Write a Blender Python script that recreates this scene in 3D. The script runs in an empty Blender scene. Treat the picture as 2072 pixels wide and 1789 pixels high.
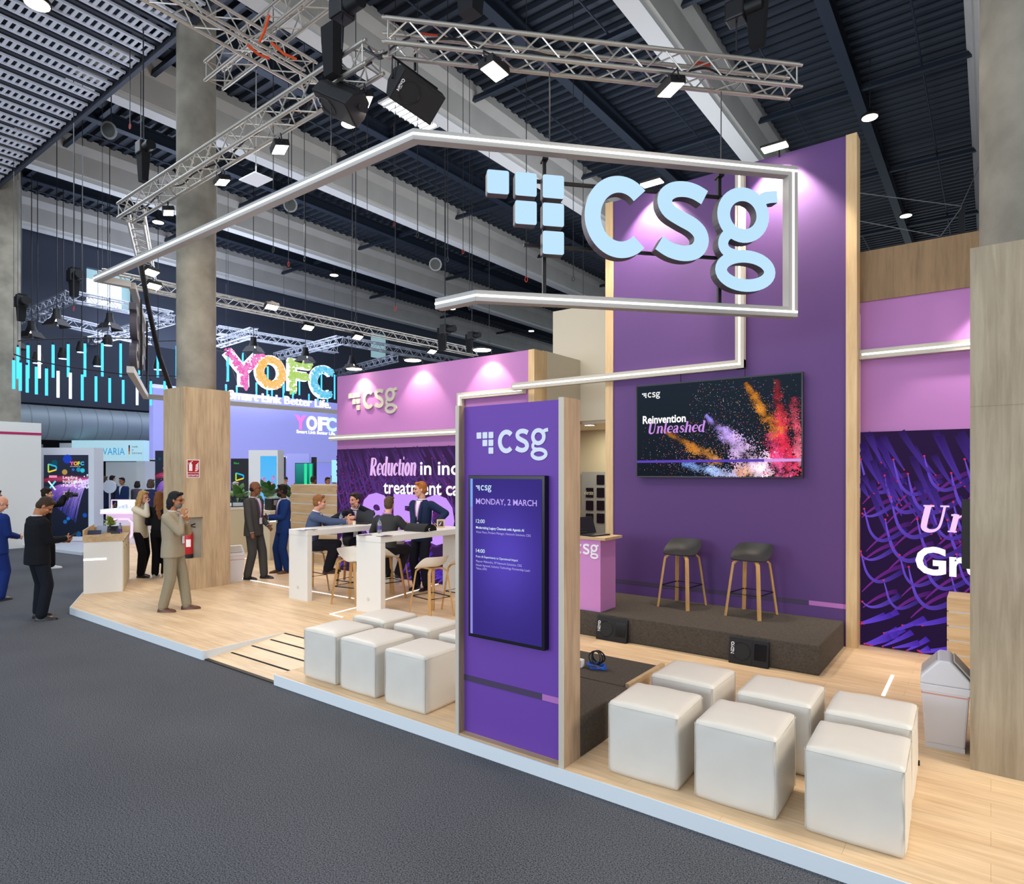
import bpy, bmesh, math, random
from mathutils import Vector, Matrix
from mathutils import noise
from mathutils.geometry import tessellate_polygon
random.seed(7)
D = bpy.data; SC = bpy.context.scene; COL = SC.collection
R = math.radians; V = Vector
# ---------------------------------------------------------------- camera
F, CX, CY, HC, TH = 1293., 1036., 955., 2.15, math.radians(36.85)
cd = D.cameras.new('camera'); cam = D.objects.new('camera', cd); COL.objects.link(cam)
cam.location = (0, 0, HC); cam.rotation_euler = (R(90), 0, TH)
cd.sensor_width = 36; cd.lens = F / 2072 * 36; cd.shift_y = (CY - 894.5) / 2072
cd.clip_start = .05; cd.clip_end = 200
SC.camera = cam
# ---------------------------------------------------------------- world, exposure
vs = SC.view_settings
vs.view_transform = 'Standard'; vs.look = 'None'; vs.exposure = 0.14; vs.gamma = 1.0; vs.use_curve_mapping = False
W = D.worlds.new('world'); SC.world = W; W.use_nodes = True
bg = W.node_tree.nodes['Background']; bg.inputs[0].default_value = (.78, .89, 1.0, 1); bg.inputs[1].default_value = .82
SC.cycles.use_denoising = True
SC.cycles.max_bounces = 6; SC.cycles.diffuse_bounces = 3; SC.cycles.glossy_bounces = 3; SC.cycles.transmission_bounces = 4
SC.cycles.sample_clamp_indirect = 4.0; SC.cycles.caustics_reflective = False; SC.cycles.caustics_refractive = False

def light(name, kind, loc, aim, power, color=(1, 1, 1), size=1., size_y=None, spot=60, blend=.5):
    l = D.lights.new(name, kind); l.energy = power; l.color = color
    if kind == 'AREA':
        l.shape = 'RECTANGLE'; l.size = size; l.size_y = size_y or size
    elif kind == 'SPOT':
        l.spot_size = R(spot); l.spot_blend = blend; l.shadow_soft_size = size
    else: l.shadow_soft_size = size
    o = D.objects.new(name, l); COL.objects.link(o); o.location = loc
    o.rotation_euler = (V(aim) - V(loc)).to_track_quat('-Z', 'Y').to_euler()
    return o
WARM = (1, .88, .74); COOL = (.82, .91, 1)
# the hall's rows of high lamps, seen as round points between the beams
light('hall_lamps_front', 'AREA', (-5, 0, 9.6), (-5, 1.5, 0), 130, COOL, 9, 4)
light('hall_lamps_left', 'AREA', (-17, 5.5, 9.8), (-17, 5.5, 0), 450, COOL, 7, 7)
light('hall_lamps_far', 'AREA', (-24, 14, 9.8), (-24, 14, 0), 700, (.75, .82, 1), 7, 12)
# added unseen uplights that brighten the roof, in place of hall bounce
light('roof_fill_near', 'AREA', (-6, -7, 3.2), (-9, 9, 12.5), 900, (.8, .88, 1), 14, 3)
light('roof_fill_left', 'AREA', (-25, 13, 5.6), (-22, 13, 12.5), 900, (.72, .8, 1), 5, 14)
light('roof_fill_back', 'AREA', (-8, 17, 4.8), (-10, 15, 12.5), 600, (.85, .9, 1), 10, 6)
# the stand's own flood lamps on the trusses: warm, aimed at the stand; added side fills follow
light('truss_floods_right', 'AREA', (-3.4, 5.9, 6.25), (-3.0, 6.9, 0), 55, WARM, 3.6, .5)
light('truss_floods_left', 'AREA', (-7.6, 4.9, 6.2), (-7.6, 6.6, 0), 140, WARM, 4.2, .5)
light('truss_floods_side', 'AREA', (-15.4, 10, 6.2), (-11, 8.5, 0), 190, WARM, .6, 7)
light('side_fill_high', 'AREA', (3.6, 5.05, 4.9), (-2.4, 4.6, .3), 70, WARM, 1.6, 1.6).data.spread = R(100)  # added fill off the trusses, brightens the right sides of the poufs
light('side_fill_low', 'AREA', (6.5, 4.3, 2.4), (-1.5, 4.3, .4), 190, WARM, 4, 3)  # added low fill from out of view, lifts the pouf sides further
light('store_room_lamp', 'AREA', (-6.0, 10.9, 2.95), (-6.0, 11.2, 0), 26, WARM, .6, .6)

# ---------------------------------------------------------------- pixel rays into the place
_c, _s = math.cos(TH), math.sin(TH)
def ray(x, y):
    u = (x - CX) / F
    return V((-_s + u * _c, _c + u * _s, (CY - y) / F))
def atz(x, y, z): r = ray(x, y); return V((0, 0, HC)) + r * ((z - HC) / r.z)
def aty(x, y, Y): r = ray(x, y); return V((0, 0, HC)) + r * (Y / r.y)
def atx(x, y, X): r = ray(x, y); return V((0, 0, HC)) + r * (X / r.x)
def atd(x, y, d): return V((0, 0, HC)) + ray(x, y) * d
RIGHT = V((_c, _s, 0)); FWD = V((-_s, _c, 0))
XA = V((1, 0, 0)); YA = V((0, 1, 0)); ZA = V((0, 0, 1))

# ---------------------------------------------------------------- colour and materials
def lin(c):
    if isinstance(c, str): c = [int(c[i:i + 2], 16) / 255 for i in (0, 2, 4)]
    return tuple(x / 12.92 if x <= .04045 else ((x + .055) / 1.055) ** 2.4 for x in c)
MATS = {}
def mat(name, col, rough=.6, metal=0, emit=None, es=1., noise=0, nscale=20, bump=0, bscale=200, spec=.4, stretch=None, alpha=None, trans=0, vcol=False, rgh2=None):
    if name in MATS: return MATS[name]
    m = D.materials.new(name); m.use_nodes = True; nt = m.node_tree; b = nt.nodes['Principled BSDF']
    c = lin(col)
    b.inputs['Base Color'].default_value = (*c, 1); b.inputs['Roughness'].default_value = rough; b.inputs['Metallic'].default_value = metal
    b.inputs['Specular IOR Level'].default_value = spec
    if trans: b.inputs['Transmission Weight'].default_value = trans
    if emit is not None:
        b.inputs['Emission Color'].default_value = (*lin(emit), 1); b.inputs['Emission Strength'].default_value = es
    tc = None
    if noise or bump or stretch:
        tc = nt.nodes.new('ShaderNodeTexCoord'); mp = nt.nodes.new('ShaderNodeMapping'); nt.links.new(tc.outputs['Object'], mp.inputs[0])
        if stretch: mp.inputs['Scale'].default_value = stretch
    if noise:
        n = nt.nodes.new('ShaderNodeTexNoise'); n.inputs['Scale'].default_value = nscale; n.inputs['Detail'].default_value = 6; nt.links.new(mp.outputs[0], n.inputs['Vector'])
        r = nt.nodes.new('ShaderNodeValToRGB'); r.color_ramp.elements[0].position = .3; r.color_ramp.elements[1].position = .7
        r.color_ramp.elements[0].color = (*[max(0, x * (1 - noise)) for x in c], 1); r.color_ramp.elements[1].color = (*[min(1, x * (1 + noise)) for x in c], 1)
        nt.links.new(n.outputs[0], r.inputs[0]); nt.links.new(r.outputs[0], b.inputs['Base Color'])
    if bump:
        n2 = nt.nodes.new('ShaderNodeTexNoise'); n2.inputs['Scale'].default_value = bscale; n2.inputs['Detail'].default_value = 3; nt.links.new(mp.outputs[0], n2.inputs['Vector'])
        bp = nt.nodes.new('ShaderNodeBump'); bp.inputs['Strength'].default_value = bump; bp.inputs['Distance'].default_value = .01
        nt.links.new(n2.outputs[0], bp.inputs['Height']); nt.links.new(bp.outputs[0], b.inputs['Normal'])
    if vcol:
        a = nt.nodes.new('ShaderNodeAttribute'); a.attribute_name = 'Col'
        nt.links.new(a.outputs['Color'], b.inputs['Emission Color']); b.inputs['Emission Strength'].default_value = es
    MATS[name] = m; return m

def wood(name, light_, dark, axis='z', scale=1., rough=.5, plank=None):
    """oak laminate: fine grain stretched along one axis, a few knots and darker bands"""
    if name in MATS: return MATS[name]
    m = D.materials.new(name); m.use_nodes = True; nt = m.node_tree; N = nt.nodes.new; L = nt.links.new; b = nt.nodes['Principled BSDF']
    tc = N('ShaderNodeTexCoord'); mp = N('ShaderNodeMapping'); L(tc.outputs['Object'], mp.inputs[0])
    k = {'x': (.9, 14, 14), 'y': (14, .9, 14), 'z': (14, 14, .9)}[axis]
    mp.inputs['Scale'].default_value = [v * scale for v in k]
    n1 = N('ShaderNodeTexNoise'); n1.inputs['Scale'].default_value = 2.2; n1.inputs['Detail'].default_value = 9; n1.inputs['Roughness'].default_value = .65; n1.inputs['Distortion'].default_value = .6
    L(mp.outputs[0], n1.inputs['Vector'])
    mp2 = N('ShaderNodeMapping'); L(tc.outputs['Object'], mp2.inputs[0]); mp2.inputs['Scale'].default_value = [v ** .5 * 1.2 * scale for v in k]
    n2 = N('ShaderNodeTexNoise'); n2.inputs['Scale'].default_value = 1.4; n2.inputs['Detail'].default_value = 3; L(mp2.outputs[0], n2.inputs['Vector'])
    mx = N('ShaderNodeMath'); mx.operation = 'MULTIPLY_ADD'; mx.inputs[1].default_value = .6; L(n1.outputs[0], mx.inputs[0])
    m3 = N('ShaderNodeMath'); m3.operation = 'MULTIPLY'; m3.inputs[1].default_value = .4; L(n2.outputs[0], m3.inputs[0]); L(m3.outputs[0], mx.inputs[2])
    r = N('ShaderNodeValToRGB'); e = r.color_ramp.elements; e[0].position = .33; e[0].color = (*lin(dark), 1); e[1].position = .6; e[1].color = (*lin(light_), 1)
    L(mx.outputs[0], r.inputs[0])
    out = r.outputs[0]
    if plank:
        br = N('ShaderNodeTexBrick'); L(tc.outputs['Object'], br.inputs['Vector'])
        br.inputs['Scale'].default_value = 1; br.inputs['Mortar Size'].default_value = .0015; br.inputs['Brick Width'].default_value = plank[0]; br.inputs['Row Height'].default_value = plank[1]
        br.inputs['Color1'].default_value = (1, 1, 1, 1); br.inputs['Color2'].default_value = (.95, .94, .93, 1); br.inputs['Mortar'].default_value = (.72, .66, .6, 1)
        mm = N('ShaderNodeMix'); mm.data_type = 'RGBA'; mm.blend_type = 'MULTIPLY'; mm.inputs[0].default_value = 1
        L(out, mm.inputs[6]); L(br.outputs['Color'], mm.inputs[7]); out = mm.outputs[2]
    L(out, b.inputs['Base Color']); b.inputs['Roughness'].default_value = rough; b.inputs['Specular IOR Level'].default_value = .2
    MATS[name] = m; return m

# ---------------------------------------------------------------- objects, things, parts
def tag(o, label=None, cat=None, group=None, kind=None):
    if label: o['label'] = label
    if cat: o['category'] = cat
    if group: o['group'] = group
    if kind: o['kind'] = kind
    return o
def thing(name, label, cat, loc=(0, 0, 0), rotz=0, group=None):
    o = D.objects.new(name, None); COL.objects.link(o); o.empty_display_size = .1
    o.location = loc; o.rotation_euler = (0, 0, rotz)
    return tag(o, label, cat, group)
def kids(o): return [c for c in D.objects if c.parent == o]
def dup(root, loc, rotz, label=None, group=None):
    r = root.copy(); COL.objects.link(r); r.location = loc; r.rotation_euler = (0, 0, rotz)
    if label: r['label'] = label
    if group: r['group'] = group
    for ch in root.children:
        c = ch.copy(); COL.objects.link(c); c.parent = r
        for g in ch.children:
            d = g.copy(); COL.objects.link(d); d.parent = c
    return r
def FR(o, u, n=None):
    """frame standing on a wall: x along u, y up, z out of the wall"""
    u = V(u).normalized(); n = u.cross(ZA)
    m = Matrix.Identity(4)
    for i, a in enumerate((u, ZA, n)):
        for k in range(3): m[k][i] = a[k]
    for k in range(3): m[k][3] = o[k]
    return m
def RZ(o, a=0): return Matrix.Translation(V(o)) @ Matrix.Rotation(a, 4, 'Z')

class MB:
    def __init__(s): s.v = []; s.f = []; s.mi = []; s.c = []
    def add(s, vs, fs, mi=0, M=None, col=None):
        n = len(s.v)
        for p in vs:
            p = V(p); s.v.append(M @ p if M else p)
            if col is not None: s.c.append(col)
        for f in fs: s.f.append([i + n for i in f]); s.mi.append(mi)
        return s
    def box(s, a, b, mi=0, M=None):
        x0, y0, z0 = a; x1, y1, z1 = b
        return s.add([(x0, y0, z0), (x1, y0, z0), (x1, y1, z0), (x0, y1, z0), (x0, y0, z1), (x1, y0, z1), (x1, y1, z1), (x0, y1, z1)],
                     [(0, 3, 2, 1), (4, 5, 6, 7), (0, 1, 5, 4), (1, 2, 6, 5), (2, 3, 7, 6), (3, 0, 4, 7)], mi, M)
    def bar(s, p, q, w, h, up=ZA, mi=0):
        """rectangular bar from p to q; w across, h along up"""
        p, q = V(p), V(q); d = (q - p).normalized(); sx = d.cross(V(up)); sx = sx.normalized() if sx.length > 1e-6 else XA; uy = sx.cross(d).normalized()
        vs = []
        for e in (p, q):
            for a, b in ((-1, -1), (1, -1), (1, 1), (-1, 1)): vs.append(e + sx * (a * w / 2) + uy * (b * h / 2))
        return s.add(vs, [(3, 2, 1, 0), (4, 5, 6, 7), (0, 1, 5, 4), (1, 2, 6, 5), (2, 3, 7, 6), (3, 0, 4, 7)], mi)
    def tube(s, pts, r, n=8, mi=0, closed=False, M=None):
        pts = [V(p) for p in pts]; k = len(pts); rr = r if isinstance(r, (list, tuple)) else [r] * k
        vs = []; fs = []; prev = None
        for i, p in enumerate(pts):
            a = pts[i - 1] if (i or closed) else pts[i]; b = pts[(i + 1) % k] if (i < k - 1 or closed) else pts[i]
            t = (b - a).normalized() if (b - a).length > 1e-9 else ZA
            if prev is None: x = t.cross(ZA); x = x if x.length > .05 else t.cross(XA)
            else: x = prev - t * prev.dot(t)
            if x.length < 1e-6: x = t.cross(XA) if abs(t.x) < .9 else t.cross(YA)
            x.normalize(); y = t.cross(x); prev = x
            for j in range(n):
                q = 2 * math.pi * j / n; vs.append(p + (x * math.cos(q) + y * math.sin(q)) * rr[i])
        for i in range(k if closed else k - 1):
            for j in range(n):
                a = i * n + j; b = i * n + (j + 1) % n; c = ((i + 1) % k) * n + (j + 1) % n; d = ((i + 1) % k) * n + j
                fs.append((a, b, c, d))
        if not closed: fs += [tuple(range(n - 1, -1, -1)), tuple(range((k - 1) * n, k * n))]
        return s.add(vs, fs, mi, M)
    def cyl(s, p, q, r, n=16, mi=0): return s.tube([p, q], r, n, mi)
    def lathe(s, prof, n=20, M=None, mi=0):
        vs = []; fs = []
        for r, z in prof:
            for j in range(n): a = 2 * math.pi * j / n; vs.append((r * math.cos(a), r * math.sin(a), z))
        for i in range(len(prof) - 1):
            for j in range(n): fs.append((i * n + j, i * n + (j + 1) % n, (i + 1) * n + (j + 1) % n, (i + 1) * n + j))
        fs += [tuple(range(n - 1, -1, -1)), tuple(range((len(prof) - 1) * n, len(prof) * n))]
        return s.add(vs, fs, mi, M)
    def ell(s, c, r, n=14, M=None, mi=0, A=None):
        if not isinstance(r, (list, tuple, Vector)): r = (r, r, r)
        vs = [(0, 0, -1)]; fs = []; m = n // 2
        for i in range(1, m):
            t = math.pi * i / m - math.pi / 2
            for j in range(n): a = 2 * math.pi * j / n; vs.append((math.cos(t) * math.cos(a), math.cos(t) * math.sin(a), math.sin(t)))
        vs.append((0, 0, 1)); top = len(vs) - 1
        for j in range(n): fs.append((0, 1 + (j + 1) % n, 1 + j)); fs.append((top, top - n + j, top - n + (j + 1) % n))
        for i in range(m - 2):
            for j in range(n): a = 1 + i * n; fs.append((a + j, a + (j + 1) % n, a + n + (j + 1) % n, a + n + j))
        out = []
        for p in vs:
            q = V((p[0] * r[0], p[1] * r[1], p[2] * r[2]))
            if A: q = A @ q
            out.append(q + V(c))
        return s.add(out, fs, mi, M)
    def loft(s, secs, mi=0, M=None):
        n = len(secs[0]); vs = [p for c in secs for p in c]; fs = []
        for i in range(len(secs) - 1):
            for j in range(n): fs.append((i * n + j, i * n + (j + 1) % n, (i + 1) * n + (j + 1) % n, (i + 1) * n + j))
        fs += [tuple(range(n - 1, -1, -1)), tuple(range((len(secs) - 1) * n, len(secs) * n))]
        return s.add(vs, fs, mi, M)
    def prism(s, poly, z0, z1, M=None, mi=0):
        """2D outline (counter-clockwise) pushed out along z"""
        n = len(poly); vs = [(x, y, z0) for x, y in poly] + [(x, y, z1) for x, y in poly]
        tri = tessellate_polygon([[V((x, y, 0)) for x, y in poly]])
        fs = [(i, (i + 1) % n, n + (i + 1) % n, n + i) for i in range(n)]
        def o(t): a, b, c = (V((*poly[i], 0)) for i in t); return (b - a).cross(c - a).z > 0
        fs += [tuple(n + i for i in (t if o(t) else t[::-1])) for t in tri] + [tuple(i for i in (t[::-1] if o(t) else t)) for t in tri]
        return s.add(vs, fs, mi, M)
    def stroke(s, pts, w, z0, z1, M=None, mi=0):
        """a broad pen line of flat ends, pushed out along z"""
        k = len(pts); pts = [V((*p, 0)) for p in pts]; ww = w if isinstance(w, (list, tuple)) else [w] * k
        Lp = []; Rp = []
        for i, p in enumerate(pts):
            cl = (pts[0] - pts[-1]).length < 1e-6; t = ((pts[1] - pts[-2]) if cl and i in (0, k - 1) else (pts[min(i + 1, k - 1)] - pts[max(i - 1, 0)])).normalized(); nn = V((-t.y, t.x, 0)) * ww[i] / 2
            Lp.append(p + nn); Rp.append(p - nn)
        vs = []; fs = []
        for z in (z0, z1):
            for i in range(k): vs.append((Lp[i].x, Lp[i].y, z)); vs.append((Rp[i].x, Rp[i].y, z))
        o = 2 * k
        for i in range(k - 1):
            a = 2 * i
            fs += [(a + o, a + 1 + o, a + 3 + o, a + 2 + o), (a, a + 2, a + 3, a + 1), (a, a + o, a + 2 + o, a + 2), (a + 1, a + 3, a + 3 + o, a + 1 + o)]
        fs += [(0, 1, 1 + o, o), (2 * k - 2, 2 * k - 2 + o, 2 * k - 1 + o, 2 * k - 1)]
        return s.add(vs, fs, mi, M)
    def text(s, body, size, M, x=0, y=0, z=.001, shear=0, bold=0, sx=1, ext=0, align='LEFT', mi=0, width=None, col=None):
        cu = D.curves.new('t', 'FONT'); cu.body = body; cu.size = size; cu.shear = shear; cu.offset = bold; cu.extrude = ext; cu.align_x = align; cu.resolution_u = 3
        o = D.objects.new('t', cu); COL.objects.link(o)
        dg = bpy.context.evaluated_depsgraph_get(); me = o.evaluated_get(dg).to_mesh()
        vs = [v.co.copy() for v in me.vertices]; fs = [tuple(p.vertices) for p in me.polygons]
        o.evaluated_get(dg).to_mesh_clear(); D.objects.remove(o); D.curves.remove(cu)
        if width and vs:
            a = min(v.x for v in vs); b = max(v.x for v in vs); sx = width / (b - a)
            for v in vs: v.x = (v.x - a) if align == 'LEFT' else v.x
        return s.add([(v.x * sx + x, v.y + y, v.z + z) for v in vs], fs, mi, M, col)
    def build(s, name, mats, parent=None, local=False, smooth=False, bevel=0, seg=2, angle=35, label=None, kind=None):
        me = D.meshes.new(name); me.from_pydata([tuple(v) for v in s.v], [], s.f)
        for m in (mats if isinstance(mats, (list, tuple)) else [mats]): me.materials.append(m)
        if any(s.mi): me.polygons.foreach_set('material_index', s.mi)
        if s.c:
            ca = me.color_attributes.new('Col', 'FLOAT_COLOR', 'POINT')
            ca.data.foreach_set('color', [x for c in s.c for x in (*c, 1)])
        if smooth:
            me.polygons.foreach_set('use_smooth', [True] * len(me.polygons)); me.set_sharp_from_angle(angle=R(angle))
        me.update()
        o = D.objects.new(name, me); COL.objects.link(o)
        if parent:
            o.parent = parent
            if not local:
                P = Matrix.Translation(parent.location) @ parent.rotation_euler.to_matrix().to_4x4()
                if parent.parent: P = Matrix.Identity(4)
                o.matrix_parent_inverse = P.inverted() if not parent.parent else Matrix.Identity(4)
                if parent.type == 'MESH': o.matrix_parent_inverse = Matrix.Identity(4)
        if bevel:
            b = o.modifiers.new('bevel', 'BEVEL'); b.width = bevel; b.segments = seg; b.limit_method = 'ANGLE'; b.angle_limit = R(40)
            b.harden_normals = False
        if label: o['label'] = label
        if kind: o['kind'] = kind
        return o
def solo(mb, name, m, label, cat, group=None, **k): return tag(mb.build(name, m, **k), label, cat, group)
def struct(mb, name, m, **k): return tag(mb.build(name, m, **k), kind='structure')
def ring(cx, cy, rx, ry, a0=0, a1=360, n=40): return [(cx + rx * math.cos(R(a0 + (a1 - a0) * i / n)), cy + ry * math.sin(R(a0 + (a1 - a0) * i / n))) for i in range(n + 1)]
def smooth_path(pts, n=6):
    """Catmull-Rom through the points"""
    out = []; k = len(pts); P = [V(p) for p in pts]
    for i in range(k - 1):
        a, b, c, d = P[max(i - 1, 0)], P[i], P[i + 1], P[min(i + 2, k - 1)]
        for j in range(n):
            t = j / n; out.append(.5 * ((2 * b) + (c - a) * t + (2 * a - 5 * b + 4 * c - d) * t * t + (3 * b - a - 3 * c + d) * t ** 3))
    out.append(P[-1]); return [tuple(q) for q in out]
def csg(mb, M, u, z0, z1, squares=True, letters='csg', mi=0, x0=0, y0=0):
    """the stand's word mark: six stepped squares and the letters c, s, g; u is the pitch of the squares"""
    K = u / 159.5
    def T(p): return (x0 + (p[0] - 78) * K, y0 - (p[1] - 130) * K)
    if squares:
        for cx, cy in ((0, 0), (1, 0), (2, 0), (1, 1), (2, 1), (2, 2)):
            a, b, r = 124 * K / 2, 130 * K / 2, 12 * K; mx, my = x0 + cx * u + a, y0 - cy * u - b
            mb.prism([(mx + sx * (a - r) + r * math.cos(R(t)), my + sy * (b - r) + r * math.sin(R(t))) for sx, sy, t0 in ((1, 1, 0), (-1, 1, 90), (-1, -1, 180), (1, -1, 270)) for t in (t0, t0 + 45, t0 + 90)], z0, z1, M, mi)
    e = u * .0012
    if 'c' in letters:
        mb.stroke([T(p) for p in [(858 + 166 * math.cos(R(a)), 338 - 190 * math.sin(R(a))) for a in range(44, 317, 6)]], 96 * K, z0, z1, M, mi)
    if 's' in letters:
        mb.stroke([T(p) for p in smooth_path([(1388, 183), (1330, 155), (1265, 143), (1195, 152), (1146, 185), (1136, 232), (1165, 280), (1235, 318), (1315, 355), (1360, 400), (1366, 455), (1330, 505), (1255, 523), (1170, 508), (1100, 470)], 4)], 92 * K, z0, z1, M, mi)
    if 'g' in letters:
        mb.stroke([T(p) for p in ring(1640, 268, 129, 126, 0, 360, 36)], 82 * K, z0, z1 + 4 * e, M, mi)
        mb.stroke([T(p) for p in smooth_path([(1742, 196), (1772, 162), (1815, 146), (1866, 140)], 4)], 70 * K, z0, z1 + e, M, mi)
        mb.stroke([T(p) for p in smooth_path([(1572, 372), (1526, 402), (1508, 444), (1520, 482), (1562, 506), (1640, 516)], 4)], 64 * K, z0, z1 + 2 * e, M, mi)
        mb.stroke([T(p) for p in ring(1655, 604, 161, 88, 0, 360, 36)], 75 * K, z0, z1 + 3 * e, M, mi)
# ================================================================= materials
M_oak = wood('oak_floor', 'f3d5ad', 'd2b088', 'x', .8, .5, plank=(1.28, .19))
M_oakv = wood('oak_upright', 'c9b28f', 'a48d70', 'z', .9)
M_oakl = wood('oak_pale_edge', 'dbbf93', 'c3a27a', 'z', .9)
M_oakd = wood('oak_band', '947a5b', '78624a', 'z', .9, plank=(.6, .3))
M_oakg = wood('oak_grey_panel', 'ada08a', '8d806a', 'z', .8)
M_oakx = wood('oak_level', 'cfb48d', 'b3956f', 'x', .9)
M_leg = wood('oak_stool_leg', 'c99f66', 'b4874f', 'z', 1.2)
M_frameedge = mat('laminate_edge', 'c9c0ae', .5)
M_white = mat('white_laminate', 'e6e4de', .38)
M_cream = mat('cream_panel', 'd8cfb8', .6)
M_edge = mat('white_step_edge', 'dfe6ea', .45)
M_purple = mat('purple_wall', '5a3b78', .62)
M_purple2 = mat('purple_tower', '6c41a4', .6)
M_darkstripe = mat('dark_stripe', '483a58', .6); M_pinkstripe = mat('pink_stripe', 'b672bb', .6)
M_pink = mat('pink_wall', 'ac72b0', .6)
M_track = mat('track_profile', 'b9b4a9', .5); M_frame = mat('sign_frame', 'aeaca8', .5)
M_led = mat('white_light_line', 'ffffff', .5, emit='ffffff', es=1.15)
M_logo = mat('white_lettering', 'f0eef2', .5)
M_black = mat('black_plastic', '17171a', .45); M_blackm = mat('black_metal', '1b1b1d', .5, .3)
M_screenbezel = mat('screen_bezel', '15161b', .3)
M_alu = mat('truss_aluminium', 'c3beb4', .38, .75); M_alu2 = mat('truss_aluminium_far', 'b6bac4', .4, .6)
M_lamp = mat('lamp_lens', 'fff6e6', .4, emit='fff0d2', es=14.)
M_bay = mat('high_lamp_lens', 'fff6e6', .4, emit='ffefcf', es=9.)
M_cable = mat('steel_cable', '3b3d40', .5, .5)
M_scr = mat('lit_screen', '020203', .6, vcol=True, es=1.0, spec=.05)
M_carpetdark = mat('stage_carpet', '554f48', .95, noise=.22, nscale=60, bump=.3, bscale=500, spec=.1)
M_glass = mat('dark_glass', '16161a', .08)
M_pouf = mat('white_leatherette', 'd9d4ca', .42, noise=.02, nscale=6, bump=.05, bscale=14)
M_seam = mat('pouf_seam', 'c9c4b8', .5)

# ================================================================= hall shell
mb = MB(); mb.add([(-60, -25, 0), (30, -25, 0), (30, 60, 0), (-60, 60, 0)], [(0, 1, 2, 3)])
m = D.materials.new('grey_carpet'); m.use_nodes = True; nt = m.node_tree; N = nt.nodes.new; L = nt.links.new; b = nt.nodes['Principled BSDF']
tc = N('ShaderNodeTexCoord'); n1 = N('ShaderNodeTexNoise'); n1.inputs['Scale'].default_value = 125; n1.inputs['Detail'].default_value = 4; L(tc.outputs['Object'], n1.inputs['Vector'])
n2 = N('ShaderNodeTexNoise'); n2.inputs['Scale'].default_value = 900; L(tc.outputs['Object'], n2.inputs['Vector'])
n3 = N('ShaderNodeTexNoise'); n3.inputs['Scale'].default_value = .8; n3.inputs['Detail'].default_value = 4; L(tc.outputs['Object'], n3.inputs['Vector'])
a1 = N('ShaderNodeMath'); a1.operation = 'MULTIPLY_ADD'; a1.inputs[1].default_value = .7; L(n1.outputs[0], a1.inputs[0])
a2 = N('ShaderNodeMath'); a2.operation = 'MULTIPLY'; a2.inputs[1].default_value = .3; L(n2.outputs[0], a2.inputs[0]); L(a2.outputs[0], a1.inputs[2])
a3 = N('ShaderNodeMath'); a3.operation = 'MULTIPLY_ADD'; a3.inputs[1].default_value = .06; L(n3.outputs[0], a3.inputs[0]); L(a1.outputs[0], a3.inputs[2])
cr = N('ShaderNodeValToRGB'); cr.color_ramp.elements[0].position = .42; cr.color_ramp.elements[0].color = (*lin('2a2d32'), 1); cr.color_ramp.elements[1].position = .62; cr.color_ramp.elements[1].color = (*lin('727378'), 1)
L(a3.outputs[0], cr.inputs[0]); L(cr.outputs[0], b.inputs['Base Color']); b.inputs['Roughness'].default_value = .97; b.inputs['Specular IOR Level'].default_value = .1
bp = N('ShaderNodeBump'); bp.inputs['Strength'].default_value = .5; bp.inputs['Distance'].default_value = .006; L(n1.outputs[0], bp.inputs['Height']); L(bp.outputs[0], b.inputs['Normal'])
struct(mb, 'floor', m)

# roof deck: ribbed dark blue steel, ribs along X
mb = MB(); zc = 12.7; y = -1.0; vs = []; fs = []; prof = [(0, 0), (.12, 0), (.17, .11), (.29, .11), (.34, 0)]
ys = []
while y < 48:
    ys += [(y + a, zc + b) for a, b in prof[:4]]; y += .34
for yy, zz in ys: vs += [(-31, yy, zz), (16, yy, zz)]
fs = [(2 * i, 2 * i + 1, 2 * i + 3, 2 * i + 2) for i in range(len(ys) - 1)]
mb.add(vs, fs); struct(mb, 'ceiling', mat('roof_deck', '272f3b', .5, .2))
M_beam = mat('roof_concrete', 'bdbab3', .75, noise=.06, nscale=1.5)
M_beamlip = mat('roof_beam_lip', 'd9d9d6', .7)
for X in (-29.75, -23.75, -17.8, -11.95, -6.0, -.2, 5.6):
    mb = MB(); r = .5
    # box beam with a slightly wider bottom flange
    sec = [(0, 11.5), (.42, 11.5), (.42, 11.62), (.5, 11.64), (.56, 12.25), (.7, 12.5), (.7, 12.75), (-.28, 12.75), (-.28, 12.5), (-.14, 12.25), (-.08, 11.64), (0, 11.62)]
    mb.loft([[(X + a, yy, z) for a, z in sec] for yy in (-1, 48)])
    mb.mi = [1 if i in (0, 1) else 0 for i in range(len(mb.f))]
    struct(mb, 'roof_beam', [M_beam, M_beamlip])
M_steel = mat('dark_roof_steel', '2b3442', .5, .3)
for X in (-26.6, -20.6, -14.7, -8.8, -2.9, 2.6):
    mb = MB(); mb.box((X - .13, -1, 12.22), (X + .13, 48, 12.26)); mb.box((X - .13, -1, 12.55), (X + .13, 48, 12.6)); mb.box((X - .02, -1, 12.26), (X + .02, 48, 12.55)); struct(mb, 'roof_purlin', M_steel)
for yy in (1.8, 7.6, 13.4, 19.2, 25, 31, 37):
    mb = MB(); mb.box((-31, yy - .06, 12.3), (16, yy + .06, 12.42)); struct(mb, 'roof_tie', M_steel)
for xx in (-28, -24.9, -22, -19, -16, -13.2, -10.2, -7.2, -4.5, -1.4, 1.1, 4.1):
    mb = MB(); mb.cyl((xx, -1, 12.45), (xx, 48, 12.45), .025, 6); struct(mb, 'sprinkler_pipe', M_steel)

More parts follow.
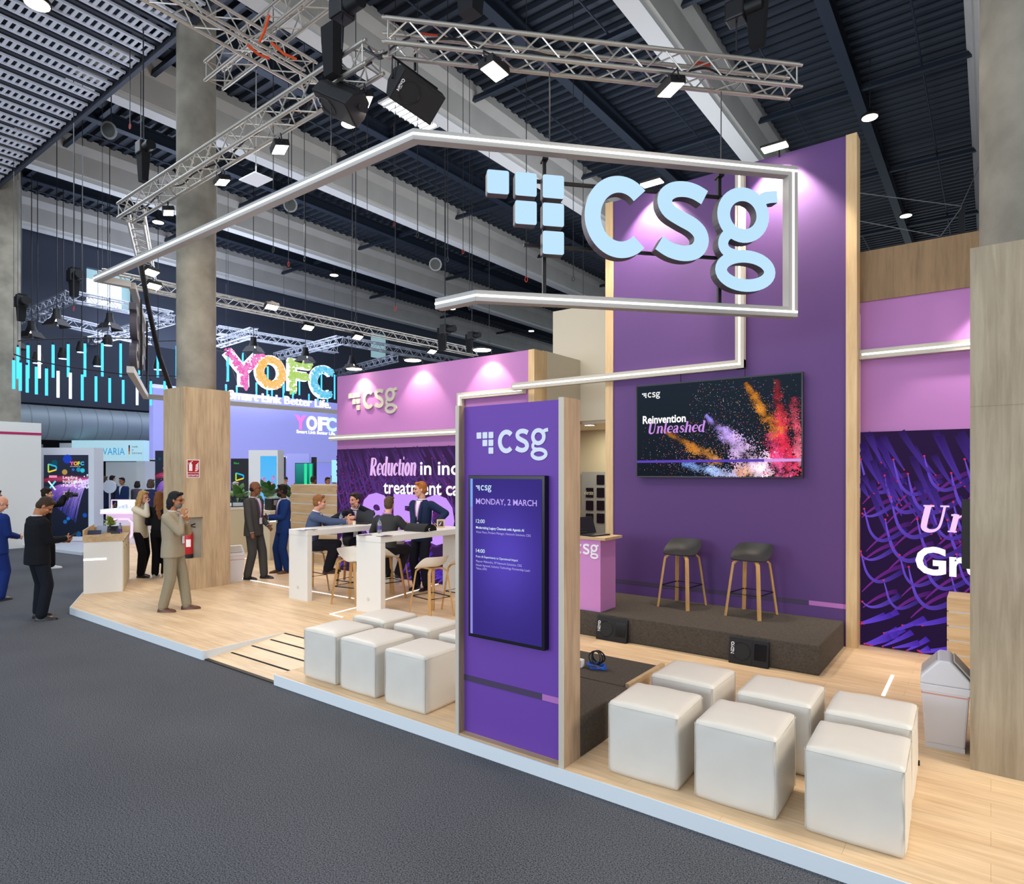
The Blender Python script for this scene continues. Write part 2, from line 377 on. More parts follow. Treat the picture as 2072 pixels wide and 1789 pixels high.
# end wall of the hall, navy, with its high windows
mb = MB(); yw = [(-6, 10.62), (12.4, 25.8), (27.2, 60)]
for a, c in yw: mb.box((-30.4, a, 4.86), (-30, c, 14))
for a, c in ((10.62, 12.4), (25.8, 27.2)): mb.box((-30.4, a, 10.66), (-30, c, 14)); mb.box((-30.4, a, 4.86), (-30, c, 9.1))
struct(mb, 'wall_left', mat('navy_end_wall', '3c4250', .8))
M_sky = mat('window_daylight', 'dff3ff', .3, emit='e9f8ff', es=2.2); M_skyt = mat('window_shade', 'a9c9cf', .4, emit='9cc4cc', es=.55)
for a, c, lit in ((10.62, 12.4, 1), (25.8, 27.2, 0)):
    mb = MB()
    if lit:
        mb.box((-30.3, a, 9.1), (-30.25, c - .35, 10.25), 0); mb.box((-30.3, c - .35, 9.1), (-30.25, c, 10.25), 1); mb.box((-30.3, a, 10.25), (-30.25, c, 10.66), 1)
    else: mb.box((-30.3, a, 9.1), (-30.25, c, 10.66), 1)
    struct(mb, 'window_1' if lit else 'window_2', [M_sky, M_skyt])
# the low hall beyond: dark slatted soffit and rear wall
mb = MB(); mb.box((-58, -10, 5.0), (-30.4, 60, 5.2)); struct(mb, 'ceiling_low', mat('low_soffit', '23252b', .8))
for i in range(16):
    mb = MB(); mb.box((-31.4 - i * .9, -8, 4.7), (-31.3 - i * .9, 30, 4.98)); struct(mb, 'soffit_slat', mat('soffit_slat', '4a4a4e', .6))
mb = MB(); mb.box((-58.2, -12, 0), (-58, 60, 5)); struct(mb, 'wall_far', mat('far_wall', '4b4c50', .8))
# round concrete columns
M_conc = mat('column_concrete', '8f897c', .85, noise=.24, nscale=2.6, bump=.25, bscale=30, spec=.2)
def column(x, y, r, z0, z1, name='column'):
    mb = MB(); mb.tube([(x, y, z0), (x, y, 5.2), (x, y, 5.21), (x, y, 7.7), (x, y, 7.71), (x, y, z1)], [r, r, r * .994, r, r * .994, r], 40)
    return struct(mb, name, M_conc, smooth=True, angle=50)
column(-11.47, 5.81, .325, .1, 11.6)
column(.33, 5.86, .4, .1, 11.6)
column(-22.5, 5.85, .42, 0, 11.6)
# perforated metal ceiling over the aisle
M_grid = mat('ceiling_slat_metal', 'e2e6f0', .5, .1); M_gridd = mat('ceiling_carrier', '3a3d47', .5, .3)
mb = MB(); mc = MB()
X = -26.5
while X < -7.5:
    # each slat: a ladder of cross bars between two rails
    for a, c in ((0, .05), (.31, .36)): mb.box((X + a, -3.5, 10.06), (X + c, 5.55, 10.1))
    y = -3.4
    while y < 5.5:
        mb.box((X + .05, y, 10.07), (X + .31, y + .055, 10.09)); y += .12
    mc.box((X + .42, -3.5, 10.1), (X + .5, 5.58, 10.22)); X += .62
struct(mb, 'ceiling_grid', M_grid)
for yy in (-1.2, 1.4, 4.0): mc.box((-26.5, yy, 10.22), (-7.5, yy + .06, 10.3))
mc.box((-26.6, 5.58, 10.0), (-7.4, 5.66, 10.3)); struct(mc, 'ceiling_carriers', M_gridd)
mb = MB(); mb.box((-26.6, -3.5, 11.2), (-7.4, 5.6, 11.25)); struct(mb, 'ceiling_void', mat('ceiling_void', '1d2029', .9))
# big round air duct under the end wall
mb = MB(); pts = [(-29.2, -6 + i * .55, 3.98) for i in range(38)]
t = thing('air_duct', 'fat round grey ventilation duct running under the navy end wall', 'duct', (-29.2, 5, 3.98))
mb.tube([(-29.2, -6, 4.05), (-29.2, 14.6, 4.05)], .66, 40); mb.build('duct_pipe', mat('duct_grey', '8e9aa0', .5, .3), t, smooth=True, angle=50)
mb = MB()
for p in pts: mb.tube([(p[0], p[1], 4.05), (p[0], p[1] + .03, 4.05)], .668, 40)
mb.build('seam', mat('duct_seam', '7d888e', .5, .3), t, smooth=True, angle=50)

# ================================================================= the stand: raised floor, ramp, walls
FZ = .1
out = [(-11.14, 3.73), (-7.2, 3.73), (-7.2, 4.78), (-5.79, 4.78), (-5.79, 3.73), (3.2, 3.73), (3.2, 14), (-20, 14), (-20, 8.1)]
mb = MB(); mb.prism(out, 0.004, FZ); struct(mb, 'floor_stand', M_oak)
mb = MB()
for a, c in zip(out, out[1:] + out[:1]):
    if (a[1] < 3.8 and c[1] < 3.8) or (a[0] == -7.2 and c[0] == -7.2) or a[0] == -20 and c[0] == -11.14:
        d = V((c[0] - a[0], c[1] - a[1], 0)).normalized(); n = V((d.y, -d.x, 0)) * .006
        mb.bar(V((*a, .052)) + n, V((*c, .052)) + n, .012, .104)
struct(mb, 'trim_1', M_edge)
mb = MB(); mb.add([(-7.2, 3.78, .012), (-5.79, 3.78, .012), (-5.79, 4.78, FZ), (-7.2, 4.78, FZ), (-7.2, 3.78, 0), (-5.79, 3.78, 0), (-5.79, 4.78, 0), (-7.2, 4.78, 0)],
                  [(0, 1, 2, 3), (7, 6, 5, 4), (0, 4, 5, 1), (1, 5, 6, 2), (2, 6, 7, 3), (3, 7, 4, 0)])
struct(mb, 'ramp', wood('oak_ramp', 'f3d8b2', 'd8b890', 'x', .8, .42))
M_grip = mat('grip_tape', '141414', .9)
for k, yy in enumerate((4.02, 4.28, 4.53, 4.765)):
    z = .012 + (yy - 3.78) * .088; mb = MB(); mb.box((-7.12 if k < 3 else -7.2, yy - .012, z - .004), (-5.86, yy + .012, z + .004)); solo(mb, 'grip_strip', M_grip, ['lowest black grip strip across the small wooden ramp, next to the carpet', 'second black grip strip up from the carpet on the wooden ramp', 'third black grip strip up from the carpet on the wooden ramp', 'topmost black grip strip at the head of the wooden ramp'][k], 'grip strip', 'grip strips on the ramp')
mb = MB(); mb.box((-7.2, 3.735, 0), (-5.79, 3.78, .012)); struct(mb, 'trim_2', mat('ramp_sill', '3a352c', .6, .4))
# inlaid light lines in the floor
def floor_line(pts, lab):
    mb = MB()
    for a, c in zip(pts, pts[1:]): mb.bar((*a, FZ + .002), (*c, FZ + .002), .028, .006)
    solo(mb, 'floor_light_line', M_led, lab, 'light line', 'light lines in the floor')
def g2(x, y): p = atz(x, y, FZ); return (p.x, p.y)
floor_line([g2(693, 1249), g2(668, 1243), g2(752, 1222), g2(836, 1197), g2(905, 1176)], 'bright light line in the floor turning a corner beside the white poufs and bar table')
floor_line([g2(486, 1170), g2(581, 1188), g2(720, 1212)], 'long light line in the floor running under the far bar table')
floor_line([g2(493, 1131), g2(560, 1122)], 'short light line in the floor behind the two standing suited men')
floor_line([g2(1787, 1408), g2(1806, 1367)], 'short white light line in the floor beside the trash bin')

# purple stage wall with oak posts
mb = MB(); mb.box((-4.41, 8.345, FZ), (-1.35, 8.53, 6.09)); w = struct(mb, 'wall_back', M_purple)
mb = MB(); mb.box((-4.526, 8.325, FZ), (-4.405, 8.55, 6.09)); struct(mb, 'trim_3', M_oakl)
mb = MB(); mb.box((-1.358, 8.325, FZ), (-1.243, 8.55, 6.09)); struct(mb, 'trim_4', M_oakl)
mb = MB(); mb.box((-4.405, 8.341, .54), (-1.762, 8.346, .595)); struct(mb, 'trim_5', M_darkstripe)
mb = MB(); mb.box((-1.762, 8.341, .54), (-1.358, 8.346, .595)); struct(mb, 'trim_6', M_pinkstripe)
# pink rear walls left and right of it, LED walls below them
mb = MB(); mb.box((-11.0, 8.55, FZ), (-6.06, 8.75, 4.15)); struct(mb, 'wall_back_left', M_pink)
mb = MB(); mb.box((-6.06, 8.53, FZ), (-5.94, 8.8, 4.15)); struct(mb, 'trim_7', M_oakl)
mb = MB(); mb.box((-1.243, 8.56, FZ), (2.5, 8.75, 4.16)); struct(mb, 'wall_back_right', M_pink)
mb = MB(); mb.box((-1.243, 8.54, 4.16), (2.5, 8.75, 4.755)); struct(mb, 'trim_8', M_oakd)
# store room behind the opening
mb = MB(); mb.box((-6.05, 8.8, FZ), (-5.94, 8.9, 4.16)); struct(mb, 'trim_9', M_oakl)
mb = MB(); mb.box((-6.05, 8.9, FZ), (-5.95, 10.0, 4.17)); struct(mb, 'wall_store_left', M_cream)
mb = MB(); mb.box((-6.54, 10.0, 3.07), (-2.9, 10.1, 5.14)); mb.box((-6.54, 10.1, 3.07), (-6.44, 12.5, 5.14)); struct(mb, 'wall_store_front', M_cream)
mb = MB(); mb.box((-7.5, 10.1, 3.02), (-2.9, 12, 3.07)); struct(mb, 'ceiling_store', M_cream)
mb = MB(); mb.box((-8.5, 11.7, FZ), (-2.9, 11.8, 3.02)); struct(mb, 'wall_store_back', mat('olive_wall', 'b3ad8f', .7))
t = thing('ceiling_downlight', 'small round downlight lit in the cream store room soffit', 'lamp', (*atz(1193, 859, 3.02)[:2], 3.02)); p = t.location
mb = MB(); mb.lathe([(.09, 3.005), (.09, 3.02)], 20, Matrix.Translation((p.x, p.y, 0))); mb.build('lens', M_lamp, t)
mb = MB(); mb.tube([(p.x + .1 * math.cos(a * .35), p.y + .1 * math.sin(a * .35), 3.012) for a in range(18)], .012, 6, closed=True); mb.build('ring', M_white, t)
# grey door with stepped dark panes
mb = MB(); a = aty(1178, 955, 11.66).x; c = aty(1178, 955, 11.66).z; mb.box((a, 11.63, FZ), (a + 1.0, 11.69, c)); dr = struct(mb, 'door_1', mat('grey_door', '8b908a', .6))
mb = MB(); fr = FR((0, 11.625, 0), XA)
for x, y in ((1215, 971), (1193, 997), (1215, 997), (1193, 1023), (1215, 1023), (1193, 1049), (1215, 1049), (1193, 1074), (1236, 971), (1236, 997), (1236, 1023)):
    q = aty(x, y, 11.62); mb.prism([(q.x + sx * .075 + .015 * math.cos(R(t_)), q.z + sy * .085 + .015 * math.sin(R(t_))) for sx, sy, t0 in ((1, 1, 0), (-1, 1, 90), (-1, -1, 180), (1, -1, 270)) for t_ in (t0, t0 + 45, t0 + 90)], 0, .006, fr)
mb.build('pane', M_glass, dr)
mb = MB(); q = aty(1182, 1001, 11.6); mb.text('elerate', .13, FR((q.x, 11.61, q.z), XA), width=.21); mb.build('lettering', mat('door_lettering', 'cfd2b9', .6), dr)
# column claddings
mb = MB(); x0, x1, y0, y1 = -11.83, -11.095, 5.4, 6.24; zt = 3.62
n0 = atx(411, 1128, x1); n1 = atx(411, 1046, x1); ny = n0.y; nz0, nz1 = n0.z, n1.z
mb.box((x0, y0, FZ), (x1, y1, nz0)); mb.box((x0, y0, nz1), (x1, y1, zt)); mb.box((x0, y0, nz0), (x1 - .26, y1, nz1)); mb.box((x1 - .26, ny, nz0), (x1, y1, nz1))
struct(mb, 'column_cladding', M_oakv)
mb = MB(); mb.box((-.115, 5.416, FZ), (.85, 6.3, 3.69)); mb.box((-.116, 5.414, 2.6), (.851, 5.416, 2.604)); struct(mb, 'column_cladding', M_oakg)
mb = MB(); mb.box((-23.3, 5.1, 0), (-21.9, 6.6, 3.55)); mb.box((-23.31, 5.09, 3.2), (-21.89, 6.61, 3.27), 1); struct(mb, 'column_cladding', [M_white, mat('magenta_line', 'b5205f', .5)])

# ================================================================= light tracks on the walls
def track(name, segs, Y, label, fw=.11, dep=.085):
    """segs: corner points (x, z) along the wall; a pale profile with a bright line down its middle"""
    t = thing(name, label, 'light track', (segs[0][0], Y, segs[0][1]))
    mb = MB(); ml = MB()
    for i, (a, c) in enumerate(zip(segs, segs[1:])):
        d = V((c[0] - a[0], 0, c[1] - a[1])).normalized(); e = .5 * fw
        p = V((a[0], Y, a[1])) - d * (e if i else 0); q = V((c[0], Y, c[1])) + d * (e if i < len(segs) - 2 else 0)
        n = d.cross(YA); bk = YA * dep / 2
        bk = bk - YA * (i * .0012); mb.bar(p + bk, q + bk, fw, dep, YA)
        ml.bar(V((a[0], Y - .004 - i * .0014, a[1])) - d * (.011 if i else -.03), V((c[0], Y - .004 - i * .0014, c[1])) + d * .011, .022, .006, YA)
    mb.build('profile', M_track, t); ml.build('light_strip', M_led, t, label='bright white light line'); return t
track('light_track', [(-6.19, 3.525), (-2.56, 3.525), (-2.56, 5.96)], 8.24, 'pale light track running over the store room gap and up the purple wall')
track('light_track', [(-6.1, 3.485), (-7.49, 3.485), (-7.49, 2.86), (-11.12, 2.86)], 8.44, 'stepped pale light track across the pink wall on the left, below the logo')
track('light_track', [(-1.24, 3.525), (1.6, 3.525)], 8.45, 'straight pale light track on the pink wall right of the purple wall')
# logo on the pink wall
t = thing('wall_logo', 'cream raised csg logo with six squares on the pink wall', 'logo', (-10.6, 8.55, 3.45)); a = aty(705, 797, 8.52); fr = FR((a.x, 8.55, 3.765), XA)
mb = MB(); csg(mb, fr, .128, 0, .035, True, ''); mb.build('squares', M_track, t)
for l in 'csg': mb = MB(); csg(mb, fr, .128, 0, .035, False, l); mb.build('letter', M_track, t)
# ================================================================= pictures shown on the lit screens
def mixc(a, b, t): return tuple(x + (y - x) * t for x, y in zip(a, b))
class Art(MB):
    """a lit picture: coloured shapes lying on the screen, layer above layer"""
    def z(s, l): return l * 3e-5
    def rect(s, x0, y0, x1, y1, c, l=0, c2=None, M=None):
        n = len(s.v); s.add([(x0, y0, s.z(l)), (x1, y0, s.z(l)), (x1, y1, s.z(l)), (x0, y1, s.z(l))], [(0, 1, 2, 3)], M=M, col=c)
        if c2: s.c[n + 2] = s.c[n + 3] = c2
    def disc(s, x, y, r, c, l=1, n=6, M=None, e=1.):
        a0 = random.random() * 6; s.add([(x + r * math.cos(a0 + 6.2832 * i / n), y + e * r * math.sin(a0 + 6.2832 * i / n), s.z(l)) for i in range(n)], [tuple(range(n))], M=M, col=c)
    def ribbon(s, pts, w, cols, l=1, M=None):
        k = len(pts); n0 = len(s.v); vs = []
        for i, p in enumerate(pts):
            a = pts[max(i - 1, 0)]; b = pts[min(i + 1, k - 1)]; dx, dy = b[0] - a[0], b[1] - a[1]; q = math.hypot(dx, dy) or 1
            nx, ny = -dy / q * w[i] / 2, dx / q * w[i] / 2; vs += [(p[0] + nx, p[1] + ny, s.z(l)), (p[0] - nx, p[1] - ny, s.z(l))]
        s.add(vs, [(2 * i, 2 * i + 1, 2 * i + 3, 2 * i + 2) for i in range(k - 1)], M=M, col=cols[0])
        for i in range(k): s.c[n0 + 2 * i] = s.c[n0 + 2 * i + 1] = cols[i]
        return s
    def word(s, body, size, M, x, y, c, l=12, **k):
        n0 = len(s.v); s.text(body, size, M, x, y, s.z(l), col=lin(c), **k)
SER = {  # bold slanted serif letters: pen lines (points, widths) in a box one x-height tall
 'U': (1.5, [([(.25, 1.42), (.25, .5), (.32, .15), (.62, .02), (.95, .12), (1.08, .45), (1.08, 1.42)], (.3, .3, .28, .2, .13, .12, .12)), ([(.0, 1.42), (.55, 1.42)], .09), ([(.85, 1.42), (1.3, 1.42)], .09)]),
 'R': (1.45, [([(.28, 0), (.28, 1.42)], .3), ([(.05, 1.38), (.75, 1.38), (1.02, 1.2), (1.02, .95), (.78, .75), (.4, .72)], (.1, .1, .22, .26, .14, .1)), ([(.6, .72), (.85, .35), (1.1, .05), (1.35, .04)], (.16, .3, .2, .1)), ([(.0, .04), (.58, .04)], .09)]),
 'n': (1.2, [([(.25, 0), (.25, 1.0)], .26), ([(.0, .94), (.3, .96)], .1), ([(.3, .72), (.55, .94), (.8, .92), (.88, .7), (.88, .12), (1.12, .06)], (.08, .1, .2, .26, .25, .09)), ([(.02, .04), (.46, .04)], .08)]),
 'l': (.62, [([(.26, 1.5), (.26, .12), (.52, .06)], (.26, .25, .09)), ([(.0, 1.46), (.3, 1.48)], .1)]),
 'e': (1.0, [([(.1, .52), (.85, .52), (.84, .78), (.62, .96), (.34, .88), (.16, .6), (.2, .28), (.45, .06), (.85, .18)], (.08, .08, .14, .1, .18, .28, .27, .16, .07))]),
 'a': (1.1, [([(.15, .78), (.35, .95), (.62, .93), (.74, .72), (.74, .14), (1.0, .06)], (.16, .1, .16, .26, .25, .09)), ([(.74, .58), (.4, .5), (.18, .3), (.3, .08), (.55, .08), (.74, .26)], (.1, .14, .24, .2, .1, .08))]),
 's': (.92, [([(.76, .72), (.6, .93), (.34, .9), (.2, .72), (.4, .54), (.64, .42), (.74, .24), (.55, .06), (.3, .06), (.1, .28)], (.08, .09, .12, .2, .25, .25, .2, .11, .09, .1))]),
 'h': (1.2, [([(.25, 0), (.25, 1.5)], .26), ([(.0, 1.46), (.3, 1.48)], .1), ([(.3, .72), (.55, .94), (.8, .92), (.88, .7), (.88, .12), (1.12, .06)], (.08, .1, .2, .26, .25, .09)), ([(.02, .04), (.46, .04)], .08)]),
 'd': (1.2, [([(.86, 1.5), (.86, .12), (1.12, .06)], (.26, .25, .09)), ([(.6, 1.46), (.88, 1.48)], .1), ([(.82, .8), (.55, .95), (.26, .8), (.17, .5), (.28, .16), (.55, .05), (.82, .25)], (.08, .1, .2, .27, .22, .1, .08))]),
 'u': (1.2, [([(.0, .95), (.24, .96)], .1), ([(.24, 1.0), (.24, .3), (.42, .07), (.66, .1), (.85, .32)], (.26, .26, .18, .1, .08)), ([(.87, 1.0), (.87, .12), (1.12, .06)], (.26, .25, .09)), ([(.62, .95), (.87, .96)], .1)]),
 'c': (.95, [([(.8, .74), (.6, .94), (.32, .86), (.17, .52), (.27, .17), (.52, .06), (.82, .24)], (.22, .1, .2, .28, .22, .12, .07))]),
 't': (.72, [([(.3, 1.28), (.3, .3), (.42, .08), (.66, .16)], (.2, .26, .18, .07)), ([(.02, .95), (.62, .95)], .09)]),
 'i': (.62, [([(.26, 1.0), (.26, .12), (.52, .06)], (.26, .25, .09)), ([(.0, .95), (.28, .96)], .1), ([(.16, 1.36), (.36, 1.36)], .22)]),
 'o': (1.1, [([(.5 + .34 * math.cos(R(a)), .5 + .44 * math.sin(R(a))) for a in range(0, 361, 20)], tuple(.17 + .09 * abs(math.cos(R(a))) for a in range(0, 361, 20)))]),
 'r': (.85, [([(.25, 0), (.25, 1.0)], .26), ([(.0, .94), (.3, .96)], .1), ([(.3, .68), (.5, .92), (.72, .88)], (.08, .12, .24)), ([(.02, .04), (.46, .04)], .08)])}
def serif(mb, word, x, y, w, xh, M, c=None, l=12, slant=.22, z0=None, z1=None, mi=0):
    """a word in slanted serif letters, w wide"""
    tot = sum(SER[ch][0] for ch in word); k = w / (tot * xh); px = 0
    for ch in word:
        for pts, ww in SER[ch][1]:
            ww = ww if isinstance(ww, tuple) else (ww,) * len(pts); m = len(pts)
            if m > 2: 
                fine = smooth_path(pts, 4); wf = []
                for i in range(m - 1): wf += [ww[i] + (ww[i + 1] - ww[i]) * j / 4 for j in range(4)]
                wf.append(ww[-1])
            else: fine, wf = pts, list(ww)
            P = [(x + ((px + p[0] + slant * p[1]) * xh) * k, y + p[1] * xh) for p in fine]; Wd = [a * xh for a in wf]
            if c: mb.ribbon(P, Wd, [lin(c)] * len(P), l, M)
            else: mb.stroke(P, Wd, z0, z1, M, mi)
        px += SER[ch][0]
def strands(a, M, w, h, dim=1., seed=1, hues=('21123a', '24134a', '5a36b4', '2a1766', '7a55e6')):
    """dark violet field of curling stalks with red tips"""
    rnd = random.Random(seed); bgc = [x * dim for x in lin(hues[0])]; a.rect(0, 0, w, h, [x * .8 for x in bgc], 0, bgc, M=M)
    def put(pts, wd, c0, c1, l):
        pts = [p for p in pts if 0 <= p[0] <= w and 0 <= p[1] <= h]
        if len(pts) < 3: return None
        k = len(pts); a.ribbon(pts, [wd * (1 - i / (k - .5)) ** .8 + .004 for i in range(k)], [mixc([x * dim for x in lin(c0)], [x * dim for x in lin(c1)], (i / (k - 1)) ** .8) for i in range(k)], l, M)
        return pts[-1]
    for i in range(int(w * 34)):     # long straight stalks fanning from the top
        x = rnd.uniform(-.4, w); y = h * rnd.uniform(.75, 1.12); L_ = rnd.uniform(.35, .8); an = -1.25 + .35 * (x / max(w, 1)) + rnd.uniform(-.12, .12)
        e = put([(x + math.cos(an) * L_ * t / 9 + .05 * (t / 9) ** 2, y + math.sin(an) * L_ * t / 9) for t in range(10)], .07, hues[1], hues[2], 2 + i % 4)
        if e and rnd.random() < .7: a.disc(*e, .009, [x * dim for x in lin('c02a58')], 8, 8, M)
    for r in range(6):               # rows of hooked stalks
        for i in range(int(w * 3.6) + 2):
            x = i * .3 + rnd.uniform(-.06, .06) + (r % 2) * .12 - .05; y = h * (.2 + .105 * r) + rnd.uniform(-.04, .04) + .04 * i * (.5 - (r % 2) * .3); s_ = rnd.uniform(.8, 1.25)
            tail = smooth_path([(x + .42 * s_, y + .14 * s_), (x + .26 * s_, y + .02 * s_), (x + .14 * s_, y - .01), (x + .05 * s_, y + .08 * s_), (x + .005, y + .24 * s_), (x - .02, y + .36 * s_)], 5)
            e = put(tail, .05 * s_, hues[3], hues[4], 3 + (i + r) % 5)
            if e: a.disc(*e, .012, [q * dim for q in lin('d23060')], 9, 8, M)
            e = put([(x + .45 - t * .05, y + .2 - t * .012 - .003 * t * t) for t in range(10)], .05, '3a1a5e', '7a2a90', 2)
    for i in range(int(w * 16)):     # low stalks sweeping up to the right
        x = rnd.uniform(-.2, w); y = rnd.uniform(-.1, .12) * h; an = rnd.uniform(.35, .8)
        e = put([(x + math.cos(an) * .5 * (9 - t) / 9, y + math.sin(an) * .4 * (9 - t) / 9 + .02 * (t - 4) ** 2 / 25) for t in range(10)], .06, '43269c', '6a48d8', 2 + i % 4)
        if e: a.disc(*e, .01, [q * dim for q in lin('d23060')], 9, 8, M)
def powder(a, M, base, tip, w0, w1, cols, n, r0=.0125, r1=.0035, l0=2, bright=1.):
    """a burst of dust: grains thrown along a jet, lumpy like smoke, thinning towards its tip"""
    sd = random.uniform(0, 90); dx, dy = tip[0] - base[0], tip[1] - base[1]; L_ = math.hypot(dx, dy); nx, ny = -dy / L_, dx / L_; k_ = 0
    while k_ < n:
        k_ += 1; t = random.random() ** .85 * 1.04; s_ = random.gauss(0, 1); w = w0 + (w1 - w0) * t
        x = base[0] + dx * t + nx * s_ * w; y = base[1] + dy * t + ny * s_ * w
        q = noise.fractal(V((x * 5 + sd, y * 5, sd)), .9, 2.1, 4); q2 = noise.noise(V((x * 14, y * 14 + sd, 3)))
        if 1.15 - abs(s_) * .7 + 1.2 * q < random.random() * 1.1: 
            if random.random() > .12: continue
        if not (a.W0 < x < a.W1 and a.H0 < y < a.H1): continue
        k = min(t, 1) * (len(cols) - 1); j = min(int(k), len(cols) - 2); c = mixc(lin(cols[j]), lin(cols[j + 1]), k - j); f = max(.1, .62 + .75 * q + .35 * q2 + .25 * random.random() - abs(s_) * .12) * bright
        a.disc(x, y, (r0 + (r1 - r0) * min(t, 1)) * random.uniform(.35, 1.1), tuple(min(1, u * f) for u in c), l0 + random.randint(0, 7), 5, M)

# ---------------------------------------------------------------- LED walls
def led(name, x0, x1, z0, z1, Y, label, dim, seed, writer, **kw):
    t = thing(name, label, 'screen', ((x0 + x1) / 2, Y, z0)); mb = MB(); mb.box((x0, Y + .001, z0), (x1, Y + .03, z1)); mb.build('cabinet', M_black, t)
    a = Art(); M = FR((x0, Y, z0), XA); strands(a, M, x1 - x0, z1 - z0, dim, seed, **kw); writer(a, M); a.build('display', M_scr, t); return t
def wl(a, M):
    serif(a, 'Reduction', 1.03, 2.07 - .1, 1.3, .245, M, 'e3b4ee'); a.word('in incorrect', .36, M, 2.44, 1.99, 'ffffff', bold=.006, width=2.15)
    a.word('treatment cases', .36, M, 1.43, 1.62, 'ffffff', bold=.006, width=2.45)
    a.word('950', 1.15, M, .8, .77, 'c493f2', bold=.06, width=2.5)
led('led_wall', -10.98, -6.07, FZ + .01, 2.62, 8.53, 'wide violet screen wall behind the bar tables, reading Reduction in inco', .8, 3, wl, hues=('3c2450', '412655', '5c3a8c', '45285e', '6a3f9c'))
def wr(a, M):
    serif(a, 'Un', .57, 1.485 - .11, .5, .2, M, 'f0c6f2'); a.word('Grow', .42, M, .55, .9, 'ffffff', bold=.014, width=1.02)
led('led_wall', -1.235, 2.3, FZ + .01, 2.62, 8.535, 'violet screen wall of curling stalks right of the purple wall', .85, 5, wr, hues=('2a173f', '2c1850', '4f34a0', '2c1a60', '7352dc'))

# ---------------------------------------------------------------- big television on the purple wall
t = thing('television', 'large wall television showing bursts of coloured powder and Reinvention Unleashed', 'television', (-2.9, 8.25, 2.7))
x0, x1, z0, z1 = -4.0, -1.81, 2.075, 3.36
mb = MB(); mb.box((x0, 8.25, z0), (x1, 8.3, z1)); mb.box((x0 + .5, 8.29, z0 + .4), (x1 - .5, 8.34, z1 - .4)); mb.build('bezel', M_screenbezel, t)
a = Art(); M = FR((x0 + .018, 8.248, z0 + .018), XA); w, h = x1 - x0 - .036, z1 - z0 - .036; a.W0, a.W1, a.H0, a.H1 = 0, w, 0, h
a.rect(0, 0, w, h, lin('10161f'), 0, lin('18232e'), M=M)
def U(u, v): return (u * w, v * h)
powder(a, M, U(.56, .12), U(.18, .5), .075, .012, ['d09048', 'b8742a', '8a5218'], 3600)
powder(a, M, U(.88, .4), U(.7, .93), .085, .018, ['e88a3a', 'd98a2c', '9a5c18'], 3800)
powder(a, M, U(.92, .0), U(.87, .92), .13, .03, ['f0406a', 'e8304e', 'c83844', '802430'], 7000)
powder(a, M, U(1.0, .1), U(.96, .75), .06, .04, ['ff8aa8', 'e05a70', 'a03040'], 2600)
powder(a, M, U(.82, -.02), U(.47, .62), .16, .02, ['ffe4f0', 'f0ccf8', 'c8a8f8', '8a80e0'], 9000)
powder(a, M, U(.7, -.05), U(.32, .14), .1, .035, ['f0d8ff', 'a8c4fa', '6a90d8'], 3600)
powder(a, M, U(.9, -.02), U(.84, .42), .09, .06, ['ff7ab4', 'ff5090', 'f04878'], 4200, bright=1.1)
powder(a, M, U(.64, .0), U(.78, .12), .06, .06, ['e8a080', 'f8c8b0'], 1200)
for i in range(1700):
    c = random.choice(['9ac8ff', 'ffffff', 'c8a0ff', 'ff9090', 'f0b060', 'ff6a8a']); u = random.betavariate(2.2, 1.5); v = random.betavariate(1.4, 1.6) * (1.0 if u > .35 else .55)
    a.disc(u * w, v * h, random.uniform(.0015, .0048), tuple(q * random.uniform(.3, 1) for q in lin(c)), 9, 5, M)
a.rect(0, .147 * h, .8 * w, .174 * h, lin('5a3fae'), 10, M=M); a.rect(.8 * w, .147 * h, w, .174 * h, lin('c79be0'), 10, M=M)
a.word('Reinvention', .15, M, .04 * w, .585 * h, 'ffffff', bold=.004, width=.29 * w); serif(a, 'Unleashed', .075 * w, .475 * h - .006, .375 * w, .098, M, 'c68ae0')
k = Art(); csg(k, M @ Matrix.Translation((.035 * w, .925 * h, 0)), .024, 11.5 * 3e-5, 12 * 3e-5); a.add(k.v, k.f, col=lin('f4f4f4'))
a.build('display', M_scr, t)
for x in (-3.35, -2.5): mb = MB(); mb.cyl((x, 8.27, z1), (x, 8.27, z1 + .12), .006, 6); mb.build('antenna', M_black, t)

# ---------------------------------------------------------------- purple totem with the programme screen
t = thing('info_totem', 'tall purple and oak totem with an upright programme screen at the carpet edge', 'totem', (-2.85, 3.85, FZ))
mb = MB(); mb.box((-3.32, 3.805, FZ + .012), (-2.395, 3.9, 2.66)); mb.build('panel', M_purple2, t)
for a_, b_ in ((-3.352, -3.319), (-2.396, -2.357)):
    mb = MB(); mb.box((a_, 3.742, FZ), (b_, 3.958, 2.667)); o = mb.build('side_board', wood('oak_totem', 'b39a80', '8d7763', 'z', .9), t)
    mb = MB(); mb.box((a_, 3.734, FZ), (b_, 3.742, 2.667)); mb.build('edging', M_frameedge, o)
mb = MB(); mb.box((-3.319, 3.742, FZ), (-2.396, 3.805, FZ + .014)); mb.build('sill', M_oakx, t)
mb = MB(); mb.box((-3.32, 3.8, .512), (-2.577, 3.806, .556)); mb.build('stripe', M_darkstripe, t); mb = MB(); mb.box((-2.577, 3.8, .512), (-2.396, 3.806, .556)); mb.build('stripe', M_pinkstripe, t)
fr = FR((-3.19, 3.805, 2.455), XA); mb = MB(); csg(mb, fr, .0592, 0, .006); mb.build('logo', mat('totem_logo', 'dfe3ee', .5), t)
t = thing('display_screen', 'upright black screen on the totem listing the programme for Monday 2 March', 'screen', (-2.87, 3.77, 1.5))
x0, x1, z0, z1 = -3.228, -2.52, .884, 2.124
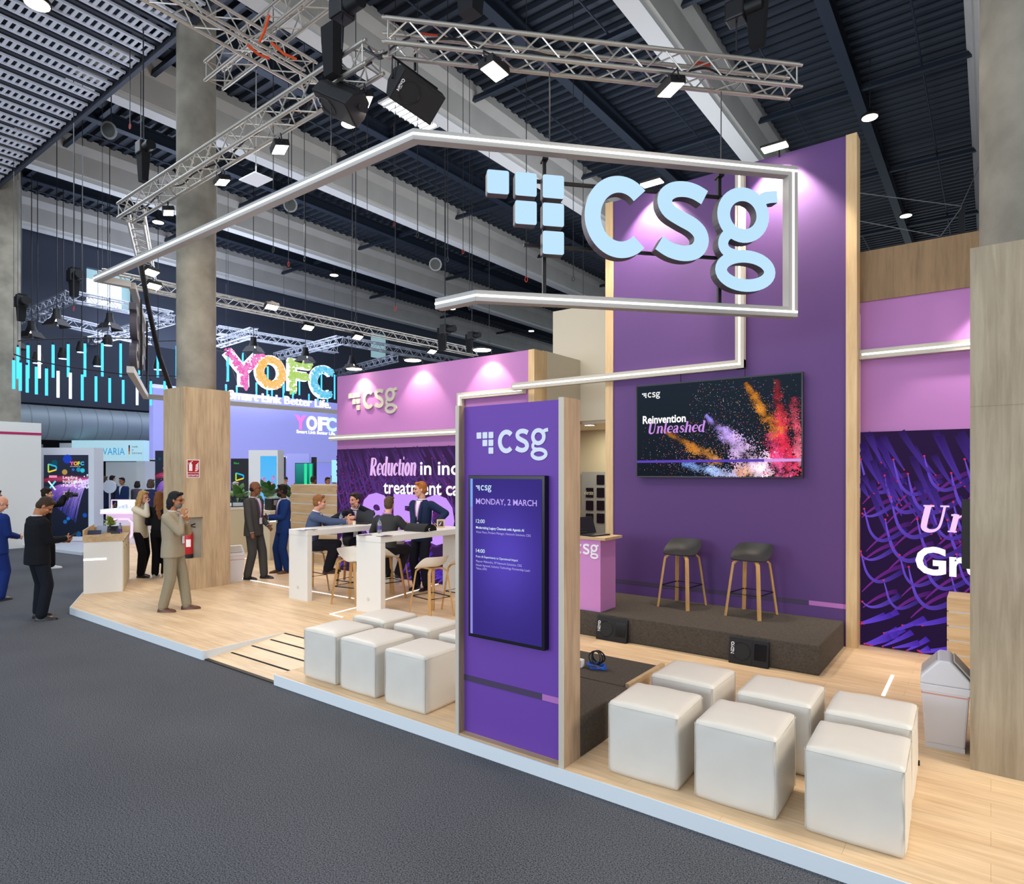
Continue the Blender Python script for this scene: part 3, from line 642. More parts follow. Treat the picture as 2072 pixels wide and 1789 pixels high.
mb = MB(); mb.box((x0, 3.745, z0), (x1, 3.8, z1)); mb.build('bezel', M_screenbezel, t, bevel=.004)
a = Art(); X0, Z0 = x0 + .022, z0 + .026; w, h = x1 - x0 - .044, z1 - z0 - .052; M = FR((X0, 3.7435, Z0), XA)
nx, nz = 14, 22
def sc(u, v):
    g = math.exp(-(((u - .5) / .42) ** 2 + ((v - .52) / .3) ** 2)); return mixc(lin('2b2068'), lin('5442b4'), .15 + .8 * g)
n0 = 0; a.add([(u / nx * w, v / nz * h, 0) for v in range(nz + 1) for u in range(nx + 1)], [(v * (nx + 1) + u, v * (nx + 1) + u + 1, (v + 1) * (nx + 1) + u + 1, (v + 1) * (nx + 1) + u) for v in range(nz) for u in range(nx)], M=M, col=(0, 0, 0))
for i in range(len(a.c)): a.c[i] = sc((i % (nx + 1)) / nx, (i // (nx + 1)) / nz)
a.rect(.0 * w, .0, .035 * w, .82 * h, lin('8a86d8'), 2, M=M); a.rect(0, .82 * h, .035 * w, h, lin('7aa0f0'), 2, M=M)
k = MB(); csg(k, M @ Matrix.Translation((.085 * w, .957 * h, 0)), .0135, 11.5 * 3e-5, 12 * 3e-5); a.add(k.v, k.f, col=lin('c4e2f4'))
def ln(s_, size, zc_, c, wd, b=0): a.word(s_, size, M, .085 * w, zc_ * h, c, bold=b, width=wd * w)
ln('MONDAY, 2 MARCH', .062, .838, 'b9a2ec', .85, .0006); ln('12:00', .04, .717, 'c8e8f0', .13, .0004)
ln('Modernizing Legacy Channels with Agentic AI', .026, .68, 'd8ecf4', .68, .0004); ln('Victor Reus, Product Manager, Network Solutions, CSG', .024, .652, 'b4aee4', .77)
ln('14:00', .04, .527, 'c8e8f0', .13, .0004); ln('From AI Experiments to Operational Impact', .024, .495, 'd8ecf4', .6)
ln('Mayoor Mahendra, VP Network Solutions, CSG', .024, .465, 'b4aee4', .65); ln('Hitesh Agrawal, Industry Technology Partnership Lead\u2013', .024, .44, 'b4aee4', .77); ln('Telcos, AWS', .024, .418, 'b4aee4', .16)
a.build('display', M_scr, t)

# ---------------------------------------------------------------- stage, its speakers, lectern
def rbox(a, b, r): return a, b
t = thing('stage', 'low dark carpeted stage in front of the purple wall', 'stage', (-3.2, 7.6, FZ))
mb = MB(); mb.box((-5.2, 6.975, FZ), (-1.378, 8.32, .405)); mb.build('platform', M_carpetdark, t, bevel=.012)
M_spk = mat('speaker_black', '1c1c1e', .6, noise=.15, nscale=90); M_grille = mat('speaker_grille', '242426', .7, noise=.3, nscale=260)
for xa, xb, lab in ((-3.888, -3.475, 'black stage monitor speaker set in the stage front below the lectern'), (-2.262, -1.852, 'black stage monitor speaker set in the stage front below the second stool')):
    t = thing('stage_monitor', lab, 'speaker', ((xa + xb) / 2, 6.93, FZ)); mb = MB()
    mb.loft([[(x, 6.9, FZ), (x, 6.965, FZ), (x, 6.965, .375), (x, 6.945, .375)] for x in (xa, xb)]); mb.build('cabinet', M_spk, t, bevel=.006)
    nrm = V((0, -.275, .045)).normalized()
    def fp(x, s_, o_=0): p = V((x, 6.9 + .045 * s_, FZ + .275 * s_)) ; return p + V((0, -.987, .161)) * o_
    mb = MB(); mb.add([fp(xa + .02, .08, .003), fp(xa + .24, .08, .003), fp(xa + .24, .93, .003), fp(xa + .02, .93, .003)], [(0, 1, 2, 3)]); mb.build('grille', M_grille, t)
    mb = MB(); pts = [fp(xa + .13 + .095 * math.cos(q * .3), .5 + .33 * math.sin(q * .3), .006) for q in range(21)]; mb.tube(pts, .004, 5, closed=True); mb.build('woofer_ring', M_black, t)
    mb = MB(); mb.add([fp(xa + .265, .25, .004), fp(xb - .02, .25, .004), fp(xb - .02, .85, .004), fp(xa + .265, .85, .004)], [(0, 1, 2, 3)]); mb.build('horn', mat('horn_gloss', '101012', .2), t)
    Mx = Matrix.Identity(4); u_ = V((0, .161, .987)); n_ = V((0, -.987, .161)); x_ = V((1, 0, 0))
    for i, ax in enumerate((u_, -x_, n_)):
        for q in range(3): Mx[q][i] = ax[q]
    o_ = fp(xa + .055, .36, .006)
    for q in range(3): Mx[q][3] = o_[q]
    mb = MB(); mb.text('NEXO', .045, Mx, bold=.002); mb.build('lettering', M_logo, t)
t = thing('lectern', 'pink lectern with oak top and white csg letters standing on the stage', 'lectern', (-4.2, 7.2, .405))
mb = MB(); mb.box((-4.6, 7.012, .405), (-3.882, 7.41, 1.3)); mb.build('body', mat('lectern_pink', 'cc8ac8', .6), t); mb = MB(); mb.box((-4.63, 6.985, 1.3), (-3.8, 7.44, 1.335)); mb.build('top', M_oakx, t, bevel=.003)
mb = MB(); csg(mb, FR((-4.42, 7.012, 1.235), XA), .046, 0, .008); mb.build('lettering', M_logo, t)
def laptop(loc, rz, label, open_=110, cat='laptop', group=None):
    t = thing('laptop', label, cat, loc, rz, group); mb = MB(); mb.box((-.17, -.12, 0), (.17, .12, .018)); mb.build('base', M_black, t, local=True, bevel=.004)
    mb = MB(); mb.box((-.15, -.02, .018), (.15, .1, .0195)); mb.build('keyboard', mat('laptop_keys', '2b2b2e', .6), t, local=True)
    mb = MB(); Q = Matrix.Translation((0, .12, .015)) @ Matrix.Rotation(R(open_ - 90), 4, 'X').inverted(); mb.box((-.17, -.005, 0), (.17, .005, .225), M=Q); mb.build('lid', mat('laptop_lid', '26262a', .4, .2), t, local=True, bevel=.003)
    return t
laptop((*aty(1203, 1082, 7.2)[:2], 1.335), R(78), 'dark open laptop standing on the pink lectern')
p = aty(1180, 1078, 7.15); mb = MB(); mb.tube([(p.x + .05 * math.cos(q * .5) * (1 + .2 * math.sin(q * 1.7)), p.y + .05 * math.sin(q * .5), 1.345 + .003 * q) for q in range(26)], .007, 6)
solo(mb, 'cable_coil', M_black, 'small black cable coil beside the laptop on the lectern', 'cable', smooth=True)

# ---------------------------------------------------------------- low dark podium behind the totem and the cables on it
t = thing('podium', 'low dark carpeted podium with an oak side board behind the totem', 'podium', (-2.8, 4.7, FZ))
for a_, b_ in ((3.96, 4.715), (4.725, 5.42)):
    mb = MB(); mb.box((-3.3, a_, FZ), (-2.355 if a_ < 4 else -2.385, b_, .4)); mb.build('platform', M_carpetdark, t, bevel=.012)
mb = MB(); mb.box((-2.385, 4.725, FZ), (-2.35, 5.43, .425)); mb.build('side_board', M_oakx, t)
p = atz(1207, 1352, .41); M_blue = mat('blue_cable', '2a62c4', .5)
mb = MB(); mb.tube([(p.x + (.085 + .012 * math.sin(q * .7)) * math.cos(q * .31), p.y + (.05 + .012 * math.cos(q * .9)) * math.sin(q * .31), .41 + .0022 * (q % 17) + .002 * (q % 3)) for q in range(70)], .006, 6)
solo(mb, 'cable_coil', M_blue, 'loose coil of blue network cable lying on the dark podium', 'cable', smooth=True)
p = atz(1208, 1346, .43); mb = MB(); mb.tube([(p.x + .06 * math.cos(q * .37) * (1 - .2 * math.sin(q * .11)), p.y + .03 * math.cos(q * .2), .5 + .055 * math.sin(q * .37)) for q in range(70)], .006, 6)
solo(mb, 'cable_coil', M_black, 'coil of black cable on top of the blue cable on the podium', 'cable', smooth=True)
p = atz(1176, 1350, .4); mb = MB(); mb.box((p.x - .05, p.y - .03, .4), (p.x + .02, p.y + .03, .47)); solo(mb, 'power_adapter', M_white, 'small white power adapter on the podium beside the blue cable', 'adapter', bevel=.006)

# ---------------------------------------------------------------- bar stools
def sweep(mb, pts, w, t_, side):
    secs = []; k = len(pts); P = [V(p) for p in pts]; S = V(side).normalized()
    for i, p in enumerate(P):
        d = (P[min(i + 1, k - 1)] - P[max(i - 1, 0)]).normalized(); n = d.cross(S).normalized()
        secs.append([p + S * w / 2 + n * t_ / 2, p - S * w / 2 + n * t_ / 2, p - S * w / 2 - n * t_ / 2, p + S * w / 2 - n * t_ / 2])
    mb.loft(secs)
def make_stool(shell, label, loc, rz, group):
    t = thing('bar_stool', label, 'bar stool', loc, rz, group)
    n, m = 36, 9; top = []; bot = []
    for layer, dst in ((0, top), (1, bot)):
        for i in range(m + 1):
            r = max(i / m, .02); rg = []
            for j in range(n):
                a = 2 * math.pi * j / n; ca, sa = math.cos(a), math.sin(a); e = 2 / 2.2
                x = .245 * math.copysign(abs(ca) ** e, ca) * r; y = .215 * math.copysign(abs(sa) ** e, sa) * r + .01
                b = min(1, max(0, (sa + .55) / 1.3)); b = b * b * (3 - 2 * b); z = .705 + (.155 * b) * r ** 3.2 - .018 * (1 - b) * r ** 2
                if layer: x *= .985; y *= .985; z -= .013
                rg.append((x, y, z))
            dst.append(rg)
    mb = MB(); mb.loft(top[::1][:1] + top[1:] + bot[::-1]); o = mb.build('seat', shell, t, local=True, smooth=True, angle=60)
    mb = MB(); mb.box((-.1, -.11, .672), (.1, .11, .694)); mb.build('seat_plate', M_leg, t, local=True)
    for sx, sy in ((-1, -1), (1, -1), (-1, 1), (1, 1)):
        mb = MB(); P = smooth_path([(sx * .05, sy * .085, .68), (sx * .105, sy * .125, .676), (sx * .143, sy * .155, .64), (sx * .16, sy * .172, .57), (sx * .21, sy * .25, 0)], 5)
        sweep(mb, P, .042, .022, (-sy * .6, sx * .8, 0)); mb.build('leg', M_leg, t, local=True, smooth=True, angle=40)
    mb = MB(); q = [(sx * .186, sy * .214, .275) for sx, sy in ((-1, -1), (1, -1), (1, 1), (-1, 1))]
    mb.tube(q, .008, 6, closed=True); mb.build('footrest', M_blackm, t, local=True)
    return t
M_seatb = mat('stool_shell_black', '2a2b2a', .5); M_seatw = mat('stool_shell_white', 'dedad0', .4)
sb = make_stool(M_seatb, 'black shell bar stool on the stage next to the pink lectern', (-3.225, 8.0, .405), R(-6), 'black stools on the stage')
dup(sb, (-2.34, 7.99, .405), R(-8), 'black shell bar stool on the stage at the end away from the lectern')

# ---------------------------------------------------------------- white cube poufs
def make_pouf(label, loc, rz, group):
    t = thing('cube_pouf', label, 'pouf', loc, rz, group); bm = bmesh.new(); bmesh.ops.create_cube(bm, size=2); bmesh.ops.subdivide_edges(bm, edges=bm.edges[:], cuts=11, use_grid_fill=True)
    hx, hz, r = .247, .245, .022
    for v in bm.verts:
        p = v.co.copy(); g = V([math.copysign(abs(c) ** .8, c) for c in p]); q = V((g.x * hx, g.y * hx, g.z * hz)); inn = V((max(-hx + r, min(hx - r, q.x)), max(-hx + r, min(hx - r, q.y)), max(-hz + r, min(hz - r, q.z))))
        d = q - inn
        if d.length > 1e-6: q = inn + d.normalized() * r
        dome = (1 - p.x ** 2) * (1 - p.y ** 2)
        if p.z > .99: q.z += .012 * dome + .002 * math.sin(p.x * 7 + p.y * 3)
        q.x += .003 * math.sin(p.y * 3 + p.z * 4) * (1 - p.x ** 2 * .3); q.y += .003 * math.sin(p.x * 4 - p.z * 5)
        q.z += hz; v.co = q
    me = D.meshes.new('cover'); bm.to_mesh(me); bm.free(); me.materials.append(M_pouf); me.polygons.foreach_set('use_smooth', [True] * len(me.polygons))
    o = D.objects.new('cover', me); COL.objects.link(o); o.parent = t
    mb = MB(); k = hx + .001; z = 2 * hz - .024; c = .016
    lp = [(k, -k + c), (k, k - c), (k - c * .3, k - c * .3), (k - c, k), (-k + c, k), (-k + c * .3, k - c * .3), (-k, k - c), (-k, -k + c), (-k + c * .3, -k + c * .3), (-k + c, -k), (k - c, -k), (k - c * .3, -k + c * .3)]
    mb.tube([(x, y, z) for x, y in lp], .0022, 5, closed=True)
    for sx, sy in ((1, 1), (1, -1), (-1, 1), (-1, -1)): mb.tube([(sx * (k - .005), sy * (k - .005), .02), (sx * (k - .005), sy * (k - .005), z)], .0022, 5)
    mb.build('seam', M_seam, t, local=True); return t
G1 = 'white cube poufs by the carpet'
pf = make_pouf('white cube pouf in the front row, the one nearest the totem and dark podium', (-1.855, 4.14, FZ), R(2), G1)
for x, y, r, lab in ((-1.253, 4.16, .6, 'white cube pouf in the middle of the front row right of the totem'), (-.612, 4.17, 1.5, 'white cube pouf at the right end of the front row, largest in view'),
    (-1.86, 4.85, -1, 'white cube pouf in the back row beside the oak podium board'), (-1.21, 4.855, .5, 'wrinkled white cube pouf in the middle of the back row right of the totem'), (-.635, 4.84, 1, 'white cube pouf in the back row nearest the trash bin'),
    (-5.265, 4.12, 1, 'white cube pouf beside the wooden ramp, front row'), (-4.685, 4.11, .3, 'white cube pouf in the middle of the front row left of the totem'), (-4.055, 4.1, .8, 'white cube pouf in the front row just left of the totem'),
    (-5.31, 4.77, 0, 'white cube pouf in the back row just below the bar table end'), (-4.69, 4.79, 1, 'white cube pouf in the middle of the back row left of the totem'), (-4.03, 4.76, 0, 'white cube pouf showing only a corner left of the totem')):
    dup(pf, (x, y, FZ), R(r), lab)

# ---------------------------------------------------------------- bar tables and their stools
def bar_table(x0, x1, y0, y1, label):
    t = thing('bar_table', label, 'table', ((x0 + x1) / 2, (y0 + y1) / 2, FZ), 0, 'white bar tables'); mb = MB(); mb.box((x0, y0, 1.135), (x1, y1, 1.223)); mb.build('top', M_white, t, bevel=.004)
    for a, b in ((y0 + .002, y0 + .09), (y1 - .09, y1 - .002)): mb = MB(); mb.box((x0 + .002, a, FZ), (x1 - .002, b, 1.134)); mb.build('leg', M_white, t, bevel=.003)
    mb = MB(); mb.lathe([(.028, 0), (.028, .004)], 20, FR(((x0 + x1) / 2, y0 + .002, .3), XA)); mb.build('cable_cap', mat('cable_cap', 'cfcdc6', .5), t); return t
bar_table(-9.125, -8.63, 6.13, 8.1, 'white slab bar table with the bottle and open laptop, farther from the totem')
bar_table(-7.5, -6.965, 6.17, 8.12, 'white slab bar table with the photo frame and black bag, next to the totem')
GS = 'white stools at the bar tables'
ws = make_stool(M_seatw, 'white shell bar stool nearest the poufs, at the near table', (-6.4, 6.62, FZ), R(-100), GS)
for x, y, r, lab in ((-6.3, 7.2, -92, 'white shell bar stool second along the near table on the totem side'), (-6.28, 7.74, -85, 'white shell bar stool half hidden by the totem board'),
    (-7.98, 6.5, 100, 'white shell bar stool squeezed between the two table ends'), (-7.87, 7.08, 165, 'white shell bar stool under the man in dark grey'),
    (-8.42, 6.85, -80, 'white shell bar stool between the tables, in front of the far table end'), (-8.34, 7.62, -92, 'white shell bar stool by the far table under the open laptop'), (-9.42, 6.75, 88, 'white shell bar stool under the man in the pale blue blazer'), (-9.5, 7.72, 37, 'white shell bar stool behind the far table by the screen wall')):
    dup(ws, (x, y, FZ), R(r), lab)
# ================================================================= hanging light frame with the big word mark
M_ledface = mat('blue_white_letter_face', '101418', .5, emit='b4d9f0', es=1.0)
M_lside = mat('letter_side', '4a4650', .5)
t = thing('hanging_sign', 'big suspended white light frame carrying the glowing csg logo over the stand', 'hanging sign', (-6, 4.5, 5.3))
Cc = V((-4.33, 4.234, 0)); Ee = V((-1.633, 7.195, 0)); dC = (Ee - Cc).normalized(); nC = V((dC.y, -dC.x, 0))
P1 = V((-11.78, 4.27, 0)); P2 = V((-11.70, 4.775, 0)); P3 = V((-14.94, 6.37, 0)); Cb = Cc + dC * .59; Lb = Cb + V((-.53, 0, 0))
Q2 = V((-11.35, 4.6, 0)); Q3 = V((-15.16, 6.49, 0)); Q4 = V((-14.72, 12.2, 0))
NB = [0]
def fbar(a, b, n, z, e0=.03, e1=.03, strip=True):
    """one length of the frame: a .1 m square profile whose outer face runs from a to b"""
    d = (b - a).normalized(); mb = MB(); off = -n * .05; A = V((a.x, a.y, z)) - d * e0; B = V((b.x, b.y, z)) + d * e1
    NB[0] += 1; j = NB[0] * .0008; mb.bar(A + off, B + off, .1 + j, .1 + j); o = mb.build('frame_bar', M_frame, t)
    if strip:
        ml = MB(); ml.bar(V((a.x, a.y, z)) + n * .006, V((b.x, b.y, z)) + n * .006, .006, .022); ml.build('light_strip', M_led, o, label='bright white light line')
zt_, zb_ = 5.32, 3.835
fbar(Cc, Ee, nC, zt_, -.0, 0); fbar(P1, Cc, V((0, -1, 0)), zt_, 0, .0); fbar(P1 , P2, V((-1, 0, 0)), zt_, 0, 0, False)
nL = (P3 - P2).normalized(); nL = V((nL.y, -nL.x, 0)); fbar(P2, P3, -nL, zt_, 0, 0, False)
fbar(Cb, Ee, nC, zb_, 0, 0); fbar(Lb, Cb, V((0, -1, 0)), zb_, 0, 0); fbar(Q2, Q3, -nL, zb_, 0, 0, False); fbar(Q3, Q4, V((-1, 0, 0)), zb_, 0, 0, False)
mb = MB(); e = Ee - dC * .05 - nC * .05; mb.bar(V((e.x, e.y, 3.784)), V((e.x, e.y, 5.371)), .106, .106, dC); o = mb.build('frame_bar', M_frame, t)
ml = MB(); e2 = Ee - dC * .05 + nC * .0075; ml.bar(V((e2.x, e2.y, 3.825)), V((e2.x, e2.y, 5.33)), .022, .006, nC); ml.build('light_strip', M_led, o, label='bright white light line')
def onC(x, y, off=0):
    r = ray(x, y); p0 = V((Cc.x, Cc.y, 0)) + nC * off; k = ((p0 - V((0, 0, HC))).dot(nC)) / r.dot(nC); return V((0, 0, HC)) + r * k
def sC(p): return (V((p.x, p.y, 0)) - Cc).dot(dC)
A = onC(985.6, 342.7); B = onC(1572, 384.7); s0 = sC(A); uu = (sC(B) - s0) / ((1865 - 78) / 159.5); o3 = Cc + dC * s0
fr = FR((o3.x, o3.y, A.z), dC)
for cx, cy in ((0, 0), (1, 0), (2, 0), (1, 1), (2, 1), (2, 2)):
    pass
def sq(mb, z0, z1):
    csg(mb, fr, uu, z0, z1, True, '')
def split_squares(z0, z1, m, par=None):
    K = uu / 159.5; outp = []
    for i, (cx, cy) in enumerate(((0, 0), (1, 0), (2, 0), (1, 1), (2, 1), (2, 2))):
        a, b, r = 124 * K / 2, 131 * K / 2, 11 * K; mx, my = cx * uu + a, -cy * uu - b; mb = MB()
        mb.prism([(mx + sx * (a - r) + r * math.cos(R(q)), my + sy * (b - r) + r * math.sin(R(q))) for sx, sy, t0 in ((1, 1, 0), (-1, 1, 90), (-1, -1, 180), (1, -1, 270)) for q in (t0, t0 + 30, t0 + 60, t0 + 90)], z0, z1, fr)
        outp.append(mb.build('square' if par is None else 'lit_face', m, t if par is None else par[i]))
    return outp
sqs = split_squares(-.1, 0, M_lside); split_squares(.0, .004, M_ledface, sqs)
for l in 'csg':
    mb = MB(); csg(mb, fr, uu, -.11, 0, False, l); o = mb.build('letter', M_lside, t); mb = MB(); csg(mb, fr, uu, 0, .004, False, l); mb.build('lit_face', M_ledface, o, label='pale blue glowing face')
# black rods and rails that carry the letters
for x in (1101, 1455):
    p = onC(x, 330, -.16); mb = MB(); mb.bar(V((p.x, p.y, 3.885)), V((p.x, p.y, 5.27)), .035, .035, dC); mb.bar(V((p.x, p.y, 5.25)), V((p.x, p.y, 5.27)), .11, .06, dC); mb.build('support_rod', M_blackm, t)
for ya, yb in ((372, 396), (497, 524)):
    p = onC(1060, ya, -.15); q = onC(1490, yb, -.15); mb = MB(); z = (p.z + q.z) / 2; mb.bar(V((p.x, p.y, z)), V((q.x, q.y, z)), .03, .03); mb.build('support_rail', M_blackm, t)
# the same word mark on the left-hand side of the frame, seen edge on
dL = (P3 - P2).normalized(); oL = P2 + dL * .1 - (-nL) * .0
p = P2 - dL * .25; frL = FR((p.x, p.y, 5.02), -dL); frL = FR(((P2 + dL * 3.1).x, (P2 + dL * 3.1).y, 5.0), -dL)
for l in 'csg':
    mb = MB(); csg(mb, frL, uu, -.11, 0, False, l); o = mb.build('letter', M_lside, t)
mb = MB(); csg(mb, frL, uu, -.1, 0, True, ''); mb.build('squares', M_lside, t)
for k in (.75, 2.6):
    p = P2 + dL * k + nL * .16 * -1; p = P2 + dL * k - (-nL) * .14; mb = MB(); mb.bar(V((p.x, p.y, 3.885)), V((p.x, p.y, 5.27)), .035, .035, dL); mb.build('support_rod', M_blackm, t)

# ================================================================= trusses
BEAMS = (-29.75, -23.75, -17.8, -11.95, -6.0, -.2, 5.6); CHORDS = []
def roof_z(x): return 11.5 if any(b - .3 < x < b + .72 for b in BEAMS) else 12.745
def truss(label, p, q, s=.24, r=.025, m=None, bays=None, group=None, tri=False):
    p, q = V(p), V(q); d = (q - p).normalized(); side = d.cross(ZA).normalized(); up = ZA; L_ = (q - p).length; m = m or M_alu
    t = thing('lighting_truss', label, 'truss', (p + q) / 2, 0, group)
    cs = [side * (a * s / 2) + up * (b * s / 2) for a, b in ((-1, -1), (1, -1), (1, 1), (-1, 1))]
    for c in cs:
        mb = MB(); mb.cyl(p + c, q + c, r, 10)
        for e, sg in ((p, -1), (q, 1)): mb.cyl(e + c, e + c + d * sg * .035, r * .72, 8)
        mb.build('chord', m, t, smooth=True)
    CHORDS.extend((p + cs[k], q + cs[k]) for k in (0, 1))
    n = bays or max(2, round(L_ / (s * 1.95))); mb = MB()
    for f in range(4):
        a, b = cs[f], cs[(f + 1) % 4]
        for i in range(n):
            x0, x1 = p + d * (L_ * i / n), p + d * (L_ * (i + 1) / n); mid = (x0 + x1) / 2
            mb.cyl(x0 + a, mid + b, r * .38, 5); mb.cyl(mid + b, x1 + a, r * .38, 5)
    for e in (p + d * .03, q - d * .03):
        for f in range(4): mb.cyl(e + cs[f], e + cs[(f + 1) % 4], r * .4, 5)
    mb.build('lattice', m, t, smooth=True); return t
bk = -nC * .12 + ZA * .12
truss('bright aluminium truss above the csg logo, hung with two flood lamps', V((-4.862, 4.37, 6.47)) + bk, V((-1.715, 7.66, 6.47)) + bk)
truss('long aluminium truss in front of the concrete column, hung with flood lamps', (-5.3, 4.59, 6.59), (-11.86, 4.79, 6.59))
truss('aluminium truss dropping away left of the column above the edge-on logo', (-11.85, 4.95, 6.59), (-16.0, 7.0, 6.59))
truss('aluminium truss with lamps running deep along the side of the stand above the YOFC letters', (-16.1, 6.0, 6.59), (-15.35, 18.2, 6.59))
truss('higher aluminium truss strapped with orange slings, pointing away by the column top', (-8.05, 1.9, 8.0), (-8.05, 5.75, 8.0), .29)
truss('higher aluminium truss crossing under the orange slings beside the column top', (-6.6, 5.1, 8.35), (-9.7, 5.2, 8.35), .29)
M_org = mat('orange_sling', 'd8501c', .6)
for i, (a, b) in enumerate((((545, 30), (525, 85)), ((548, 85), (600, 120)), ((500, 90), (545, 118)))):
    p, q = atd(*a, 8.3), atd(*b, 8.5); mb = MB(); mb.tube([p, (p + q) / 2 + V((0, 0, -.04)), q], .018, 6)
    solo(mb, 'lifting_sling', M_org, ['orange lifting sling hanging upright on the high truss', 'orange lifting sling slanting down right of the high truss crossing', 'orange lifting sling slanting along the lower chord of the high truss'][i], 'sling', 'orange slings on the high truss', smooth=True)

# ---------------------------------------------------------------- flood lamps
def flood(p, aim, label, group, s=1., pole=.16):
    p = V(p); best = None
    for a, b in CHORDS:
        ab = b - a; k = max(.03, min(.97, (V((p.x, p.y, a.z)) - a).dot(ab) / ab.length_squared)); c = a + ab * k; q = (V((c.x, c.y)) - V((p.x, p.y))).length
        if best is None or q < best[0]: best = (q, c)
    if best[0] < .8: p = best[1] - V((0, 0, pole + .03))
    t = thing('flood_lamp', label, 'flood lamp', p, 0, group); d = (V(aim) - p).normalized(); x = d.cross(ZA); x = x.normalized() if x.length > .1 else XA; y = x.cross(d)
    M = Matrix.Identity(4)
    for i, a in enumerate((x, y, d)):
        for k in range(3): M[k][i] = a[k]
    for k in range(3): M[k][3] = p[k]
    mb = MB(); mb.box((-.13 * s, -.085 * s, -.07 * s), (.13 * s, .085 * s, 0), M=M); mb.build('housing', M_blackm, t, bevel=.008)
    mb = MB(); mb.box((-.115 * s, -.07 * s, 0), (.115 * s, .07 * s, .006), M=M); mb.build('lens', M_lamp, t)
    mb = MB(); c = p + V((0, 0, pole)); mb.tube([M @ V((-.14 * s, 0, -.03)), M @ V((-.14 * s, .0, -.12 * s)), c, M @ V((.14 * s, 0, -.12 * s)), M @ V((.14 * s, 0, -.03))], .009, 5); mb.build('yoke', M_blackm, t); return t
GF = 'flood lamps on the trusses'
for x, y, z, aim, lab, s in ((1000, 138, 6.33, (-3.2, 5.2, 0), 'flood lamp under the truss above the six logo squares', 1.15), (1355, 176, 6.33, (-2.2, 7.4, 0), 'flood lamp under the truss above the letter s', 1.15),
    (730, 188, 6.36, (-4.9, 6, 0), 'flood lamp at the truss end beside the hanging loudspeakers', 1), (562, 288, 6.36, (-6.8, 6, 0), 'flood lamp on the truss right of the concrete column', 1.1), (440, 354, 6.36, (-8.5, 6, 0), 'flood lamp on the truss at the right edge of the concrete column', 1),
    (333, 418, 6.36, (-10, 6, 0), 'flood lamp on the truss left of the concrete column, near its far end', 1), (326, 543, 6.4, (-11, 7, 0), 'upper of two flood lamps close together left of the column', 1.2), (330, 571, 6.4, (-12, 7, 0), 'lower of two flood lamps close together left of the column', 1.2),
    (550, 622, 6.42, (-12, 9, 0), 'first flood lamp right of the column on the truss over the YOFC letters', 1.3), (655, 645, 6.42, (-12, 11, 0), 'second flood lamp along the truss over the YOFC letters', 1.3), (748, 668, 6.42, (-12, 13, 0), 'third flood lamp along the truss over the pink wall', 1.3), (905, 698, 6.42, (-12, 16, 0), 'last flood lamp at the far end of the truss over the pink wall', 1.3)):
    p = atz(x, y, z); flood(p, V(aim), lab, GF, s)
# lamps standing off the top edge of the stand's walls, each lighting a scallop below it
def arm_lamp(p, wall, label, power, group, round_=False):
    p = V(p); t = thing('arm_lamp', label, 'wall lamp', p, 0, group); mb = MB(); mb.tube([(p.x, wall, p.z - .02), (p.x, wall, p.z + .05), (p.x, p.y + .06, p.z + .05)], .01, 6); mb.build('arm', M_blackm, t)
    if round_:
        mb = MB(); mb.lathe([(.05, .05), (.17, .02), (.17, .0)], 20, Matrix.Translation(p)); mb.build('hood', M_blackm, t); mb = MB(); mb.lathe([(.15, -.006), (.15, 0)], 20, Matrix.Translation(p)); mb.build('lens', M_lamp, t)
    else:
        mb = MB(); mb.box((p.x - .15, p.y - .08, p.z + .012), (p.x + .15, p.y + .08, p.z + .04)); mb.build('housing', M_blackm, t); mb = MB(); mb.box((p.x - .14, p.y - .07, p.z), (p.x + .14, p.y + .07, p.z + .012)); mb.build('lens', M_lamp, t)
    light('arm_lamp_beam', 'SPOT', (p.x, p.y - .05, p.z - .03), (p.x, p.y + .36, p.z - 1.0), power, (1, .84, .68), .04, spot=92, blend=.45); return t
GA = 'lamps along the wall tops'
arm_lamp((-2.1, 8.12, 6.08), 8.33, 'flat lamp on the top edge of the purple wall, nearer its right post', 300, GA)
arm_lamp((-3.7, 8.12, 6.08), 8.33, 'flat lamp on the top edge of the purple wall, behind the letter s', 300, GA)
for x, lab in ((-10.15, 'round lamp over the pink wall above its csg logo'), (-8.5, 'round lamp over the middle of the pink wall'), (-6.85, 'round lamp over the pink wall next to its oak end')):
    arm_lamp((x, 8.3, 4.2), 8.56, lab, 60, GA, True)
light('arm_lamp_beam', 'SPOT', (.35, 8.2, 4.1), (.25, 8.75, 3.3), 110, (1, .92, .86), .04, spot=95, blend=.35)

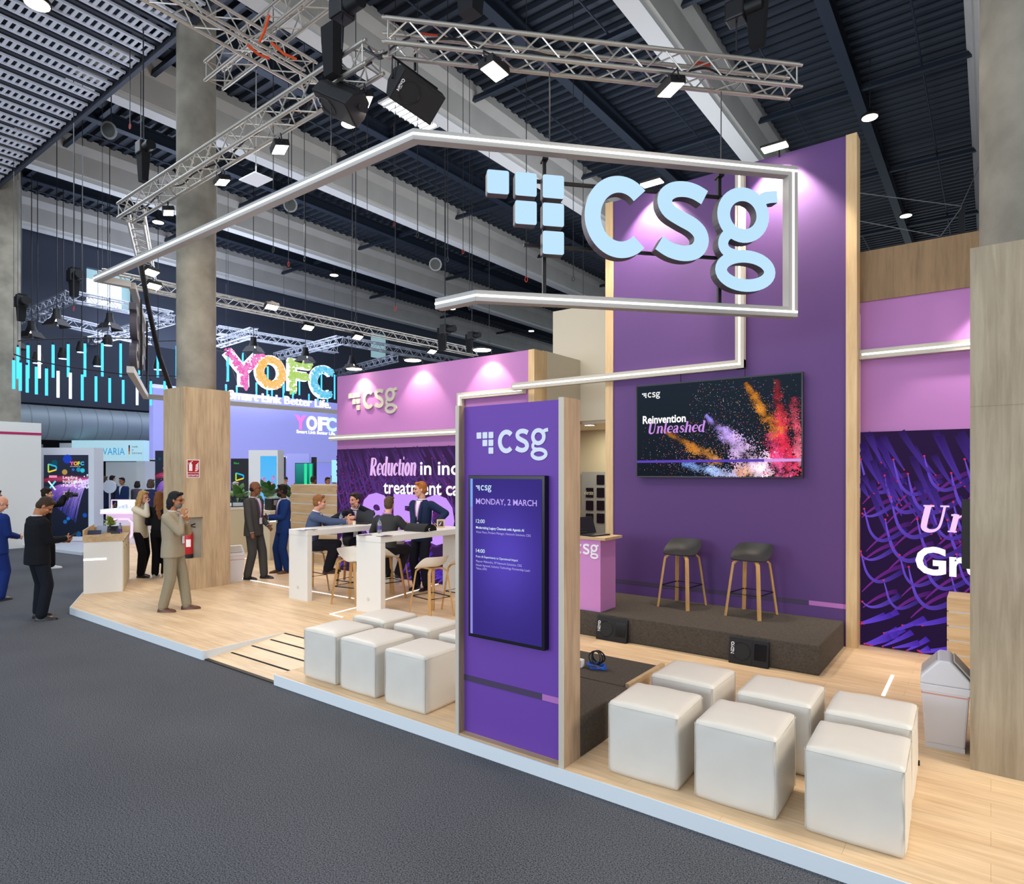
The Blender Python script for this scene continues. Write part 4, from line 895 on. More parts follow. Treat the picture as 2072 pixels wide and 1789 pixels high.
# ---------------------------------------------------------------- loudspeakers, hoists, slings on the trusses
def hung_speaker(p, face, long_, label):
    p = V(p); n = V(face).normalized(); u = V(long_); u = (u - n * u.dot(n)).normalized(); v = n.cross(u); t = thing('hanging_loudspeaker', label, 'loudspeaker', p, 0, 'loudspeakers hung at the truss corner')
    def P(a, b, c): return p + u * a + v * b + n * c
    mb = MB(); L_ = .26
    secs = [[P(a, -.16, .12), P(a, .16, .12), P(a, .16, -.02), P(a, .07, -.17), P(a, -.07, -.17), P(a, -.16, -.02)] for a in (-L_, L_)]
    mb.loft(secs); mb.build('cabinet', M_spk, t, bevel=.01)
    mb = MB(); mb.add([P(-L_ + .015, -.145, .124), P(L_ - .015, -.145, .124), P(L_ - .015, .145, .124), P(-L_ + .015, .145, .124)], [(0, 1, 2, 3)]); mb.build('grille', M_grille, t)
    mb = MB(); mb.tube([P(-.1 + .11 * math.cos(q * .3), .11 * math.sin(q * .3), .128) for q in range(21)], .005, 5, closed=True); mb.build('woofer_ring', M_black, t)
    mb = MB(); mb.tube([P(-L_ - .02, 0, .0), P(-L_ - .02, 0, .0) + V((0, 0, .22)), P(L_ + .02, 0, 0) + V((0, 0, .22)), P(L_ + .02, 0, 0)], .014, 6); c = p + V((0, 0, .25)); mb.cyl(c, c + V((0, 0, .2)), .015, 6); mb.build('bracket', M_blackm, t)
    mm = Matrix.Identity(4)
    for i, a in enumerate((v, -u, n)):
        for k in range(3): mm[k][i] = a[k]
    o = P(-.2, -.05, .128)
    for k in range(3): mm[k][3] = o[k]
    mb = MB(); mb.text('NEXO', .045, mm, bold=.002); mb.build('lettering', M_logo, t)
hung_speaker(atd(840, 190, 6.75), (.62, -.3, -.72), (0.25, 1, -.25), 'black hanging loudspeaker whose grille faces the stage, under the truss end')
hung_speaker(atd(690, 205, 7.1), (-.35, -.5, -.8), (.9, .45, 0), 'black hanging loudspeaker facing down and away, left of the other one')
def hoist(p, label, top=None, bag=(.14, 0, -.3), s=1.):
    p = V(p); t = thing('chain_hoist', label, 'hoist', p, 0, 'chain hoists above the trusses'); mb = MB(); mb.box((p.x - .11 * s, p.y - .1 * s, p.z - .1 * s), (p.x + .11 * s, p.y + .1 * s, p.z + .12 * s)); mb.build('gearbox', M_black, t, bevel=.02)
    mb = MB(); mb.tube([p + V((.1, 0, .0)) * s, p + V((.3, 0, .0)) * s], .085 * s, 16); mb.build('motor', M_blackm, t, smooth=True)
    b = p + V(bag) * s; mb = MB(); mb.loft([[b + V((a * .1 * s, c * .07 * s, z * s)) for a, c in ((-k, -k), (k, -k), (k, k), (-k, k))] for z, k in ((-.28, .75), (.1, 1.0), (.26, 1.05))]); mb.build('chain_bag', mat('chain_bag', '131315', .9), t)
    mb = MB(); mb.cyl(p + V((0, 0, .1)), (p.x, p.y, roof_z(p.x)), .012, 6); mb.cyl(p - V((0, 0, .1)), p - V((0, 0, .42 * s)), .01, 6); mb.build('chain', M_cable, t)
hoist(atd(692, 22, 6.9), 'black chain hoist with bag hanging over the truss corner beside the loudspeakers', bag=(-.1, -.05, -.42))
hoist(atd(1490, 28, 7.4), 'black chain hoist with bag above the right half of the logo truss', bag=(.22, .05, -.16))
hoist(atd(290, 302, 11.4), 'black chain hoist with bag over the far end of the truss left of the column', bag=(0, 0, -.3))
hoist(atd(150, 560, 19.6), 'black chain hoist over the corner of the YOFC truss frame', None, (.0, 0, -.1), 1.6)
hoist(atd(43, 612, 17.), 'black chain hoist over the YOFC truss next to the far left column', 11.5, (.0, 0, -.1), 1.3)
hoist(atd(901, 668, 20), 'black chain hoist over the lamp truss behind the pink wall', 11.5, (-.1, 0, -.2), 1.3)
hoist(atd(955, 680, 21.), 'second black chain hoist over the lamp truss, near its far end', 11.5, (-.1, 0, -.2), 1.1)
mb = MB(); p = atd(952, 12, 8.); mb.loft([[p + V((a * .14, c * .12, z)) for a, c in ((-k, -k), (k, -k), (k, k), (-k, k))] for z, k in ((-.12, .8), (.25, 1))]); o = mb.build('equipment_bag', M_black); tag(o, 'dark equipment bag hanging high above the logo truss', 'bag')
# power cables along the truss corner
for pts, lab in (([(735, 98), (760, 112), (780, 108), (800, 92), (830, 75)], 'thick black cable looping between the two truss ends'), ([(745, 95), (765, 118), (790, 112), (805, 128), (800, 150)], 'black cable dropping from the truss ends to the loudspeaker')):
    mb = MB(); mb.tube([V(q) for q in smooth_path([tuple(atd(x, y, 6.65)) for x, y in pts], 6)], .012, 6); solo(mb, 'power_cable', M_black, lab, 'cable', smooth=True)
M_red = mat('red_connector', 'b2361f', .5)
for x, y, d_, lab in ((868, 75, 6.75, 'red power connector inside the logo truss near its left end'), (1420, 132, 7.3, 'red power connector inside the logo truss near its right end')):
    p = atd(x, y, d_); mb = MB(); mb.tube([p - dC * .09, p + dC * .09], .035, 10); solo(mb, 'power_connector', M_red, lab, 'connector', smooth=True)
for a, b, lab in ((V((-5.4, 4.62, 6.56)), V((-11.7, 4.8, 6.56)), 'black cable snaking inside the long truss in front of the column'), (V((-4.7, 4.75, 6.6)), V((-2.0, 7.55, 6.6)), 'black cable snaking inside the truss above the logo')):
    rnd = random.Random(5); mb = MB(); mb.tube([V(q) for q in smooth_path([tuple(a + (b - a) * i / 14 + V((rnd.uniform(-.05, .05), rnd.uniform(-.05, .05), rnd.uniform(-.06, .07)))) for i in range(15)], 5)], .013, 6); solo(mb, 'power_cable', M_black, lab, 'cable', smooth=True)
# thin wires that carry the sign frame
for i, (x, ya, yb, d_) in enumerate(((1112, 160, 284, 6.3), (1459, 205, 322, 6.65), (670, 235, 318, 7.1), (438, 362, 438, 8.6))):
    p = atd(x, ya, d_); q = atd(x, yb, d_); mb = MB(); mb.cyl((q.x, q.y, 5.37), (q.x, q.y, p.z + .1), .006, 6)
    solo(mb, 'suspension_wire', M_cable, ['thin wire holding the sign frame above the logo squares', 'thin wire holding the sign frame above the letter g', 'thin wire holding the long left side of the sign frame', 'thin wire holding the sign frame just right of the column'][i], 'wire', 'wires of the sign frame')
mb = MB(); mb.tube([atd(283, 520, 11.6), atd(300, 620, 12), atd(322, 720, 12.6), atd(346, 790, 13.3)], .045, 10); solo(mb, 'cable_sleeve', M_black, 'thick black cable sleeve slanting down left of the column to its cladding', 'cable', smooth=True)

# ---------------------------------------------------------------- high bay lamps, horns, wires of the roof
def highbay(x, y, z, lab, r=.2):
    p = atz(x, y, z); t = thing('high_bay_lamp', lab, 'lamp', p, 0, 'round lamps under the roof'); T = Matrix.Translation(p)
    mb = MB(); mb.lathe([(r, 0), (r * 1.02, .05), (r * .4, .13), (r * .25, .22)], 20, T); mb.build('housing', M_blackm, t); mb = MB(); mb.lathe([(r * .9, -.01), (r * .9, 0)], 20, T); mb.build('lens', M_bay, t)
    mb = MB(); mb.cyl(p + V((0, 0, .2)), (p.x, p.y, roof_z(p.x)), .008, 5); mb.build('suspension', M_cable, t)
for x, y, lab in ((1760, 238, 'round high lamp right of the purple wall, the nearer of two'), (1833, 437, 'round high lamp right of the purple wall, just above the oak band'), (676, 557, 'round high lamp under the roof above the YOFC letters'), (320, 450, 'round high lamp below the left end of the long truss'),
    (705, 252, 'round high lamp under the hanging loudspeaker'), (915, 625, 'round high lamp seen under the free end of the lower sign bar'), (1075, 670, 'round high lamp far back, left of the cream store room box')): highbay(x, y, 11.2, lab)
highbay(75, 8, 9.9, 'round high lamp in front of the perforated ceiling, by the picture top', .2)
def horn(x, y, d_, lab):
    p = atd(x, y, d_); t = thing('horn_speaker', lab, 'loudspeaker', p, 0, 'grey horn speakers under the roof'); mb = MB(); ax = V((.5, -.75, -.3)).normalized()
    mb.tube([p - ax * .16, p - ax * .05, p + ax * .08, p + ax * .1], [.05, .08, .2, .2], 18); mb.build('horn', mat('horn_grey', 'a8aaa8', .6), t, smooth=True); mb = MB(); mb.tube([p + ax * .101, p + ax * .12], [.16, .03], 16); mb.build('mouth', mat('horn_mouth', '5c5e5c', .7), t)
    mb = MB(); mb.cyl(p, (p.x, p.y, roof_z(p.x)), .012, 5); mb.build('bracket', M_cable, t)
for x, y, d_, lab in ((225, 265, 15.5, 'grey horn speaker under the edge of the perforated ceiling'), (590, 415, 18, 'grey horn speaker under the roof right of the column'), (882, 535, 20, 'grey horn speaker under the roof left of the logo squares')): horn(x, y, d_, lab)
p = atd(518, 362, 16); mb = MB(); mb.box((p.x - .35, p.y - .25, p.z - .03), (p.x + .35, p.y + .25, p.z)); mb.cyl(p, (p.x, p.y, roof_z(p.x)), .015, 6); solo(mb, 'access_point_plate', M_white, 'small white square plate under the roof right of the column', 'panel')
rl = atz(832, 232, 12.3); t = thing('roof_luminaire', 'bright louvred roof luminaire behind the hanging loudspeaker', 'lamp', rl); mb = MB(); mb.box((rl.x - .33, rl.y - .95, 12.3), (rl.x + .33, rl.y + .95, 12.36)); mb.build('housing', M_white, t)
mb = MB(); mb.box((rl.x - .27, rl.y - .85, 12.285), (rl.x + .27, rl.y + .85, 12.3)); mb.build('lens', mat('roof_lamp', 'ffffff', .5, emit='f4fbff', es=3.), t)
for i in range(9): mb = MB(); y = rl.y - .8 + i * .2; mb.box((rl.x - .26, y - .02, 12.22), (rl.x + .26, y + .02, 12.285)); mb.build('louvre', M_white, t)
W_ = [(427, 745, 330, 470, 'right of the column'), (1, 0, 0, 0, '')]
wires = [(263, 0, 250), (285, 0, 300), (207, 205, 255), (149, 360, 620), (167, 320, 640), (553, 440, 500), (584, 450, 530), (616, 460, 520), (743, 350, 425), (797, 385, 450), (845, 405, 470), (906, 430, 520), (937, 450, 505), (950, 560, 620), (900, 535, 670), (1065, 490, 560), (1160, 500, 560), (713, 540, 585), (1180, 540, 600), (990, 640, 690), (720, 545, 640), (800, 560, 620)]
for i, (x, ya, yb) in enumerate(wires):
    d_ = 12. + (i % 5) * 1.6 if x > 250 else 14 + i % 3; p = atd(x, ya, d_); q = atd(x, yb, d_); t = thing('roof_wire', 'thin dark wire with a shackle hanging from the roof beams', 'wire', q, 0, 'thin wires hanging from the roof')
    mb = MB(); mb.cyl(q, (q.x, q.y, roof_z(q.x)), .008, 5); mb.build('wire', M_cable, t); mb = MB(); mb.tube([q + V((.03 * math.cos(k), .0, -.05 + .05 * math.sin(k))) for k in [j * .6 for j in range(11)]], .008, 5, closed=True); mb.build('shackle', M_red if i % 3 == 0 else M_cable, t)
for (xa, ya, da), (xb, yb, db), lab in (((1735, 390, 9), (1945, 417, 12), 'taut wire stretched right of the purple wall to the upright pole'), ((1945, 417, 12), (1990, 318, 13), 'taut wire rising from the pole to the right column'), ((1738, 447, 9), (1903, 478, 12), 'lower taut wire stretched right of the purple wall'), ((1945, 420, 12), (1903, 478, 11.8), 'short slanting wire down from the pole to the oak band')):
    mb = MB(); mb.cyl(atd(xa, ya, da), atd(xb, yb, db), .008, 5); solo(mb, 'guy_wire', mat('pale_wire', '8a8c8c', .5, .5), lab, 'wire', 'guy wires right of the purple wall')
mb = MB(); p = atd(1946, 470, 12.2); mb.box((p.x - .05, p.y - .05, 0.1), (p.x + .05, p.y + .05, p.z + .5)); solo(mb, 'rigging_pole', M_black, 'dark upright rigging pole standing behind the oak band', 'pole')
# ================================================================= neighbouring stands
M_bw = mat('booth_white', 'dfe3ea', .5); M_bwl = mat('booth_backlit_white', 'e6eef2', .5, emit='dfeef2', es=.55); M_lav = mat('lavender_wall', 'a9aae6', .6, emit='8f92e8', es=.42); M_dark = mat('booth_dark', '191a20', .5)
M_mag = mat('magenta_line', 'b5205f', .5); M_pinkneon = mat('pink_neon', 'f0a8d8', .5, emit='f4b4e0', es=1.1); M_glow = mat('glow_white', 'ffffff', .5, emit='ffffff', es=1.3)
def fbox(xl, xr, yt, yb, d, dep, floor=None, tilt=0):
    """box facing the camera side of the hall, given by its outline in the photo and its distance"""
    u = (RIGHT * math.cos(tilt) + FWD * math.sin(tilt)); a = atd(xl, yb, d); w = (xr - xl) / F * d; z1 = HC + (CY - yt) / F * d; z0 = HC + (CY - yb) / F * d
    if floor is not None: z0 = floor
    M = FR((a.x, a.y, 0), u)
    return M, w, z0, z1, dep
def fb(mb, M, x0, x1, z0, z1, n0, n1, mi=0): return mb.box((x0, z0, n0), (x1, z1, n1), mi, M)
# white floors of the stands across the aisle
pl = [atz(-40, 1092, .08), atz(19, 1100, .08), atz(165, 1118, .08), atz(300, 1100, .08), atz(420, 1070, .08), atz(700, 1060, .08)]
poly = [(p.x, p.y) for p in pl] + [(-20, 26), (-40, 24), (-40, 4)]
ar = sum(a[0] * b[1] - b[0] * a[1] for a, b in zip(poly, poly[1:] + poly[:1]))
mb = MB(); mb.prism(poly if ar > 0 else poly[::-1], .003, .08); struct(mb, 'floor_white_stand', mat('white_floor', 'd5dbe2', .3))
for (a, b) in (((30, 1090), (168, 1096)), ((20, 1080), (60, 1074))):
    mb = MB(); mb.bar(atz(*a, .082), atz(*b, .082), .06, .004); solo(mb, 'floor_stripe', M_mag, 'magenta stripe on the white floor across the aisle, %s the upright fibre screen' % ('in front of' if a[0] == 30 else 'left of'), 'stripe')
# ---- lavender stand
mb = MB(); mb.box((-24.3, 10.6, 2.62), (-24, 21, 5.3)); mb.box((-24.31, 10.59, 2.58), (-23.98, 21, 2.62), 1); struct(mb, 'wall_lavender', [M_lav, M_bw])
mb = MB(); mb.box((-27, 13.4, .08), (-26.8, 24, 2.62)); struct(mb, 'wall_lavender_rear', M_lav)
FY = lambda y, z, x=-23.45: FR((x, y, z), YA)
t = thing('sky_sign', 'giant dotted letters YOFC standing on the lavender stand', 'sign', (-23.6, 15.5, 5.35)); M0 = FY(0, 0)
M_edgew = mat('sign_white_edge', 'ffffff', .5, emit='f4f6ff', es=.85)
LET = {'Y': ([[(13.1, 6.78), (13.75, 6.1)], [(14.5, 6.9), (13.75, 6.1)], [(13.76, 6.15), (13.78, 5.5)]], 'e64fb4'), 'O': ([[(14.95 + .5 * math.cos(R(a)), 6.2 + .52 * math.sin(R(a))) for a in range(0, 361, 15)]], 'f0b64a'),
       'F': ([[(15.95, 5.55), (15.95, 6.85)], [(15.8, 6.72), (16.8, 6.72)], [(15.9, 6.22), (16.62, 6.22)]], 'a5cc54'), 'C': ([[(17.55 + .55 * math.cos(R(a)), 6.1 + .56 * math.sin(R(a))) for a in range(48, 314, 14)]], '3fbfe6')}
for ch, (strokes, c) in LET.items():
    mb = MB()
    for s_ in strokes: mb.stroke(s_, .4 if ch in 'YF' else .36, -.18, 0, M0)
    o = mb.build('letter', M_edgew, t, label='dotted letter %s' % ch); a = Art(); rnd = random.Random(ord(ch))
    for s_ in strokes:
        fine = smooth_path(s_, 12) if len(s_) > 2 else [(s_[0][0] + (s_[1][0] - s_[0][0]) * i / 16, s_[0][1] + (s_[1][1] - s_[0][1]) * i / 16) for i in range(17)]
        for p in fine * (3 if len(s_) > 2 else 11): a.disc(p[0] + rnd.uniform(-.15, .15), p[1] + rnd.uniform(-.13, .13), rnd.choice([.018, .03, .04, .06]), mixc(lin(c), (1, 1, 1), rnd.uniform(0, .25)), 100 + rnd.randint(0, 60), 10, M0)
    a.build('dots', M_scr, o)
mb = MB(); mb.text('Smart Link Better Life.', .48, FY(13.15, 4.98, -23.5), bold=.004, ext=.03, width=4.75); mb.build('lettering', M_edgew, t)
t = thing('wall_sign', 'small YOFC sign with Smart Link Better Life on the lavender wall', 'sign', (-23.99, 17.5, 4.2))
for ch, c, y in (('Y', 'e870c0', 16.43), ('O', 'fff4e4', 17.0), ('F', 'f6f8e4', 17.6), ('C', 'c4ecff', 18.05)): mb = MB(); mb.text(ch, .82, FY(y, 4.02, -23.99), bold=.03, ext=.01, width=.55); mb.build('letter', mat('sign_' + c, c, .5, emit=c, es=.9), t)
mb = MB(); mb.text('Smart Link Better Life.', .2, FY(16.5, 3.83, -23.99), ext=.005, bold=.004, width=2.05); mb.build('lettering', M_edgew, t)
q = atx(565, 921, -23.99); mb = MB(); mb.text('ion Area', .2, FY(q.y, 2.74, -23.97), bold=.003); solo(mb, 'area_lettering', M_edgew, 'small white lettering ion Area low on the lavender wall', 'lettering')
# black-backed display, green screen, kiosk with a furry letter
def panel(name, xl, xr, yt, yb, d, m, lab, cat, dep=.12, **k):
    M, w, z0, z1, _ = fbox(xl, xr, yt, yb, d, dep); mb = MB(); fb(mb, M, 0, w, z0, z1, -dep, 0); return solo(mb, name, m, lab, cat, **k), M, w, z0, z1
def neon_arrow(a, M, s_, x, y, l=6):
    P = [(0, 0), (0, 1), (1, .7), (1, .3), (0, 0)]
    for p, q, c in zip(P, P[1:], ('9ad84a', '2fb8d8', '28a0e8', 'e8d23a')): a.ribbon([(x + p[0] * s_, y + p[1] * s_), (x + q[0] * s_, y + q[1] * s_)], [.18 * s_] * 2, [lin(c)] * 2, l, M)
def neon_x(a, M, s_, x, y, l=6):
    a.ribbon([(x, y), (x + .8 * s_, y + s_)], [.18 * s_] * 2, [lin('6ad0f0')] * 2, l, M); a.ribbon([(x, y + s_), (x + .8 * s_, y)], [.18 * s_] * 2, [lin('d8f0ff')] * 2, l, M)
t = thing('display_stand', 'black display panel with neon glyphs under the lavender wall', 'display', atd(484, 1040, 22)); M, w, z0, z1, _ = fbox(467, 502, 928, 1045, 22, .3, .08); mb = MB(); fb(mb, M, 0, w, z0, z1, -.3, 0); mb.build('panel', M_dark, t)
a = Art(); MM = M @ Matrix.Translation((0, 0, .004)); neon_arrow(a, MM, .26, .18, 1.85); neon_x(a, MM, .24, .16, 1.2); a.word('Fibre', .09, MM, .1, 2.42, '3ad06a'); a.build('display', M_scr, t)
t = thing('green_screen', 'dark screen with bright green bands left of the slatted oak block', 'screen', atd(615, 985, 23)); M, w, z0, z1, _ = fbox(598, 633, 938, 984, 23, .1); mb = MB(); fb(mb, M, -.02, w + .02, z0 - .02, z1 + .02, -.1, 0); mb.build('bezel', M_dark, t)
a = Art(); a.rect(0, 0, w, z1 - z0, lin('0c5a52'), 0, lin('2a8f88'), M=M @ Matrix.Translation((0, z0, .003))); a.rect(w * .5, 0, w * .66, z1 - z0, lin('2ee09a'), 2, M=M @ Matrix.Translation((0, z0, .003))); a.rect(w * .8, 0, w * .95, z1 - z0, lin('20d890'), 2, M=M @ Matrix.Translation((0, z0, .003))); a.build('display', M_scr, t)
panel('booth_pillar', 580, 626, 918, 1040, 23.6, M_lav, 'lavender pillar behind the green screen', 'pillar'); panel('side_screen', 671, 684, 931, 976, 23, mat('pale_screen', '9fd8e8', .4, emit='90d0e4', es=.7), 'pale blue screen edge beside the violet screen wall', 'screen')
panel('dark_recess', 563, 576, 925, 1030, 23.8, M_dark, 'dark upright recess between kiosk and lavender pillar', 'panel'); panel('dark_recess', 630, 639, 925, 1030, 23.8, M_dark, 'dark upright recess right of the green screen', 'panel')
t = thing('kiosk', 'white kiosk with a blue screen and a furry pink letter', 'kiosk', atd(535, 1050, 18.5)); M, w, z0, z1, _ = fbox(503, 562, 911, 1060, 18.5, .45, .1); mb = MB(); fb(mb, M, 0, w, z0, z1, -.5, 0); mb.build('body', M_bw, t)
a = Art(); MM = M @ Matrix.Translation((0, 0, .004)); a.rect(.34, .9, w - .03, z1 - .17, lin('6fb4e8'), 0, lin('4ab0ee'), M=MM); rnd = random.Random(4)
for (p, q) in (((.42, 2.0), (.55, 1.45)), ((.72, 2.02), (.55, 1.45)), ((.55, 1.5), (.52, 1.1))):
    for i in range(90): k = rnd.random(); a.disc(p[0] + (q[0] - p[0]) * k + rnd.uniform(-.045, .045), p[1] + (q[1] - p[1]) * k + rnd.uniform(-.02, .02), rnd.uniform(.012, .02), mixc(lin('b04a9a'), lin('d88ac8'), rnd.random()), 3 + rnd.randint(0, 9), 6, MM)
a.build('display', M_scr, t)
# ---- upright fibre-optic screen kiosk
def fibre(a, M, w, h, seed=2):
    rnd = random.Random(seed); a.rect(0, 0, w, h, lin('141a28'), 0, lin('262c40'), M=M); ox, oy = w * 1.02, h * .66
    for i in range(12):
        o = (i - 5.5) / 6; a.ribbon([(w * q / 12, oy + h * (.03 + .02 * math.sin(q * .35) + .028 * o * (1 + q / 10))) for q in range(13)], [h * .016] * 13, [mixc(lin('141a28'), mixc(lin('a83048'), lin('d060a0'), q / 12), (1 - o * o) * (.55 + .45 * q / 12)) for q in range(13)], 1 + i % 3, M)
    for i in range(170):
        s_ = rnd.random(); P = []
        for j in range(14):
            t_ = j / 13; P.append((ox - t_ ** .75 * w * (.3 + .75 * s_) , oy - .05 * h * s_ - (t_ ** (1.5 + s_)) * h * (.1 + .38 * (1 - s_) + .12 * rnd.random() * .2) + .05 * h * math.sin(t_ * 3) * s_))
        P = [p for p in P if 0 < p[0] < w and 0 < p[1] < h]
        if len(P) < 4: continue
        k = len(P); c0 = mixc(lin('e88ae0'), lin('5ab8f8'), (1 - s_) * rnd.random()); a.ribbon(P, [.011 * w * (1 - i_ / k) + .003 for i_ in range(k)], [mixc(c0, lin('2434a0'), (i_ / k) ** .7) for i_ in range(k)], 5 + i % 6, M)
    for i in range(110): x, y = w - abs(rnd.gauss(0, .22)) * w, oy + rnd.gauss(-.01, .035) * h; a.disc(max(.02, x), y, rnd.uniform(.008, .022) * w, mixc(lin('f0b0f0'), lin('b8e0ff'), rnd.random()), 12 + i % 5, 10, M)
    for x, y, r, c in ((.53, .95, .1, '1c3cb0'), (.24, .9, .07, '0f4a58'), (.78, .82, .05, '1e88a8'), (.87, .81, .05, '2ab8d0'), (.47, .79, .06, 'a88a4a'), (.66, .82, .03, '2868c8'), (.55, .22, .04, '1c6ab8'), (.48, .18, .045, '1a5aa8'), (.78, .03, .06, '184e80'), (.92, .26, .05, '1848a0')): a.disc(x * w, y * h, r * w, lin(c), 4, 24, M)
t = thing('kiosk', 'tall white kiosk with an upright fibre-optic screen reading Leading Intelligent Future', 'kiosk', atd(140, 1095, 19.3)); M, w, z0, z1, _ = fbox(79, 190, 906, 1096, 19.3, .6, .08); mb = MB(); fb(mb, M, 0, w, z0, z1, -.45, 0); mb.build('body', M_bw, t)
a = Art(); x0, x1, y0, y1 = .145, w - .165, .2, z1 - .22; MM = M @ Matrix.Translation((x0, y0, .004)); w2, h2 = x1 - x0, y1 - y0; fibre(a, MM, w2, h2)
neon_arrow(a, MM, .24, .14, h2 * .79, 20); a.ribbon([(.16, h2 * .735), (.4, h2 * .735)], [.07, .07], [lin('e88ab0')] * 2, 20, MM); neon_x(a, MM, .27, .14, h2 * .57, 20)
for ch, c, x in (('Y', 'f05aa0', .8), ('O', 'f0a03a', .9), ('F', 'b8d84a', 1.02), ('C', '3ab8e8', 1.11)): a.word(ch, .15, MM, x, h2 * .875, c, 22, bold=.008)
a.word('Smart Link Better Life', .035, MM, .8, h2 * .855, 'ffffff', 22); 
for i, s_ in enumerate(('Leading', 'Intelligent', 'Future')): a.word(s_, .12, MM, .58, h2 * (.71 - .05 * i), 'ffffff', 22, width=(.44, .6, .38)[i])
a.word('www.yofc.com', .035, MM, .58, h2 * .545, 'ffffff', 22); a.build('display', M_scr, t)
t = thing('kiosk', 'second fibre-optic screen, only a strip of it left of the clad column', 'kiosk', atd(330, 1060, 21)); M, w, z0, z1, _ = fbox(314, 352, 912, 1060, 21, .4, .08); mb = MB(); fb(mb, M, 0, w, z0, z1, -.4, 0); mb.build('body', M_dark, t); a = Art(); fibre(a, M @ Matrix.Translation((0, .1, .004)), w, z1 - .1, 8); a.build('display', M_scr, t)
# ---- pale blue stand with its name board
dB = 25.
t = thing('booth', 'pale stand with the board BAVARIA above its white interior', 'booth', atd(200, 1010, dB)); M, w, z0, z1, _ = fbox(145, 291, 891, 933, dB, .3); mb = MB(); fb(mb, M, 0, w, z0, z1, -.4, 0); mb.build('name_board', mat('pale_blue_board', 'b9dbe2', .5, emit='a8d4de', es=.45), t)
mb = MB(); fb(mb, M, -.62, 0, z0 - .02, z1 - .1, -.6, -.2); mb.build('side_board', M_bw, t)
mb = MB(); mb.text('BAVARIA', .4, M @ Matrix.Translation((.86, z0 + .24, .004)), width=1.22); mb.build('lettering', mat('board_blue', '2a9fd0', .5, emit='2a9fd0', es=.35), t)
mb = MB(); MM = M @ Matrix.Translation((0, 0, .005)); x = w * .79; fb(mb, MM, x, x + .05, z0 + .5, z0 + .62, 0, .003, 0); fb(mb, MM, x, x + .05, z0 + .38, z0 + .5, 0, .003, 1); fb(mb, MM, x, x + .05, z0 + .26, z0 + .38, 0, .003, 2)
mb.build('flag_mark', [mat('flag_black', '141414', .6), mat('flag_red', 'b02a20', .6), mat('flag_gold', 'd8b040', .6)], t); mb = MB()
for i, s_ in enumerate(('made', 'in', 'Germany')): mb.text(s_, .11, MM, x + .12, z0 + .53 - .125 * i)
mb.build('small_lettering', mat('board_grey', '5c666c', .6), t)
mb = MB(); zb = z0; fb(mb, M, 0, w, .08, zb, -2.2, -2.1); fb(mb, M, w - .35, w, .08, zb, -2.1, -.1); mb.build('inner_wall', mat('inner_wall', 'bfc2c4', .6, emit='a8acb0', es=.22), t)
for x in (1.55, w - .42): mb = MB(); fb(mb, M, x, x + .05, .3, zb - .15, -2.09, -2.06); mb.build('light_strip', M_glow, t)
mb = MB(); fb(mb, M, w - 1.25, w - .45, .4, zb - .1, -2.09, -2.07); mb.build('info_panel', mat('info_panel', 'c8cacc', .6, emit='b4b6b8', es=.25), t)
mb = MB(); MM = M @ Matrix.Translation((0, 0, -2.065)); mb.text('Smart IoT Sensors', .08, MM, w - 1.12, zb - .4); mb.tube([MM @ V((w - .75 + .16 * math.cos(i * .3), 1.6 + .16 * math.sin(i * .3), 0)) for i in range(21)], .025, 6, closed=True); mb.tube([MM @ V((w - 1.2 + .05 * math.cos(i * .6), zb - .38 + .05 * math.sin(i * .6), 0)) for i in range(10)], .012, 6, closed=True); mb.build('panel_print', M_dark, t)
panel('wall_screen', 228, 254, 959, 985, 28.2, mat('blue_screen', '9cc4e0', .4, emit='98c2de', es=.8), 'pale blue wall screen inside the pale stand', 'screen')
p = atd(222, 985, 20.6); mb = MB(); Mx = FR((p.x, p.y, p.z), RIGHT); mb.lathe([(.21, -.02), (.21, .02)], 28, Mx); mb.bar(p - V((0, 0, .2)), (p.x, p.y, .9), .04, .04); solo(mb, 'round_board', M_bw, 'white round board standing on the counter by the visitor in navy', 'board')
t = thing('booth_counter', 'white counter with pink glowing edges, behind the blonde woman', 'counter', atd(230, 1095, 18.2)); M, w, z0, z1, _ = fbox(203, 275, 1031, 1095, 18.2, .8, .08); mb = MB(); fb(mb, M, 0, w, z1 - .09, z1, -.9, 0); mb.build('top', M_bwl, t); mb = MB(); fb(mb, M, 0, w, z1 - .13, z1 - .09, -.9, .01); mb.build('glow_edge', M_pinkneon, t); mb = MB(); fb(mb, M, .1, w, .08, z1 - .13, -.8, -.1); mb.build('body', M_bw, t)
mb = MB(); mb.tube([M @ V((q_, z_, .0)) for q_, z_ in ((.35, .25), (.8, .25), (.9, .35), (.9, .7), (.8, .8), (.35, .8))], .025, 6); mb.build('glow_ring', M_pinkneon, t)
t = thing('showcase', 'small pink-lit showcase with a miniature set on the white counter', 'showcase', atd(245, 1030, 18.4)); M, w, z0, z1, _ = fbox(226, 262, 1012, 1031, 18.4, .4); mb = MB(); fb(mb, M, 0, w, z0, z1, -.3, -.27); fb(mb, M, 0, w, z0, z0 + .02, -.3, 0); mb.build('case', M_bwl, t); mb = MB(); mb.tube([M @ V((q_, z_, 0)) for q_, z_ in ((0, z0), (0, z1), (w - .06, z1), (w, z1 - .06), (w, z0))], .016, 6); mb.build('glow_ring', M_pinkneon, t)
for i in range(4): mb = MB(); fb(mb, M, .08 + i * .1, .14 + i * .1, z0 + .02, z0 + .08 + .03 * (i % 3), -.2, -.12); mb.build('miniature', M_bw, t)
